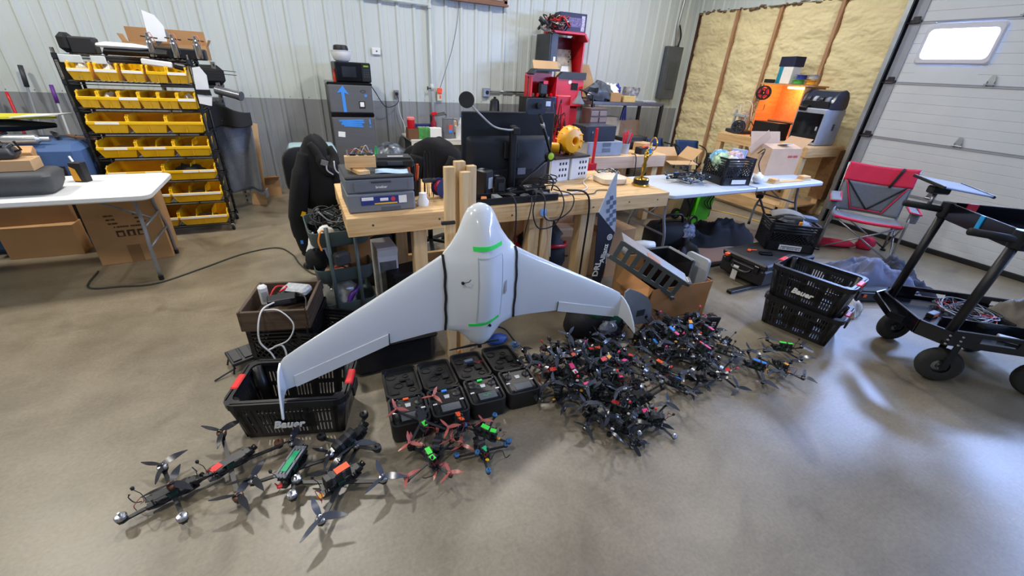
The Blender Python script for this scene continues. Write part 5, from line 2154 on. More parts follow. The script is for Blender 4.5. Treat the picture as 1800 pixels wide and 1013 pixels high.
def bauer_crate(label, loc, rz, W=.53, D=.34, H=.255, group=None, rx=0, logo=True):
    t = thing('slotted_crate', label, 'crate', loc, rz, group, rx=rx)
    for nm, M_, w in (('front_wall', T(0, -D / 2, 0), W), ('back_wall', T(0, D / 2, 0) @ rot(0, 0, 180), W), ('end_wall', T(-W / 2, 0, 0) @ rot(0, 0, -90), D), ('end_wall', T(W / 2, 0, 0) @ rot(0, 0, 90), D)):
        b = MB()
        slotted_wall(b, M_, w - .06, H, .1, nm == 'front_wall')
        b.build(nm, CRATE, t)
    b = MB()
    ou, inn = rrect(W + .02, D + .02, .06, 3), rrect(W - .045, D - .045, .04, 3)
    N = len(ou)
    vs_ = [(x, y, H - .035) for x, y in ou] + [(x, y, H) for x, y in ou] + [(x, y, H) for x, y in inn] + [(x, y, H - .02) for x, y in inn]
    fs = []
    for r_ in range(3):
        for k in range(N):
            k2 = (k + 1) % N
            fs.append((r_ * N + k, r_ * N + k2, (r_ + 1) * N + k2, (r_ + 1) * N + k))
    b.add(vs_, fs)
    for k in range(4):
        for (x, y) in ((-W / 2 + .03, -D / 2 + .03), (W / 2 - .03, -D / 2 + .03), (W / 2 - .03, D / 2 - .03), (-W / 2 + .03, D / 2 - .03)):
            pass
    b.build('rim', CRATE, t)
    for sx in (-1, 1):
        for sy in (-1, 1):
            b = MB()
            b.tube([(sx * (W / 2 - .065), sy * (D / 2 - .065), 0), (sx * (W / 2 - .03), sy * (D / 2 - .03), H - .01)], .03, 8)
            b.build('corner_post', CRATE, t, True)
    b = MB()
    b.box((0, 0, .006), (W - .1, D - .1, .012), None, .003)
    b.build('crate_floor', CRATE, t)
    for s in (-1, 1):
        b = MB()
        b.box((s * (W / 2 - .004), 0, H - .008), (.034, .11, .03), None, .006)
        b.build('red_latch', mat('latch_red', (226, 40, 40), .4), t)
        b = MB()
        b.box((s * (W / 2 + .012), 0, H - .07), (.012, .09, .06), None, .004)
        b.build('end_handle', CRATE, t)
    if logo:
        lettering('Bauer', .056, PAPER, t, (-.012, -D / 2 + .009, .1), UPRIGHT @ rot(0, 0, 0), shear=.25, bold=.0022, font_width=1.05, depth=.003)
    return t
bauer_crate('open black slotted crate with red latches under the left wing tip', (-.232, 1.915, 0), -17, .54, .33)
bauer_crate('black slotted crate, lower of the two stacked before the camp chair', (3.34, 1.50, 0), -74, .52, .36, .25, logo=False)
c2 = bauer_crate('black slotted crate with lettering, upper of the two stacked crates', (3.325, 1.51, .252), -77, .52, .36, .25)

# ---------------------------------------------------------------- milk crates
def milk_crate(label, loc, rz, W=.33, D=.33, H=.28, rx=0, ry=0):
    t = thing('milk_crate', label, 'crate', loc, rz, rx=rx, ry=ry)
    for nm, M_, w in (('front_wall', T(0, -D / 2, 0), W), ('back_wall', T(0, D / 2, 0) @ rot(0, 0, 180), W), ('end_wall', T(-W / 2, 0, 0) @ rot(0, 0, -90), D), ('end_wall', T(W / 2, 0, 0) @ rot(0, 0, 90), D)):
        b = MB(M_)
        a = w / 2
        for z in (.035, H - .012, H - .037, H - .062, H - .087, .075):
            b.box((0, .004, z), (w, .012, .012 if z > .05 else .07), None)
        b.box((0, .004, H - .01), (w, .016, .02))
        for s in (-1, 1):
            b.box((s * (a - .012), .004, H / 2), (.024, .012, H))
        n = int(w / .026)
        z0, z1 = .07, H - .09
        for i in range(-n // 2 - 4, n // 2 + 5):
            for d in (-1, 1):
                x0, x1 = i * .034 - d * .055, i * .034 + d * .055
                # clip the diagonal bar to the wall
                p, q = Vector((x0, .004, z0)), Vector((x1, .004, z1))
                lo_, hi_ = -a + .012, a - .012
                if min(p.x, q.x) > hi_ or max(p.x, q.x) < lo_:
                    continue
                for e_ in range(2):
                    P_, Q_ = (p, q) if e_ == 0 else (q, p)
                    lim = lo_ if P_.x < lo_ else hi_ if P_.x > hi_ else None
                    if lim is not None:
                        k = (lim - P_.x) / (Q_.x - P_.x)
                        nw = P_ + (Q_ - P_) * k
                        if e_ == 0:
                            p = nw
                        else:
                            q = nw
                if (q - p).length > .01:
                    b.bar(p, q, .006, .008, (0, 1, 0))
        b.build(nm, CRATE, t)
    b = MB()
    b.box((0, 0, .006), (W - .01, D - .01, .012))
    b.build('crate_floor', CRATE, t)
    return t
c = milk_crate('black milk crate full of bags on the pale grey table', (4.14, 3.14, .73), -10, .36, .34, .28)
b = MB()
b.box((.02, -.182, .04), (.18, .003, .045))
b.build('white_label', PAPER, c)
t = thing('snack_bag', 'colourful plastic bags stuffed into the crate on the grey table', 'bag', (4.10, 3.14, .745))
for k, (m_, x, y, z, r) in enumerate(((mat('film_pink', (226, 186, 190), .25, var=.5, scale=30), .05, -.02, .22, .12), (mat('film_green', (176, 206, 170), .25, var=.5, scale=30), -.06, .02, .21, .11), (mat('film_blue', (120, 176, 206), .3, var=.3, scale=20), -.05, .08, .24, .1), (mat('film_clear', (216, 210, 204), .2, var=.3, scale=30), .0, -.06, .2, .1))):
    b = MB()
    b.blob((x, y, z), (r, r * .8, r * .8), 14, 9, .35, 3, k * 5)
    b.build('bag', m_, t, 40)
t = thing('blue_folder', 'pale blue binder poking out of the crate on the table', 'binder', (4.22, 3.13, .75), 20)
b = MB()
b.box((0, 0, .18), (.05, .15, .3), rot(0, 12, 0), .006)
b.build('cover', mat('binder_blue', (150, 176, 216), .4), t)
c = milk_crate('black milk crate of tools standing on the hard case', (4.27, 2.36, .255), -38, .44, .32, .27)
b = MB()
b.box((-.0, -.173, .04), (.2, .003, .05))
b.build('white_label', PAPER, c)
print_marks(2, .17, .034, GREY, c, (0, -.1755, .04), seed=6)
t = thing('cordless_tool', 'black and orange cordless tools heaped in the milk crate', 'power tool', (4.28, 2.36, .27), -38)
b = MB()
b.blob((0, 0, .2), (.17, .12, .1), 16, 9, .35, 3, 2)
b.build('tool_body', BLACK, t, 40)
b = MB()
b.cyl((-.1, -.02, .27), (.06, -.06, .28), .035, n=12)
b.build('motor_housing', DGREY, t, 40)
b = MB()
b.box((.04, -.1, .25), (.03, .02, .045), None, .004)
b.build('orange_clip', mat('amber_clip', (250, 150, 50), .4), t)
b = MB()
b.sheet(lambda u, v: (-.2 + .3 * u, -.02 + .12 * v, .28 + .04 * math.sin(u * 3) + .02 * v), 10, 5, .01)
b.build('grey_cloth', mat('cloth_grey', (120, 118, 112), .9), t, True)
b = MB()
b.box((.16, .06, .27), (.14, .1, .05), rot(0, 6, 10), .01)
b.build('pale_battery', mat('battery_slate', (84, 96, 120), .5), t)

# ---------------------------------------------------------------- transmitter cases in a row
LCD = mat('lcd_grey', (96, 100, 104), .12)
GASKET = mat('case_black', (24, 24, 26), .55, bump=.15, bscale=120)
FOAMB = mat('case_foam', (30, 29, 29), .9, bump=.3, bscale=80)
TXN = [('orange red', ORANGE, False), ('blue', BLUE, False), ('green', GREEN_TAPE, False), (None, None, False)]
def tx_case(i, x, y, rz):
    col, m_, _ = TXN[i]
    lab = (f'open black transmitter case marked with {col} tape' if col else 'open black transmitter case without coloured tape beside the drone pile') + (', battery in its lid' if i == 2 else '')
    t = thing('transmitter_case', lab, 'case', (x, y, 0), rz, 'row of open transmitter cases')
    w, d, h_ = .198, .215, .115
    b = MB()
    ou, inn = rrect(w, d, .03, 3), rrect(w - .022, d - .022, .02, 3)
    N = len(ou)
    rings = [[(px * .94, py * .94, 0) for px, py in ou], [(px, py, .02) for px, py in ou], [(px, py, h_) for px, py in ou], [(px, py, h_) for px, py in inn], [(px, py, h_ - .03) for px, py in inn]]
    b.loft(rings)
    b.build('case_base', GASKET, t, 40)
    # lid lies open behind
    b = MB()
    ld, lh = .30, .055
    ou, inn = rrect(w, ld, .035, 3), rrect(w - .024, ld - .024, .026, 3)
    rings = [[(px * .95, py * .95, 0) for px, py in ou], [(px, py, .015) for px, py in ou], [(px, py, lh) for px, py in ou], [(px, py, lh) for px, py in inn], [(px * .98, py * .98, lh - .022) for px, py in inn]]
    ML = T(0, d / 2 + .012, .045) @ rot(-7, 0, 0) @ T(0, ld / 2, 0)
    b.m = ML
    b.loft(rings)
    lid = b.build('case_lid', GASKET, t, 40)
    b = MB(ML)
    for (px, py, r) in ((-.02, -.02, .028), (.05, -.08, .022), (-.05, .08, .03), (.03, .07, .018)):
        b.lathe([(r, 0), (r, .007), (r * .8, .007), (r * .75, .001), (.001, .001)], 14, T(px, py, lh - .024))
    for (px, py, sx, sy) in ((.045, -.02, .04, .05), (-.05, -.09, .05, .04), (.02, .02, .06, .02)):
        b.box((px, py, lh - .014), (sx, sy, .012), None, .004)
    b.build('foam_insert', FOAMB, lid, 40)
    b = MB()
    for s in (-1, 1):
        b.box((s * .05, d / 2 + .004, h_ - .02), (.03, .016, .022), None, .004)
    b.build('hinge', BLACK, t)
    # radio seated in the base
    b = MB()
    b.box((0, .0, h_ - .012), (w - .03, d - .04, .03), None, .012)
    ra = b.build('radio_body', BLACK, t, 40)
    b = MB()
    b.box((.004, -.055, h_ + .004), (.1, .052, .004), None, .001)
    sc_ = b.build('screen', LCD, t)
    b = MB()
    b.box((.004, -.055, h_ + .0015), (.125, .07, .004), None, .002)
    b.build('screen_bezel', BLACKG, sc_)
    for s in (-1, 1):
        b = MB()
        b.lathe([(.024, 0), (.022, .008), (.012, .012), (.001, .012)], 14, T(s * .055, .035, h_))
        g = b.build('gimbal', BLACK, t, 40)
        b = MB()
        b.cyl((s * .055, .035, h_ + .01), (s * .055 + .004, .033, h_ + .045), .0035, n=8)
        b.build('stick', CHROME, g)
        b = MB()
        b.box((s * .072, -.015, h_ + .003), (.022, .008, .006), None, .001)
        b.build('white_tag', PAPER, t)
        b = MB()
        b.cyl((s * .08, .08, h_ - .005), (s * .08, .085, h_ + .02), .004, n=6)
        b.build('switch', STEEL, t)
    b = MB()
    b.prism([(-.012, 0), (.012, 0), (.015, .026), (-.015, .026)], 0, .003, T(0, .012, h_ + .003))
    b.build('badge', LGREY, t)
    b = MB()
    b.box((0, .088, h_ + .004), (.1, .016, .016), None, .006)
    b.build('carry_bar', BLACK, t, 40)
    if m_:
        b = MB()
        b.box((-.005, .068, h_ + .008), (.03, .014, .01), None, .002)
        b.build('tape_mark', m_, t)
    if i == 2:
        b = MB(ML)
        b.box((-.0, .03, lh + .004), (.055, .028, .02), rot(0, 0, 6), .003)
        bt = b.build('lid_battery', mat('battery_slate', (0, 0, 0)), lid)
        b = MB(ML)
        b.tube(curve_pts([(.03, .03, lh), (.055, .0, lh), (.07, .02, lh), (.085, .0, lh)], 5), .002, 5)
        b.build('battery_lead', RED, lid)
        b = MB()
        b.tube(curve_pts([(-.02, -.05, h_ + .007), (.0, -.06, h_ + .007), (.01, -.045, h_ + .007), (.025, -.055, h_ + .007)], 4), .0015, 5)
        b.build('green_mark', GREEN_TAPE, t)
    return t
for i, (x, y) in enumerate(((.272, 1.64), (.478, 1.626), (.69, 1.634), (.905, 1.632))):
    tx_case(i, x, y, -3.5)

# ---------------------------------------------------------------- wooden crate, black crates and cart at left
DWOOD = wood('dark_crate_wood', (92, 74, 58), (62, 48, 38))
DWOODY = wood('dark_crate_wood_across', (92, 74, 58), (62, 48, 38), (14, 1, 14))
t = thing('wooden_crate', 'dark wooden box of cables on top of black milk crates', 'crate', (-.27, 2.53, .30), -14)
W_, D_, H_ = .35, .36, .125
for s in (-1, 1):
    b = MB()
    b.box((0, s * D_ / 2, H_ / 2), (W_, .018, H_), None, .002)
    b.build('long_side', DWOOD, t)
    b = MB()
    b.box((s * W_ / 2, 0, H_ / 2), (.018, D_ + .018, H_), None, .002)
    b.build('end_board', DWOODY, t)
b = MB()
b.box((0, 0, .006), (W_, D_, .012))
b.build('bottom_board', DWOOD, t)
ZW = .318
def box_thing(name, label, cat, loc, rz, s, m, bev=.006, rx=0, ry=0, detail=None):
    t = thing(name, label, cat, loc, rz, rx=rx, ry=ry)
    b = MB()
    b.box((0, 0, s[2] / 2), s, None, bev)
    b.build('casing', m, t, 40)
    b = MB()
    b.box((0, -s[1] / 2, s[2] / 2), (s[0] * .6, .003, s[2] * .5), None, .001)
    b.build('face_plate', detail or DGREY, t)
    return t
box_thing('power_brick', 'black power brick lying in the wooden crate', 'power adapter', (-.27, 2.48, .40), 4, (.15, .08, .045), BLACK)
box_thing('white_adapter', 'white plug adapter standing in the wooden crate', 'power adapter', (-.37, 2.6, .345), 10, (.05, .05, .13), WHITE, .012, detail=LGREY)
box_thing('wrapped_pack', 'silver wrapped packet in the wooden crate', 'packet', (-.19, 2.58, .40), -30, (.16, .1, .05), mat('bubble_wrap', (186, 190, 194), .25, var=.2, scale=40, bump=.4, bscale=60), .015)
box_thing('cable_wad', 'grey bundle of leads at the back of the wooden crate', 'cables', (-.22, 2.65, .32), 12, (.2, .1, .06), DGREY, .02)
cable('red cable heaped in the wooden crate', [(-.34, 2.55, .41), (-.3, 2.6, .45), (-.26, 2.62, .44), (-.24, 2.58, .45), (-.28, 2.55, .44)], .006, RED)
cable('white cable spilling over the front of the wooden crate', [(-.3, 2.45, .43), (-.36, 2.36, .44), (-.39, 2.30, .38), (-.4, 2.28, .28), (-.36, 2.27, .2), (-.33, 2.26, .1), (-.29, 2.26, .16), (-.3, 2.27, .24), (-.37, 2.28, .22)], .005, CABLEW)
cable('second white cable looped on the crate front', [(-.37, 2.37, .43), (-.28, 2.32, .44), (-.22, 2.28, .36), (-.26, 2.27, .27), (-.34, 2.27, .24)], .004, CABLEW)
cable('black cable coiled over the wooden crate edge', [(-.18, 2.5, .44), (-.14, 2.4, .45), (-.15, 2.33, .4), (-.16, 2.31, .3), (-.15, 2.3, .2)], .005)
milk_crate('black milk crate under the wooden cable box', (-.26, 2.56, 0), -16, .36, .36, .29)
milk_crate('second black milk crate tucked beside the cart foot', (-.02, 2.42, 0), -30, .30, .30, .25)

TEAL = mat('cart_green_grey', (74, 88, 88), .42, var=.06)
t = thing('utility_cart', 'three tier grey green utility cart loaded with parts', 'cart', (.10, 2.93, 0), 4)
for k, z in enumerate((.62, .36, .10)):
    b = MB()
    ou = rrect(.36 - .0 * k, .42, .05, 4)
    rings = [[(x * .93, y * .93, z) for x, y in ou], [(x, y, z + .02) for x, y in ou], [(x * 1.03, y * 1.03, z + .105) for x, y in ou], [(x * 1.0, y * 1.0, z + .105) for x, y in ou], [(x * .95, y * .95, z + .022) for x, y in ou]]
    b.loft(rings)
    b.build('tray', TEAL, t, 40)
for sx in (-1, 1):
    for sy in (-1, 1):
        b = MB()
        b.tube([(sx * .165 * .5 + .08 * 0, sy * .22, .03), (sx * .165 * .5, sy * .22, .76)], .013, 8)
        b.build('post', TEAL, t, True)
        b = MB()
        b.cyl((sx * .0825 - .012, sy * .22, .025), (sx * .0825 + .012, sy * .22, .025), .025, n=12)
        b.build('caster', BLACK, t, 40)
def heap(name, label, cat, loc, r, m, seed, rz=0, amp=.3, z=.6):
    b = MB()
    b.blob((0, 0, r[2] * z), r, 18, 11, amp, 2.6, seed, flat=0)
    o = b.build(name, m, None, True)
    o.location = loc
    o.rotation_euler = (0, 0, math.radians(rz))
    return tag(o, label, cat)
def tangle(name, label, loc, n, r, h_, seed, mats_, rad=.004):
    t = thing(name, label, 'cables', loc)
    rr = random.Random(seed)
    for k in range(n):
        b = MB()
        pts = []
        a = rr.uniform(0, 6)
        for q in range(7):
            a += rr.uniform(.5, 1.3)
            rad_ = r * rr.uniform(.3, 1)
            pts.append((rad_ * math.cos(a), rad_ * math.sin(a), rr.uniform(.01, h_)))
        b.tube(curve_pts(pts, 5), rad, 5)
        b.build('wire', mats_[k % len(mats_)], t, True)
    return t
tangle('wire_heap', 'tangle of black wires in the top tray of the cart', (.08, 2.95, .66), 12, .14, .15, 4, (CABLE, CABLE, GREY, CABLE), .005)
box_thing('black_charger', 'black brick charger in the cart top tray', 'charger', (.0, 3.0, .65), 30, (.12, .09, .06), BLACK)
heap('white_rag', 'crumpled white rag on the cart top tray front', 'rag', (.03, 2.78, .655), (.05, .04, .06), PAPER, 3)
cable('orange plug lead at the front of the cart top tray', [(.02, 2.76, .72), (.0, 2.7, .74), (-.02, 2.69, .68), (-.01, 2.68, .62)], .006, mat('amber_clip', (0, 0, 0)))
open_box('cardboard_box', 'brown carton in the middle tray of the cart', (.2, 2.98, .385), 20, (.16, .2, .2), CARD, (('+x', 50, .1), ('-y', 60, .09)))
box_thing('black_adapter', 'dark grey angular camera body hanging on the cart middle tray', 'camera', (.1, 2.70, .50), 25, (.1, .07, .09), DGREY, .014)
heap('white_bag', 'crumpled white plastic bag in the cart middle tray', 'bag', (-.03, 3.0, .385), (.07, .08, .17), PAPER, 6)
heap('black_glove', 'black work glove drooping from the cart middle tray', 'glove', (-.05, 2.86, .43), (.07, .05, .09), BLACKM, 9)
box_thing('tan_card', 'tan cardboard pieces in the cart middle tray', 'cardboard', (.06, 2.8, .385), -12, (.14, .12, .05), CARD2, .002)
cable('red wire across the cart middle tray', [(.02, 2.76, .45), (.06, 2.74, .47), (.1, 2.76, .46), (.13, 2.74, .45)], .006, RED)
heap('clear_bag', 'clear plastic bag in the lowest cart tray', 'bag', (.06, 2.86, .125), (.12, .12, .14), mat('clear_film', (150, 150, 142), .2, var=.3, scale=18), 12)
t = thing('purple_tool', 'purple plastic tool in the lowest cart tray', 'tool', (.14, 2.77, .17), 30)
b = MB()
b.tube(curve_pts([(-.05, 0, 0), (-.01, 0, .06), (.05, 0, .1), (.09, 0, .16)], 4), [.02] * 6 + [.013] * 7, 8)
b.build('handle', mat('purple_plastic', (92, 44, 150), .4), t, True)
b = MB()
b.box((.09, 0, .17), (.05, .03, .03), None, .008)
b.build('head', mat('purple_plastic', (0, 0, 0)), t)
# under the bench at left
t = thing('white_carton', 'white open-fronted carton under the bench left end', 'box', (.42, 3.06, 0), 4)
b = MB()
b.box((0, 0, .24), (.15, .22, .48), None, .003)
b.build('carton', PAPER, t)
b = MB()
b.box((0, -.112, .2), (.12, .004, .34))
b.build('window_panel', mat('grey_window', (112, 110, 108), .4, var=.3, scale=9), t)
b = MB()
b.box((0, -.11, .44), (.15, .02, .07), rot(20, 0, 0))
b.build('open_flap', PAPER, t)
heap('puffer_jacket', 'black quilted jacket heaped behind the white carton', 'jacket', (.4, 3.42, 0), (.22, .16, .5), mat('quilted_black', (28, 28, 34), .5, bump=.4, bscale=14), 14, amp=.15)
t = thing('black_duct', 'wide black cylinder standing under the bench', 'cylinder', (.66, 3.5, 0))
b = MB()
b.lathe([(.001, 0), (.12, 0), (.12, .66), (.11, .66), (.1, .02), (.001, .02)], 24)
b.build('shell', mat('duct_black', (44, 46, 54), .3), t, 40)
b = MB()
b.lathe([(.121, .3), (.124, .31), (.121, .32)], 24)
b.build('band', DGREY, t, 40)
t = box_thing('black_toolbox', 'black ribbed equipment box under the bench beside the cylinder', 'toolbox', (.55, 2.94, 0), 14, (.28, .2, .3), BLACK, .01)
for k in range(6):
    b = MB()
    b.box((-.1 + k * .04, -.102, .18), (.006, .006, .16))
    b.build('cooling_rib', DGREY, t)
t = closed_box('hard_bin', 'long low black equipment bin on the floor behind the left wing', (.30, 2.30, 0), 1, (.5, .36, .22), BLACK, cat='bin', bev=.03, lid_gap=False)
b = MB()
b.box((0, 0, .205), (.53, .39, .03), None, .012)
b.build('lid_rim', BLACKG, t)
b = MB()
b.box((.27, -.06, .08), (.03, .05, .15), None, .008)
b.build('side_latch', STEEL, t)
# rc receiver tray on floor behind crate
t = thing('battery_tray', 'black folding battery tray on thin legs behind the left crate', 'stand', (-.53, 2.52, 0), 22)
b = MB()
b.box((0, 0, .07), (.19, .14, .022), rot(8, 0, 0), .004)
b.build('tray_plate', BLACK, t)
for k in range(3):
    b = MB()
    b.box((-.06 + k * .06, 0, .085), (.045, .11, .008), rot(8, 0, 0), .002)
    b.build('slot_plate', DGREY, t)
for sx in (-1, 1):
    for sy in (-1, 1):
        b = MB()
        b.tube([(sx * .08, sy * .05, .065), (sx * .1, sy * .06, .0)], .005, 6)
        b.build('leg', BLACK, t)
b = MB()
b.tube([(-.08, -.05, .03), (-.2, -.06, .006)], .005, 6)
b.build('side_rod', DGREY, t)
# things behind the transmitter cases
t = thing('blue_tool', 'blue plastic tool with coiled lead behind the cases', 'tool', (1.0, 2.16, 0), 10)
b = MB()
b.blob((0, 0, .03), (.08, .05, .035), 14, 8, .15, 3, 2, flat=0)
b.build('body', mat('tool_blue', (32, 72, 150), .4), t, 40)
b = MB()
b.tube(curve_pts([(-.06, .02, .03), (.0, .08, .08), (.09, .05, .06), (.11, -.06, .01)], 5), .006, 6)
b.build('lead', CABLE, t, True)
t = thing('blue_pom', 'small round blue brush on the floor behind the cases', 'brush', (1.075, 2.03, 0))
b = MB()
rr = random.Random(3)
for k in range(60):
    a, e = rr.uniform(0, 2 * PI), rr.uniform(0, PI / 2)
    d = Vector((math.cos(a) * math.cos(e), math.sin(a) * math.cos(e), math.sin(e) * .9 + .1)) * .045
    b.tube([(0, 0, .03), Vector((0, 0, .03)) + d], .0025, 4)
o = b.build('bristles', mat('bristle_blue', (110, 150, 190), .5), t)
o['kind'] = 'stuff'
t = thing('black_puck', 'small black lens cap lying on the floor behind the drone pile', 'cap', (1.28, 1.98, 0))
b = MB()
b.lathe([(.001, 0), (.026, 0), (.028, .012), (.02, .022), (.001, .022)], 16)
b.build('cap_body', BLACK, t, 40)
# green and black bag under right wing
t = thing('gym_bag', 'black and green bag slumped under the right wing', 'bag', (1.72, 2.02, 0), -6)
b = MB()
b.blob((0, 0, .13), (.24, .15, .2), 20, 12, .25, 2.4, 21, flat=0)
b.build('bag_body', BLACKM, t, True)
b = MB()
b.blob((.07, -.1, .2), (.08, .05, .07), 14, 9, .2, 2.4, 4)
b.build('green_pocket', mat('bag_green', (28, 84, 60), .7), t, True)
b = MB()
b.blob((-.06, -.08, .24), (.07, .05, .06), 14, 9, .2, 2.4, 8)
b.build('green_pocket', mat('bag_green', (0, 0, 0)), t, True)
b = MB()
b.blob((.0, -.16, .15), (.07, .04, .05), 14, 9, .5, 4, 5)
b.build('clear_film', mat('film_smoke', (120, 122, 130), .15, var=.4, scale=30), t, 40)
# carton with aluminium rib section, grey fin, cases
t = open_box('cardboard_box', 'open carton of scrap parts right of the flying wing', (2.44, 2.11, 0), -4, (.56, .38, .33), mat('cardboard_warm', (188, 134, 84), .85, var=.06, scale=3), (('-x', 150, .12), ('+y', 10, .1)))
t = thing('wing_rib_section', 'aluminium channel with oval holes leaning out of the carton', 'metal part', (0, 0, 0))
A_, B_ = Vector((1.85, 2.10, .64)), Vector((2.34, 1.89, .335))
dx = (B_ - A_).normalized()
dn = Vector((0, -1, 0)) - dx * Vector((0, -1, 0)).dot(dx)
dn.normalize()
dz = dn.cross(dx)
if dz.z < 0:
    dz = -dz
dz, dn = dz * .91 + dn * .41, dn * .91 - dz * .41
RIBM = mat('rib_olive', (112, 120, 118), .35, .5)
hh = .165
def rp(s, z, n):
    return A_ + dx * s + dz * z + dn * n
Ln = (B_ - A_).length
b = MB()
b.bar(rp(0, hh / 2, -.03), rp(Ln, hh / 2, -.03), .12, .006, dz)
b.build('top_flange', mat('flange_alloy', (146, 148, 143), .4, .4), t)
b = MB()
b.bar(rp(0, -hh / 2, .0), rp(Ln, -hh / 2, 0), .05, .006, dz)
b.build('bottom_flange', RIBM, t)
nh = 7
for k in range(nh + 1):
    s = .02 + (Ln - .05) * k / nh
    b = MB()
    sl = .02
    b.bar(rp(s + sl, -hh / 2, .026), rp(s - sl, hh / 2, .026), .036, .006, dn)
    b.build('rib_web', RIBM, t)
for zz in (-hh / 2 + .018, hh / 2 - .014):
    b = MB()
    b.bar(rp(0, zz, .027), rp(Ln, zz, .027), .006, .03, dz)
    b.build('edge_web', RIBM, t)
for zz in (-hh / 2, hh / 2):
    b = MB()
    x_, y_, z_ = dx, dz, dn
    M2 = Matrix(((x_.x, y_.x, z_.x, 0), (x_.y, y_.y, z_.y, 0), (x_.z, y_.z, z_.z, 0), (0, 0, 0, 1)))
    b.lathe([(.001, -.03), (.022, -.03), (.022, .034), (.012, .04), (.001, .04)], 14, T(*rp(Ln + .005, zz, 0)) @ M2)
    b.build('end_fitting', CHROME, t, 40)
b = MB()
b.bar(rp(.22, hh / 2 + .004, .0), rp(.34, hh / 2 + .004, .0), .055, .002, dz)
b.build('copper_patch', mat('copper_patch', (170, 116, 76), .4, .4), t)
b = MB()
b.cyl(rp(Ln, -hh / 2, -.03), rp(Ln, hh / 2, -.03), .006, n=8)
b.build('end_strut', ALU, t)
t = thing('grey_fin', 'grey curved composite fin standing left of the carton', 'aircraft part', (0, 0, 0))
b = MB()
b.prism([(1.86, .14), (2.0, .10), (2.12, .09), (2.115, .17), (2.09, .25), (2.04, .32), (1.96, .37), (1.9, .40), (1.85, .42), (1.82, .40), (1.82, .3)], -.006, .006, T(0, 1.885, 0) @ rot(90, 0, 0))
b.build('fin_plate', mat('fin_grey', (134, 140, 146), .35), t)
b = MB()
b.box((2.0, 1.876, .2), (.07, .003, .05))
b.build('info_label', DGREY, t)
b = MB()
b.tube([(1.88, 1.89, .14), (1.88, 1.93, .0)], .012, 6)
b.tube([(2.1, 1.89, .1), (2.1, 1.93, .0)], .012, 6)
b.build('stand_peg', DGREY, t)
t = thing('black_bin', 'dark grey plastic bin standing in the carton', 'bin', (2.46, 2.16, .012), -4)
b = MB()
b.loft([[(x, y, z) for x, y in rrect(w, d, .02, 2)] for w, d, z in ((.2, .26, 0), (.24, .3, .46), (.25, .31, .47), (.22, .28, .46), (.19, .25, .2))])
b.build('bin_shell', BLACK, t, 40)
b = MB()
b.box((.125, 0, .3), (.03, .3, .34), None, .008)
b.build('grey_edge', GREY, t)
b = MB()
b.loft([[(2.66 + x * .0 + d, 2.05 + x, .28 + y) for x, y in rrect(.22, .42, .03, 3)] for d in (0, .025)])
o = b.build('tote_lid', LGREY, None, 40)
tag(o, 'pale grey tote lid wedged in the carton right side', 'lid')
t = thing('white_tube', 'white plastic pipe elbow lying behind the aluminium channel', 'pipe', (2.42, 2.42, .46), 0)
b = MB()
b.tube([(-.2, 0, 0), (0, -.01, 0), (.08, -.04, -.01)], .05, 14)
b.build('pipe', WHITE, t, True)
b = MB()
b.lathe([(.04, -.002), (.001, -.002)], 14, T(.083, -.042, -.01) @ rot(0, 90, -20))
b.build('pipe_opening', BLACKM, t)
b = MB()
b.box((-.05, .0, -.25), (.3, .12, .4), None, .006)
b.build('carton_support', CARD, t)
t = thing('cup_holder', 'dark grey can standing beside the carton', 'can', (2.83, 2.06, 0))
b = MB()
b.lathe([(.001, 0), (.055, 0), (.06, .22), (.062, .26), (.05, .26), (.05, .03), (.001, .03)], 18)
b.build('can_shell', DGREY, t, 40)
b = MB()
b.lathe([(.0625, .17), (.0635, .24), (.0625, .25)], 18)
b.build('band', BLACK, t, 40)
# ---------------------------------------------------------------- red tool chests and metal shelf by the back wall
t = thing('tool_hutch', 'tall red open tool hutch standing against the back wall', 'tool cabinet', (3.86, 6.42, 0))
b = MB()
b.prism([(-.3, -.2), (.28, -.2), (.28, .28), (-.3, .28)], 0, 1.2)
b.build('cabinet_base', RED, t)
for k in range(5):
    b = MB()
    b.box((-.13, -.206, .95 - k * .16), (.3, .012, .14), None, .003)
    d = b.build('drawer', BLACK if k < 3 else RED, t)
    b = MB()
    b.box((-.13, -.216, 1.005 - k * .16), (.28, .01, .014), None, .002)
    b.build('drawer_pull', ALU, d)
b = MB()
b.box((-.32, .02, 1.7), (.02, .44, 1.02))
b.box((-.26, -.19, 1.7), (.12, .02, 1.02))
b.build('side_panel', mat('hutch_dark', (50, 52, 58), .4), t)
b = MB()
b.prism([(-.2, 0), (.2, 0), (.2, 1.0), (.12, 1.04), (-.2, 1.04)], -.012, .012, T(.3, .04, 1.2) @ rot(90, 0, 90))
b.build('side_panel', RED, t)
b = MB()
b.bar((-.32, -.1, 2.235), (.24, -.1, 2.235), .3, .035, (0, 0, 1), .006)
b.bar((.24, -.1, 2.235), (.31, -.1, 2.14), .3, .035, (0, 0, 1), .006)
b.build('top_hood', RED, t)
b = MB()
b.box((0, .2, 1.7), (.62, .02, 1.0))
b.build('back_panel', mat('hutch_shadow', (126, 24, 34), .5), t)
b = MB()
b.box((.02, .05, 1.82), (.42, .012, .44), rot(-18, 0, 0))
b.build('map_board', mat('map_print', (198, 186, 160), .7, var=.45, scale=9), t)
b = MB()
b.prism([(-.02, 0), (.2, 0), (.17, .3), (.06, .3)], 0, .01, T(-.02, -.02, 1.5) @ rot(80, 0, 0))
b.build('white_sheet', PAPER, t)
for k in range(5):
    b = MB()
    b.lathe([(.012, 0), (.012, .003), (.001, .003)], 8, T(.14 + .03 * (k % 2), -.02 + .02, 1.86 + k * .035) @ rot(72, 0, 0))
    b.build('black_dot', BLACK, t)
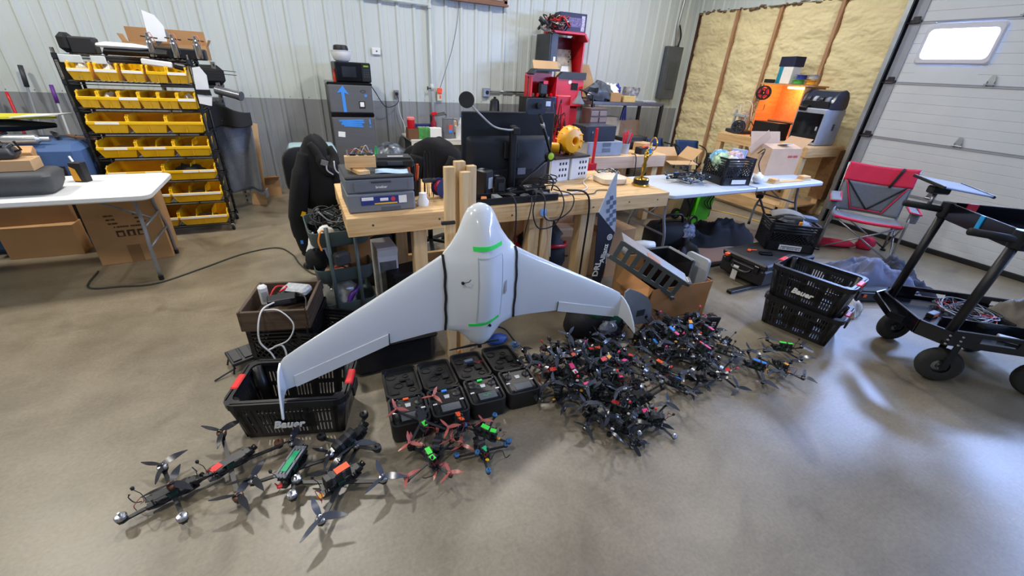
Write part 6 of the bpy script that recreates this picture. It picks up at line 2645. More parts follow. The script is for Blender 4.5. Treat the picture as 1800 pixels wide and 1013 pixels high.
b = MB()
b.box((.05, -.24, 1.44), (.5, .06, .42), None, .01)
cab = b.build('red_toolbox', mat('toolbox_red', (210, 18, 34), .35), t)
b = MB()
b.prism([(-.27, 0), (.27, 0), (.27, .1), (-.16, .1), (-.27, .0)], -.04, .04, T(.05, -.25, 1.62) @ rot(90, 0, 0))
b.build('toolbox_rim', DGREY, cab)
b = MB()
b.lathe([(.03, 0), (.03, .004), (.001, .004)], 12, T(.04, -.272, 1.58) @ rot(90, 0, 0))
b.build('white_disc', PAPER, cab)
b = MB()
b.box((.13, -.275, 1.52), (.12, .01, .1), None, .003)
b.build('black_card', BLACKM, cab)
b = MB()
for z, l in ((1.86, .1), (1.7, .2)):
    b.box((-.24, -.201, z), (.04, .003, l))
b.build('white_print', PAPER, t)

t = thing('tool_case', 'red open tool case with black drill left of the hutch', 'tool case', (3.36, 6.1, 0))
b = MB()
b.box((0, .1, .675), (.42, .4, 1.35), None, .006)
b.build('drawer_cabinet', BLACK, t)
for k in range(4):
    b = MB()
    b.box((.0, -.106, 1.27 - k * .1), (.38, .012, .07), None, .003)
    b.build('drawer_face', ALU if k % 2 == 0 else BLACK, t)
b = MB()
b.box((0, .1, 1.52), (.44, .02, .32))
b.box((-.215, 0, 1.5), (.02, .22, .28))
b.box((.215, 0, 1.5), (.02, .22, .28))
b.build('red_shell', RED, t)
b = MB()
b.bar((-.23, -.06, 1.66), (-.17, -.06, 1.72), .2, .03, (0, 0, 1), .004)
b.bar((-.17, -.06, 1.72), (.22, -.06, 1.73), .2, .03, (0, 0, 1), .004)
b.build('black_rim', BLACK, t)
b = MB()
b.box((.02, -.02, 1.46), (.16, .1, .22), None, .03)
b.build('drill_body', BLACK, t, 40)
b = MB()
b.box((.04, -.076, 1.56), (.08, .012, .05), None, .008)
b.build('drill_badge', mat('badge_pink', (220, 60, 90), .5), t)
for k in range(5):
    b = MB()
    b.cyl((-.18 + k * .08, -.09, 1.37), (-.17 + k * .075, -.1, 1.41), .02, n=8)
    b.build('loose_part', (STEEL, RED, BLACK, CHROME, RED)[k], t)
b = MB()
b.box((3.42, 6.12, 1.79), (.42, .012, .12), rot(-25, 0, 0))
tag(b.build('cardboard_sheet', CARD2), 'tan cardboard sheet resting on the red tool case', 'cardboard')
o = bpy.data.objects['cardboard_sheet']
b = MB()
b.prism([(-.3, 0), (.36, 0), (.12, .5), (-.2, .5)], -.006, .006, T(4.45, 6.62, 1.35) @ rot(84, 0, 0))
tag(b.build('cardboard_sheet', CARD2), 'large tan cardboard sheet leaning behind the metal shelf', 'cardboard')
t = closed_box('kit_carton', 'dark violet product carton on top of the red hutch', (4.0, 6.48, 2.253), -4, (.46, .2, .26), mat('violet_carton', (40, 32, 66), .4, var=.3, scale=12), lid_gap=False)
b = MB()
b.box((.02, -.101, .14), (.26, .002, .12))
b.build('printed_icons', mat('violet_print', (110, 100, 150), .5, var=.8, scale=60), t)
b = MB()
b.box((.17, -.101, .13), (.06, .002, .2))
b.build('printed_title', mat('lilac_print', (180, 176, 206), .5, var=.5, scale=50), t)
tangle('wire_heap', 'heap of red and black leads on top of the red hutch', (3.66, 6.3, 2.255), 16, .22, .2, 11, (CABLE, mat('pink_wire', (0, 0, 0)), CABLE, RED, CHROME), .009)
t = thing('battery_heap', 'pile of black connectors hanging off the hutch top', 'connectors', (3.5, 6.2, 2.255))
rr = random.Random(5)
for k in range(14):
    b = MB()
    b.box((rr.uniform(-.16, .12), rr.uniform(-.08, .1), rr.uniform(-.04, .12)), (.09, .035, .03), rot(rr.uniform(-40, 40), rr.uniform(-40, 40), rr.uniform(0, 180)), .005)
    b.build('connector', (BLACK, DGREY, BLACK, STEEL)[k % 4], t)

# desk lamp, red drawers and tools behind the bench
t = thing('workbench', 'second pine bench behind the main workbench', 'workbench', (0, 0, 0))
b = MB()
b.box((3.28, 4.4, BZ - .015), (1.65, .72, .03), None, .003)
b.build('bench_top', PINE, t)
b = MB()
b.bar((2.46, 4.05, BZ - .075), (4.1, 4.05, BZ - .075), .038, .14, (0, 0, 1), .003)
b.build('front_board', wood('pale_pine', (222, 190, 160), (206, 170, 138)), t)
for x in (2.55, 4.0):
    for y in (4.12, 4.7):
        b = MB()
        b.box((x, y, .41), (.09, .09, .82), None, .003)
        b.build('leg', PINEZ, t)
b = MB()
b.box((3.28, 4.4, .3), (1.55, .66, .02))
b.build('lower_shelf', PINE, t)
t = box_thing('lab_supply', 'pale grey metal instrument case on the second bench', 'instrument', (3.16, 4.2, BZ), 0, (.5, .26, .16), mat('case_grey', (156, 162, 172), .4, .2), .005, detail=mat('case_grey', (0, 0, 0)))
for r_ in range(2):
    for k in range(8):
        b = MB()
        b.box((.02, -.132, .045 + r_ * .06 + k * .006), (.12, .003, .002))
        b.build('vent_slot', DGREY, t)
t = box_thing('black_cube_printer', 'black boxy enclosure on the grey instrument case', 'enclosure', (3.09, 4.24, BZ + .162), 2, (.45, .27, .165), mat('navy_black', (34, 36, 48), .35), .006, detail=mat('navy_black', (0, 0, 0)))
b = MB()
b.lathe([(.012, 0), (.012, .003), (.001, .003)], 10, T(-.12, -.138, .1) @ rot(90, 0, 0))
b.build('knob', STEEL, t)
t = thing('red_clamp', 'tall red bar clamp standing before the black enclosure', 'clamp', (2.96, 4.0, 0))
b = MB()
b.box((0, 0, .98), (.03, .03, .4), None, .006)
b.build('clamp_bar', RED, t)
b = MB()
b.box((-.0, .0, .72), (.1, .05, .16), None, .006)
b.build('clamp_jaw', RED, t)
b = MB()
b.box((.0, .0, .32), (.05, .05, .64), None, .006)
b.build('clamp_stem', BLACK, t)
t = thing('desk_lamp', 'grey cone desk lamp over the second bench', 'lamp', (3.0, 4.62, BZ))
b = MB()
b.lathe([(.015, .14), (.022, .1), (.026, .075), (.075, .01), (.075, 0), (.068, 0), (.022, .07), (.015, .07)], 20, T(.08, 0, .52))
b.build('shade', GREY, t, 40)
b = MB()
b.lathe([(.066, .004), (.001, .004)], 16, T(.08, 0, .52))
b.build('diffuser', PAPER, t)
b = MB()
b.tube([(.08, 0, .68), (.3, .02, .62), (.36, .04, .0)], .009, 8)
b.build('arm', BLACK, t, True)
b = MB()
b.lathe([(.001, 0), (.09, 0), (.09, .02), (.001, .025)], 18, T(.36, .04, 0))
b.build('base', BLACK, t, 40)
t = thing('parts_organizer', 'brown parts organizer with many small drawers on the second bench', 'organizer', (3.34, 4.62, BZ), 8)
b = MB()
b.box((0, 0, .24), (.3, .16, .48), None, .006)
b.build('frame', mat('organizer_brown', (84, 58, 52), .5), t)
for r_ in range(6):
    for c in range(2):
        b = MB()
        b.box((-.07 + c * .14, -.085, .06 + r_ * .072), (.12, .014, .055), None, .003)
        b.build('drawer', mat('drawer_smoke', (150, 132, 124), .25), t)
t = thing('red_bin', 'bright red panel standing behind the yellow turbine', 'panel', (2.92, 4.72, BZ))
b = MB()
b.box((0, 0, .3), (.2, .06, .6), None, .01)
b.build('panel_body', mat('toolbox_red', (0, 0, 0)), t)
b = MB()
b.box((-.13, .0, .3), (.03, .08, .56), None, .006)
b.build('blue_edge', mat('navy_flange', (0, 0, 0)), t)
tangle('wire_heap', 'coiled leads lying behind the white router', (2.55, 3.2, BZ), 8, .13, .05, 21, (CABLE, GREY, CABLEW), .004)
tangle('wire_heap', 'dark leads hanging in front of the red toolbox', (2.78, 4.55, BZ), 8, .09, .55, 31, (CABLE, RED, CABLE), .006)
t = thing('tool_cup', 'cup of red handled pliers on the second bench', 'tool holder', (3.55, 4.2, BZ))
b = MB()
b.lathe([(.001, 0), (.06, 0), (.065, .12), (.06, .12), (.05, .01), (.001, .01)], 14)
b.build('cup', LGREY, t, 40)
for k in range(7):
    a = k * .9
    b = MB()
    b.tube([(.03 * math.cos(a), .03 * math.sin(a), .05), (.05 * math.cos(a) + .03, .05 * math.sin(a), .24 + .02 * (k % 3))], .011, 8)
    b.build('tool_handle', (mat('pliers_red', (226, 60, 76), .4), mat('pliers_red', (0, 0, 0)), GREY)[k % 3], t)
t = box_thing('orange_battery_pack', 'black pack with orange wires at the second bench front', 'battery', (3.78, 4.14, BZ), 10, (.14, .1, .08), BLACK)
b = MB()
b.tube(curve_pts([(-.05, -.04, .08), (0, -.06, .1), (.06, -.04, .09)], 4), .012, 6)
b.build('orange_wire', ORANGE, t, True)
closed_box('small_carton', 'small tan carton at the right end of the second bench', (3.98, 4.35, BZ), 15, (.2, .16, .1), CARD2)
can('blue_can', 'small blue spray can beside the battery pack', 'can', (3.93, 4.14, BZ), [(.001, 0), (.03, 0), (.03, .07), (.001, .075)], BLUE)
heap('white_papers', 'stack of white papers behind the turbine', 'papers', (2.42, 4.3, BZ), (.14, .12, .08), PAPER, 17, amp=.3)
cable('black cord hanging over the second bench front', [(3.6, 4.1, .87), (3.6, 4.02, .86), (3.61, 4.0, .7), (3.6, 4.0, .5)], .006)

t = thing('metal_shelf', 'grey steel shelf unit with black legs near the breaker panel', 'shelving', (4.95, 6.2, 0))
STL = mat('shelf_steel', (104, 110, 120), .35, .5)
for k, z in enumerate((1.33, .72)):
    b = MB()
    b.box((0, 0, z - .025), (1.5, .6, .05), None, .004)
    b.build('shelf', STL, t)
for sx in (-1, 1):
    for sy in (-1, 1):
        b = MB()
        b.box((sx * .72, sy * .28, .65), (.05, .05, 1.3), None, .003)
        b.build('leg', BLACK, t)
ZS = 1.332
def crumple(name, label, cat, loc, r, m, seed, amp=.45):
    b = MB()
    b.blob((0, 0, r[2] * .7), r, 18, 11, amp, 3.2, seed, flat=0)
    o = b.build(name, m, None, 50)
    o.location = loc
    return tag(o, label, cat)
crumple('grey_pouch', 'glossy grey-blue pouch heaped on the metal shelf', 'pouch', (4.4, 6.05, ZS), (.22, .16, .16), mat('pouch_slate', (84, 92, 104), .3, var=.4, scale=6), 2)
crumple('white_pouch', 'crumpled white plastic bag on the metal shelf', 'bag', (4.72, 6.2, ZS), (.16, .12, .15), PAPER, 7)
closed_box('small_carton', 'brown carton at the front of the metal shelf', (4.66, 5.98, ZS), -6, (.2, .14, .13), CARD)
closed_box('small_carton', 'yellow tan carton right of the brown carton on the metal shelf', (4.95, 6.0, ZS), 4, (.26, .14, .09), mat('cardboard_yellow', (216, 184, 116), .85))
closed_box('black_white_carton', 'black and white striped carton on the metal shelf', (5.2, 6.22, ZS), 8, (.26, .16, .22), mat('bw_print', (150, 150, 152), .5, var=.9, scale=14))
crumple('blue_rag', 'small blue cloth between cartons on the metal shelf', 'cloth', (4.95, 6.3, ZS), (.08, .06, .14), mat('rag_blue', (48, 56, 140), .8), 9)
b = MB()
b.box((5.45, 6.1, ZS + .012), (.3, .2, .024), rot(0, 0, 4), .004)
tag(b.build('flat_tray', LGREY), 'flat pale tray at the right end of the metal shelf', 'tray')
closed_box('white_panel_box', 'cream carton on the lower metal shelf', (4.75, 6.25, .722), 0, (.46, .3, .36), mat('cream_carton', (206, 190, 160), .7))
b = MB()
b.prism([(-.24, 0), (.24, 0), (.24, .26), (.2, .3), (-.2, .3), (-.24, .26)], -.012, .012, T(5.35, 6.3, .722) @ rot(85, 0, 0))
tag(b.build('tan_board', mat('tan_ply', (196, 160, 124), .6)), 'tan rounded board standing on the lower metal shelf', 'board')
for k in range(3):
    b = MB()
    b.box((4.95 + k * .03, 6.05, 1.16), (.018, .03, .24), rot(0, 10 - k * 10, 0))
    tag(b.build('hanging_strap', mat('strap_blue', (62, 72, 140), .6)), ('left', 'middle', 'rightmost')[k] + ' blue strap hanging below the metal shelf', 'strap')
t = box_thing('black_router', 'black flat equipment box on the lower metal shelf', 'electronics', (5.2, 5.98, .722), 0, (.5, .2, .07), DGREY)
box_thing('black_pc', 'black desktop computer lying on the second bench', 'computer', (3.86, 4.52, BZ), 0, (.34, .2, .15), BLACK)
# folding blue chairs
NAVY = mat('chair_blue', (36, 66, 120), .6)
for k, (x, y, rz) in enumerate(((5.62, 5.68, 10), (6.05, 5.45, -22))):
    t = thing('folding_chair', ('blue folding chair behind the metal shelf leg', 'blue folding chair closest to the foam wall')[k], 'chair', (x, y, 0), rz, 'blue folding chairs')
    for s in (-1, 1):
        b = MB()
        b.tube(curve_pts([(s * .2, -.2, 0), (s * .2, 0, .4), (s * .2, .16, .76)], 4), .012, 8)
        b.build('frame_leg', BLACK, t, True)
        b = MB()
        b.tube([(s * .2, .22, 0), (s * .2, -.14, .45)], .012, 8)
        b.build('rear_leg', BLACK, t, True)
        b = MB()
        b.tube(curve_pts([(s * .23, .13, .7), (s * .23, -.1, .68), (s * .23, -.2, .6), (s * .22, -.2, .45)], 4), .01, 8)
        b.build('arm_tube', BLACK, t, True)
    b = MB()
    b.sheet(lambda u, v: (-.2 + .4 * u, -.16 + .3 * v, .44 - .03 * math.sin(v * PI)), 6, 6, .012)
    b.build('seat', NAVY, t, True)
    b = MB()
    b.sheet(lambda u, v: (-.2 + .4 * u, .10 + .06 * v + .02 * math.sin(u * PI), .52 + .25 * v), 6, 6, .012)
    b.build('backrest', NAVY, t, True)

# ---------------------------------------------------------------- printer bench along the foam wall
t = thing('printer_bench', 'pine bench with 3D printers along the foam wall', 'workbench', (0, 0, 0))
PZ = 1.0
b = MB()
b.box((6.47, 4.22, PZ - .015), (.84, 1.46, .03), None, .003)
b.build('bench_top', PINEY, t)
for nm, p, q in (('front_board', (6.07, 3.5, PZ - .075), (6.07, 4.95, PZ - .075)), ('end_board', (6.05, 3.5, PZ - .075), (6.88, 3.5, PZ - .075)), ('end_board', (6.05, 4.94, PZ - .075), (6.88, 4.94, PZ - .075))):
    b = MB()
    b.bar(p, q, .038, .12, (0, 0, 1), .003)
    b.build(nm, PINEY if nm == 'front_board' else PINE, t)
for x, y in ((6.1, 3.56), (6.84, 3.56), (6.1, 4.9), (6.84, 4.9)):
    b = MB()
    b.box((x, y, .49), (.09, .09, .97), None, .003)
    b.build('leg', PINEZ, t)
b = MB()
b.box((6.45, 4.22, .16), (.8, 1.4, .02))
b.build('lower_shelf', PINEY, t)
b = MB()
b.bar((5.9, 3.56, .13), (5.9, 4.9, .13), .038, .16, (0, 0, 1), .003)
b.build('lower_board', PINEY, t)
b = MB()
b.box((6.84, 3.56, .6), (.14, .2, .7))
b.build('side_gusset', wood('ply_shade', (150, 112, 72), (126, 90, 56)), t)

t = thing('printer_cube', 'grey enclosed 3D printer with black glass door', '3d printer', (6.5, 3.76, PZ))
b = MB()
b.box((0, 0, .235), (.44, .40, .46), None, .012)
b.build('body', mat('printer_silver', (168, 174, 186), .4, .2), t)
b = MB()
b.box((-.222, 0, .225), (.012, .36, .36), None, .006)
d = b.build('glass_door', mat('door_glass_black', (10, 11, 14), .06), t)
b = MB()
b.box((-.232, -.15, .22), (.016, .02, .05), None, .004)
b.build('door_handle', LGREY, d)
b = MB()
b.box((-.2, .12, .465), (.1, .1, .05), rot(0, -20, 0), .006)
b.build('screen_unit', BLACK, t)
b = MB()
b.box((.05, -.202, .24), (.05, .003, .09), None)
b.build('side_label', mat('side_label', (112, 118, 128), .5), t)
b = MB()
for k in range(3):
    b.box((.05, -.204, .215 + k * .025), (.03, .002, .016))
b.build('side_print', BLACKM, t)
t = thing('filament_changer', 'smoky domed filament box on top of the printer', 'filament box', (6.5, 3.76, PZ + .468))
b = MB()
pr = [(-.16, 0), (.16, 0), (.17, .05), (.15, .14), (.1, .2), (.03, .225), (-.05, .21), (-.12, .15), (-.16, .07)]
b.prism(pr, -.185, .185, rot(90, 0, 0))
b.build('dome', mat('smoky_dome', (52, 56, 70), .1), t, 25)
for s in (-1, 1):
    b = MB()
    b.prism([(x * 1.04, z * 1.03) for x, z in pr], -.015, .015, T(0, s * .195, 0) @ rot(90, 0, 0))
    b.build('end_cheek', mat('cheek_navy', (42, 46, 62), .3), t, 25)
b = MB()
b.box((-.165, 0, .05), (.02, .34, .08), None, .006)
b.build('front_bar', BLACK, t)
for k in range(4):
    b = MB()
    b.lathe([(.03, -.02), (.055, -.02), (.055, .02), (.03, .02), (.03, -.02)], 16, T(-.12, -.13 + k * .085, .09) @ rot(90, 0, 0))
    b.build('spool', (GREY, BLACK, LGREY, DGREY)[k], t, 40)

t = thing('warm_cabinet', 'open wooden cabinet glowing orange from a heat lamp', 'cabinet', (6.62, 4.33, PZ))
WOODO = wood('cabinet_ply', (222, 160, 104), (206, 140, 86), (1, 14, 14))
for nm, c, s in (('back_panel', (.2, 0, .36), (.02, .66, .72)), ('side_panel', (-.02, .32, .36), (.44, .02, .72)), ('side_panel', (-.02, -.32, .36), (.44, .02, .72)), ('top_panel', (-.02, 0, .725), (.48, .72, .02)), ('bottom_panel', (-.02, 0, .01), (.44, .66, .02))):
    b = MB()
    b.box(c, s)
    b.build(nm, WOODO, t)
b = MB()
b.tube([(.02, -.2, .69), (.02, .1, .69)], .014, 8)
b.build('lamp_tube', mat('warm_lamp', (255, 170, 90), .4, var=0, emit=22.0), t, True)
ld = bpy.data.lights.new('cabinet_light', 'POINT')
ld.energy = 7.0
ld.shadow_soft_size = .04
ld.color = (1.0, .5, .2)
lo = bpy.data.objects.new('cabinet_light', ld)
COL.objects.link(lo)
lo.parent = t
lo.location = (-.02, -.06, .64)
def spool(label, loc, rotm, r, w, mflange, mcore, name='filament_spool'):
    t = thing(name, label, 'filament spool', loc)
    for s in (-1, 1):
        b = MB()
        b.lathe([(r, 0), (r, .004), (r * .8, .004), (r * .8, 0)], 24, rotm @ T(0, 0, s * w / 2))
        for k in range(5):
            a = 2 * PI * k / 5
            b.bar((r * .25 * math.cos(a), r * .25 * math.sin(a), s * w / 2), (r * .85 * math.cos(a), r * .85 * math.sin(a), s * w / 2), .016, .004, (0, 0, 1))
        if b.m is None:
            n0 = 24 * 4
            b.v[n0:] = [rotm @ v for v in b.v[n0:]]
        b.lathe([(r * .3, 0), (r * .3, .004), (r * .15, .004), (r * .15, 0)], 24, rotm @ T(0, 0, s * w / 2))
        b.build('flange', mflange, t, 30)
    b = MB()
    b.lathe([(r * .7, -w / 2), (r * .7, w / 2), (r * .4, w / 2), (r * .4, -w / 2), (r * .7, -w / 2)], 24, rotm)
    b.build('filament', mcore, t, 30)
    return t
spool('black spool of red filament hanging left of the warm cabinet', (6.36, 4.60, PZ + .60), rot(0, 90, 20), .1, .06, BLACK, mat('filament_red', (190, 30, 50), .3))
spool('cardboard spool standing below the red filament spool', (6.5, 4.72, PZ + .40), rot(0, 90, 30), .095, .06, CARD, CARD2)
spool('large black spool at the front of the printer bench', (6.18, 4.72, PZ + .105), rot(0, 90, 12), .1, .05, mat('spool_slate', (56, 60, 76), .4), mat('filament_black', (40, 42, 52), .3))
for k, (y, z, m_, lab) in enumerate(((4.24, .76, mat('filament_green', (90, 196, 90), .4), 'green filament spool lying flat on the warm cabinet'), (4.22, .82, mat('filament_blue', (54, 72, 170), .4), 'blue filament spool stacked on the green spool'), (4.06, .76, mat('filament_yellow', (238, 170, 30), .4), 'yellow filament spool lying flat on the cabinet right end'), (4.05, .83, mat('filament_grey', (190, 188, 184), .4), 'grey filament spool stacked on the yellow spool'))):
    spool(lab, (6.55, y, PZ + z + .01), Matrix.Identity(4), .092 if k < 2 else .085, .05, m_, m_)
closed_box('navy_carton', 'dark navy carton on top of the boxes above the warm cabinet', (6.62, 4.48, PZ + .96), 70, (.32, .16, .13), mat('carton_navy', (28, 32, 62), .4), lid_gap=False)
t = closed_box('teal_carton', 'teal and white carton standing on the warm cabinet', (6.6, 4.46, PZ + .737), 74, (.26, .14, .22), PAPER, lid_gap=False)
b = MB()
b.box((.0, -.072, .11), (.1, .004, .21))
b.build('teal_print', mat('teal_print', (30, 140, 170), .5), t)
b = MB()
b.box((.1, .0, .11), (.08, .144, .222))
b.build('teal_edge', mat('teal_print', (0, 0, 0)), t)
box_thing('black_block', 'flat black block at the left edge of the cabinet top', 'block', (6.5, 4.66, PZ + .737), 80, (.12, .1, .05), BLACK)
t = box_thing('black_box', 'black open box in front of the warm cabinet', 'box', (6.27, 4.25, PZ), 86, (.42, .24, .23), mat('box_black', (26, 24, 26), .5), .004)
b = MB()
b.box((-.05, -.1, .24), (.42, .04, .02), rot(30, 0, 0))
b.build('box_flap', mat('box_brown_inner', (150, 96, 60), .7), t)
# open frame 3d printer
t = thing('frame_printer', 'small open frame 3D printer with white arms on the bench', '3d printer', (6.32, 4.80, PZ), 75)
b = MB()
b.box((0, 0, .03), (.32, .26, .05), None, .006)
b.build('base', DGREY, t)
for s in (-1, 1):
    b = MB()
    b.box((s * .13, .04, .19), (.03, .03, .3), None, .003)
    b.build('upright', LGREY, t)
b = MB()
b.box((0, .04, .26), (.34, .03, .04), None, .004)
b.build('gantry', LGREY, t)
b = MB()
b.box((.02, .0, .25), (.07, .08, .1), None, .01)
b.build('print_head', mat('head_beige', (204, 184, 160), .5), t)
b = MB()
b.tube(curve_pts([(.02, 0, .3), (.06, -.02, .45), (-.1, -.02, .44), (-.2, .0, .2)], 6), .005, 6)
b.build('feed_tube', CABLEW, t, True)
b = MB()
b.tube(curve_pts([(.1, 0, .28), (.2, -.06, .4), (.32, -.05, .36), (.36, 0, .2)], 6), .005, 6)
b.build('feed_tube', CABLEW, t, True)
b = MB()
b.tube(curve_pts([(-.14, -.05, .2), (-.2, -.1, .1), (-.14, -.14, .02), (-.02, -.15, .02)], 5), .007, 6)
b.build('power_lead', CABLE, t, True)

# ---------------------------------------------------------------- on and under the grey table
t = open_box('cardboard_box', 'open pale carton with red stamp on the grey table', (5.24, 3.40, .73), -6, (.5, .32, .31), mat('carton_rose', (198, 164, 132), .85, var=.05), (('-y', -75, .15), ('+y', 20, .16), ('+x', 50, .17), ('-x', 40, .12)))
b = MB()
b.box((.02, -.09, .352), (.16, .1, .002), rot(-15, 0, 0))
b.build('shipping_label', mat('label_white', (214, 220, 220), .6, var=.1, scale=60), t)
print_marks(1, .17, .045, mat('stamp_red', (196, 84, 78), .8), t, (.12, -.1635, .22), seed=8)
for k in range(2):
    b = MB()
    b.tube(curve_pts([(4.86, 3.3 + k * .05, .98), (4.78, 3.22, 1.02 + k * .03), (4.72, 3.2, .9), (4.74, 3.15, .78)], 6), .006, 6)
    tag(b.build('black_hose', CABLE, None, True), ('thin black hose', 'second black hose')[k] + ' arching beside the stamped carton', 'hose')
for k, (x, y, rz) in enumerate(((4.72, 2.96, 10), (5.3, 2.98, -8))):
    t = thing('wood_stack', ('short stack of wood offcuts beside the white pump', 'short stack of wood offcuts at the table end')[k], 'wood', (x, y, .73), rz)
    for j in range(3):
        b = MB()
        b.box((.005 * j, .004 * j, .008 + j * .016), (.14 - .01 * j, .08, .015), rot(0, 0, 4 * j), .001)
        b.build('offcut', CARD2 if j % 2 else PINE, t)
b = MB()
b.box((5.0, 2.96, .736), (.42, .07, .012), rot(0, 0, -2), .001)
tag(b.build('wood_strip', PINE), 'thin wood strip lying between the two offcut stacks', 'wood')
t = thing('white_pump', 'small white plastic pump beside the milk crate', 'pump', (4.50, 3.0, .73), 20)
b = MB()
b.blob((0, 0, .05), (.09, .06, .05), 14, 9, .1, 3, 1, flat=0)
b.build('pump_body', WHITE, t, 50)
b = MB()
b.cyl((.05, 0, .06), (.13, .04, .08), .022, n=10)
b.build('spout', WHITE, t, True)
t = open_box('cardboard_box', 'open tan carton with raised flaps behind the grey table', (4.55, 4.36, 0), -12, (.42, .36, .74), CARD2, (('-x', 70, .16), ('+x', 40, .18), ('+y', 50, .16), ('-y', 100, .14)))
# small blue quadcopters and cables on the grey table
# camping chair
GREYC = mat('chair_grey_cloth', (116, 120, 126), .85, var=.08, scale=12)
MESHC = mat('chair_mesh', (96, 100, 106), .8, var=.1, scale=60)
REDC = mat('chair_red_cloth', (206, 32, 66), .75, var=.07, scale=8)
t = thing('camp_chair', 'red and grey folding camp chair before the garage door', 'chair', (5.74, 2.40, 0), -60)
def back_pt(u, v):
    # u across, v from seat to top; the sling sags
    return (-.31 + .62 * u - .02 * (1 - v) * (u - .5), .20 + .12 * v + .05 * math.sin(u * PI) * (1 - .5 * v), .40 + .55 * v - .02 * math.sin(u * PI) * v)
b = MB()
b.sheet(lambda u, v: back_pt(u, .02 + .66 * v), 14, 10, .006)
b.build('back_cloth', GREYC, t, True)
b = MB()
b.sheet(lambda u, v: (lambda p: (p[0] * 1.06, p[1] - .004, p[2]))(back_pt(u, .64 + .38 * v)), 14, 8, .012)
b.build('head_panel', REDC, t, True)
b = MB()
def mesh_pt(u, v):
    w = .34 + .28 * v
    p = back_pt(.5 + (u - .5) * w * 1.5, .08 + .56 * v)
    return (p[0], p[1] - .006, p[2])
b.sheet(mesh_pt, 10, 10, .003)
b.build('mesh_panel', MESHC, t, True)
b = MB()
edge = [mesh_pt(0, 1 - k / 10) for k in range(11)] + [mesh_pt(k / 10, 0) for k in range(1, 11)] + [mesh_pt(1, k / 10) for k in range(1, 11)]
b.tube([(x, y - .004, z) for x, y, z in edge], .007, 6)
b.build('red_piping', REDC, t, True)
for s in (0.02, .98):
    b = MB()
    pts = [back_pt(.5 + (s - .5) * k / 6 * .95, .1 + .56 * k / 6) for k in range(7)]
    b.tube([(x, y - .012, z) for x, y, z in pts], .009, 6)
    b.build('strap', BLACKM, t, True)
b = MB()
pts = [back_pt(.70 + .1 * k / 4, .62 + .4 * k / 4) for k in range(5)]
b.tube([(x, y - .014, z) for x, y, z in pts], .014, 6)
b.build('head_strap', BLACKM, t, True)
b = MB()
b.sheet(lambda u, v: (-.31 + .62 * u, -.26 + .46 * v, .43 - .03 * v - .045 * math.sin(u * PI) * (.3 + .7 * math.sin(v * PI))), 14, 10, .008)
b.build('seat', GREYC, t, True)
b = MB()
b.tube([(-.31 + .62 * k / 14, -.262, .425 - .016 * math.sin(k / 14 * PI)) for k in range(15)], .017, 8)
b.build('seat_edge', REDC, t, True)
for s in (-1, 1):
    b = MB()
    b.sheet(lambda u, v, s=s: (s * (.30 + .1 * u), -.28 + .44 * v, .60 - .01 * u + .06 * max(0, v - .7)), 4, 8, .012)
    a = b.build('arm_rest', GREYC, t, True)
    b = MB()
    b.tube([(s * .30, .17, .625), (s * .3, -.28, .60), (s * .4, -.28, .59), (s * .4, .1, .6)], .007, 6)
    b.build('arm_piping', REDC, a, True)
    b = MB()
    b.lathe([(.042, 0), (.046, .1), (.04, .1), (.036, .006), (.001, .006), (.001, 0), (.042, 0)], 14, T(s * .36, -.2, .48))
    b.build('cup_holder', MESHC, a, 40)
    b = MB()
    b.tube([(s * .33, .30, .0), (s * .315, .30, .55), (s * .33, .32, .95)], .011, 8)
    b.build('back_post', STEEL, t, True)
    b = MB()
    b.tube([(s * .34, -.27, .0), (s * .33, -.25, .43), (s * .34, -.2, .6)], .011, 8)
    b.build('front_post', STEEL, t, True)
    for p, q in (((s * .34, -.27, .03), (-s * .31, -.25, .42)), ((s * .34, -.27, .03), (s * .31, .28, .42)), ((s * .33, .30, .03), (s * .31, -.25, .42))):
        b = MB()
        b.tube([p, q], .009, 8)
        b.build('cross_tube', STEEL, t, True)
    for y in (-.27, .30):
        b = MB()
        b.box((s * .335, y, .012), (.05, .05, .024), None, .006)
        b.build('foot', BLACK, t)
b = MB()
b.tube([(.33, .3, .03), (-.31, .28, .42)], .009, 8)
b.build('cross_tube', STEEL, t, True)
heap('chair_bag', 'red chair carry bag lying under the camp chair', 'bag', (5.62, 2.62, 0), (.34, .09, .05), REDC, 6, -34, .18, .7)
heap('bag_mouth', 'open end of the red carry bag behind the chair leg', 'bag', (5.98, 2.38, 0), (.1, .08, .09), REDC, 16, -34, .2, .7)

# hard cases, jackets
HC = mat('hard_case', (32, 32, 35), .5, var=.12, bump=.06, bscale=90)
t = thing('hard_case', 'big black ribbed hard case with latches under the milk crate', 'case', (3.99, 2.30, .03), 2)
b = MB()
b.box((0, 0, .08), (.76, .46, .16), None, .02)
b.build('case_base', HC, t)
b = MB()
b.box((0, 0, .19), (.77, .47, .06), None, .016)
b.build('case_lid', HC, t)
for k in range(3):
    for s in (-1, 1):
        b = MB()
        b.box((s * .2 + (k - 1) * .022, -.236, .17), (.01, .014, .1), None, .003)
        b.build('lid_rib', HC, t)
b = MB()
b.tube(curve_pts([(-.385, -.1, .12), (-.43, -.08, .1), (-.43, .06, .1), (-.385, .08, .12)], 5), .012, 8)
b.build('end_handle', BLACK, t, True)
for s in (-1, 1):
    b = MB()
    b.box((-.39, s * .15, .15), (.016, .05, .07), None, .004)
    b.build('latch', BLACKG, t)
b = MB()
b.box((-.43, .02, .06), (.006, .05, .14), rot(0, 0, 10))
b.build('luggage_tag', PAPER, t)
b = MB()
b.box((-.4, .16, .19), (.05, .04, .03), None, .006)
b.build('orange_seal', ORANGE, t)
b = MB()
b.box((-.2, -.236, .09), (.05, .003, .03))
b.build('white_sticker', PAPER, t)
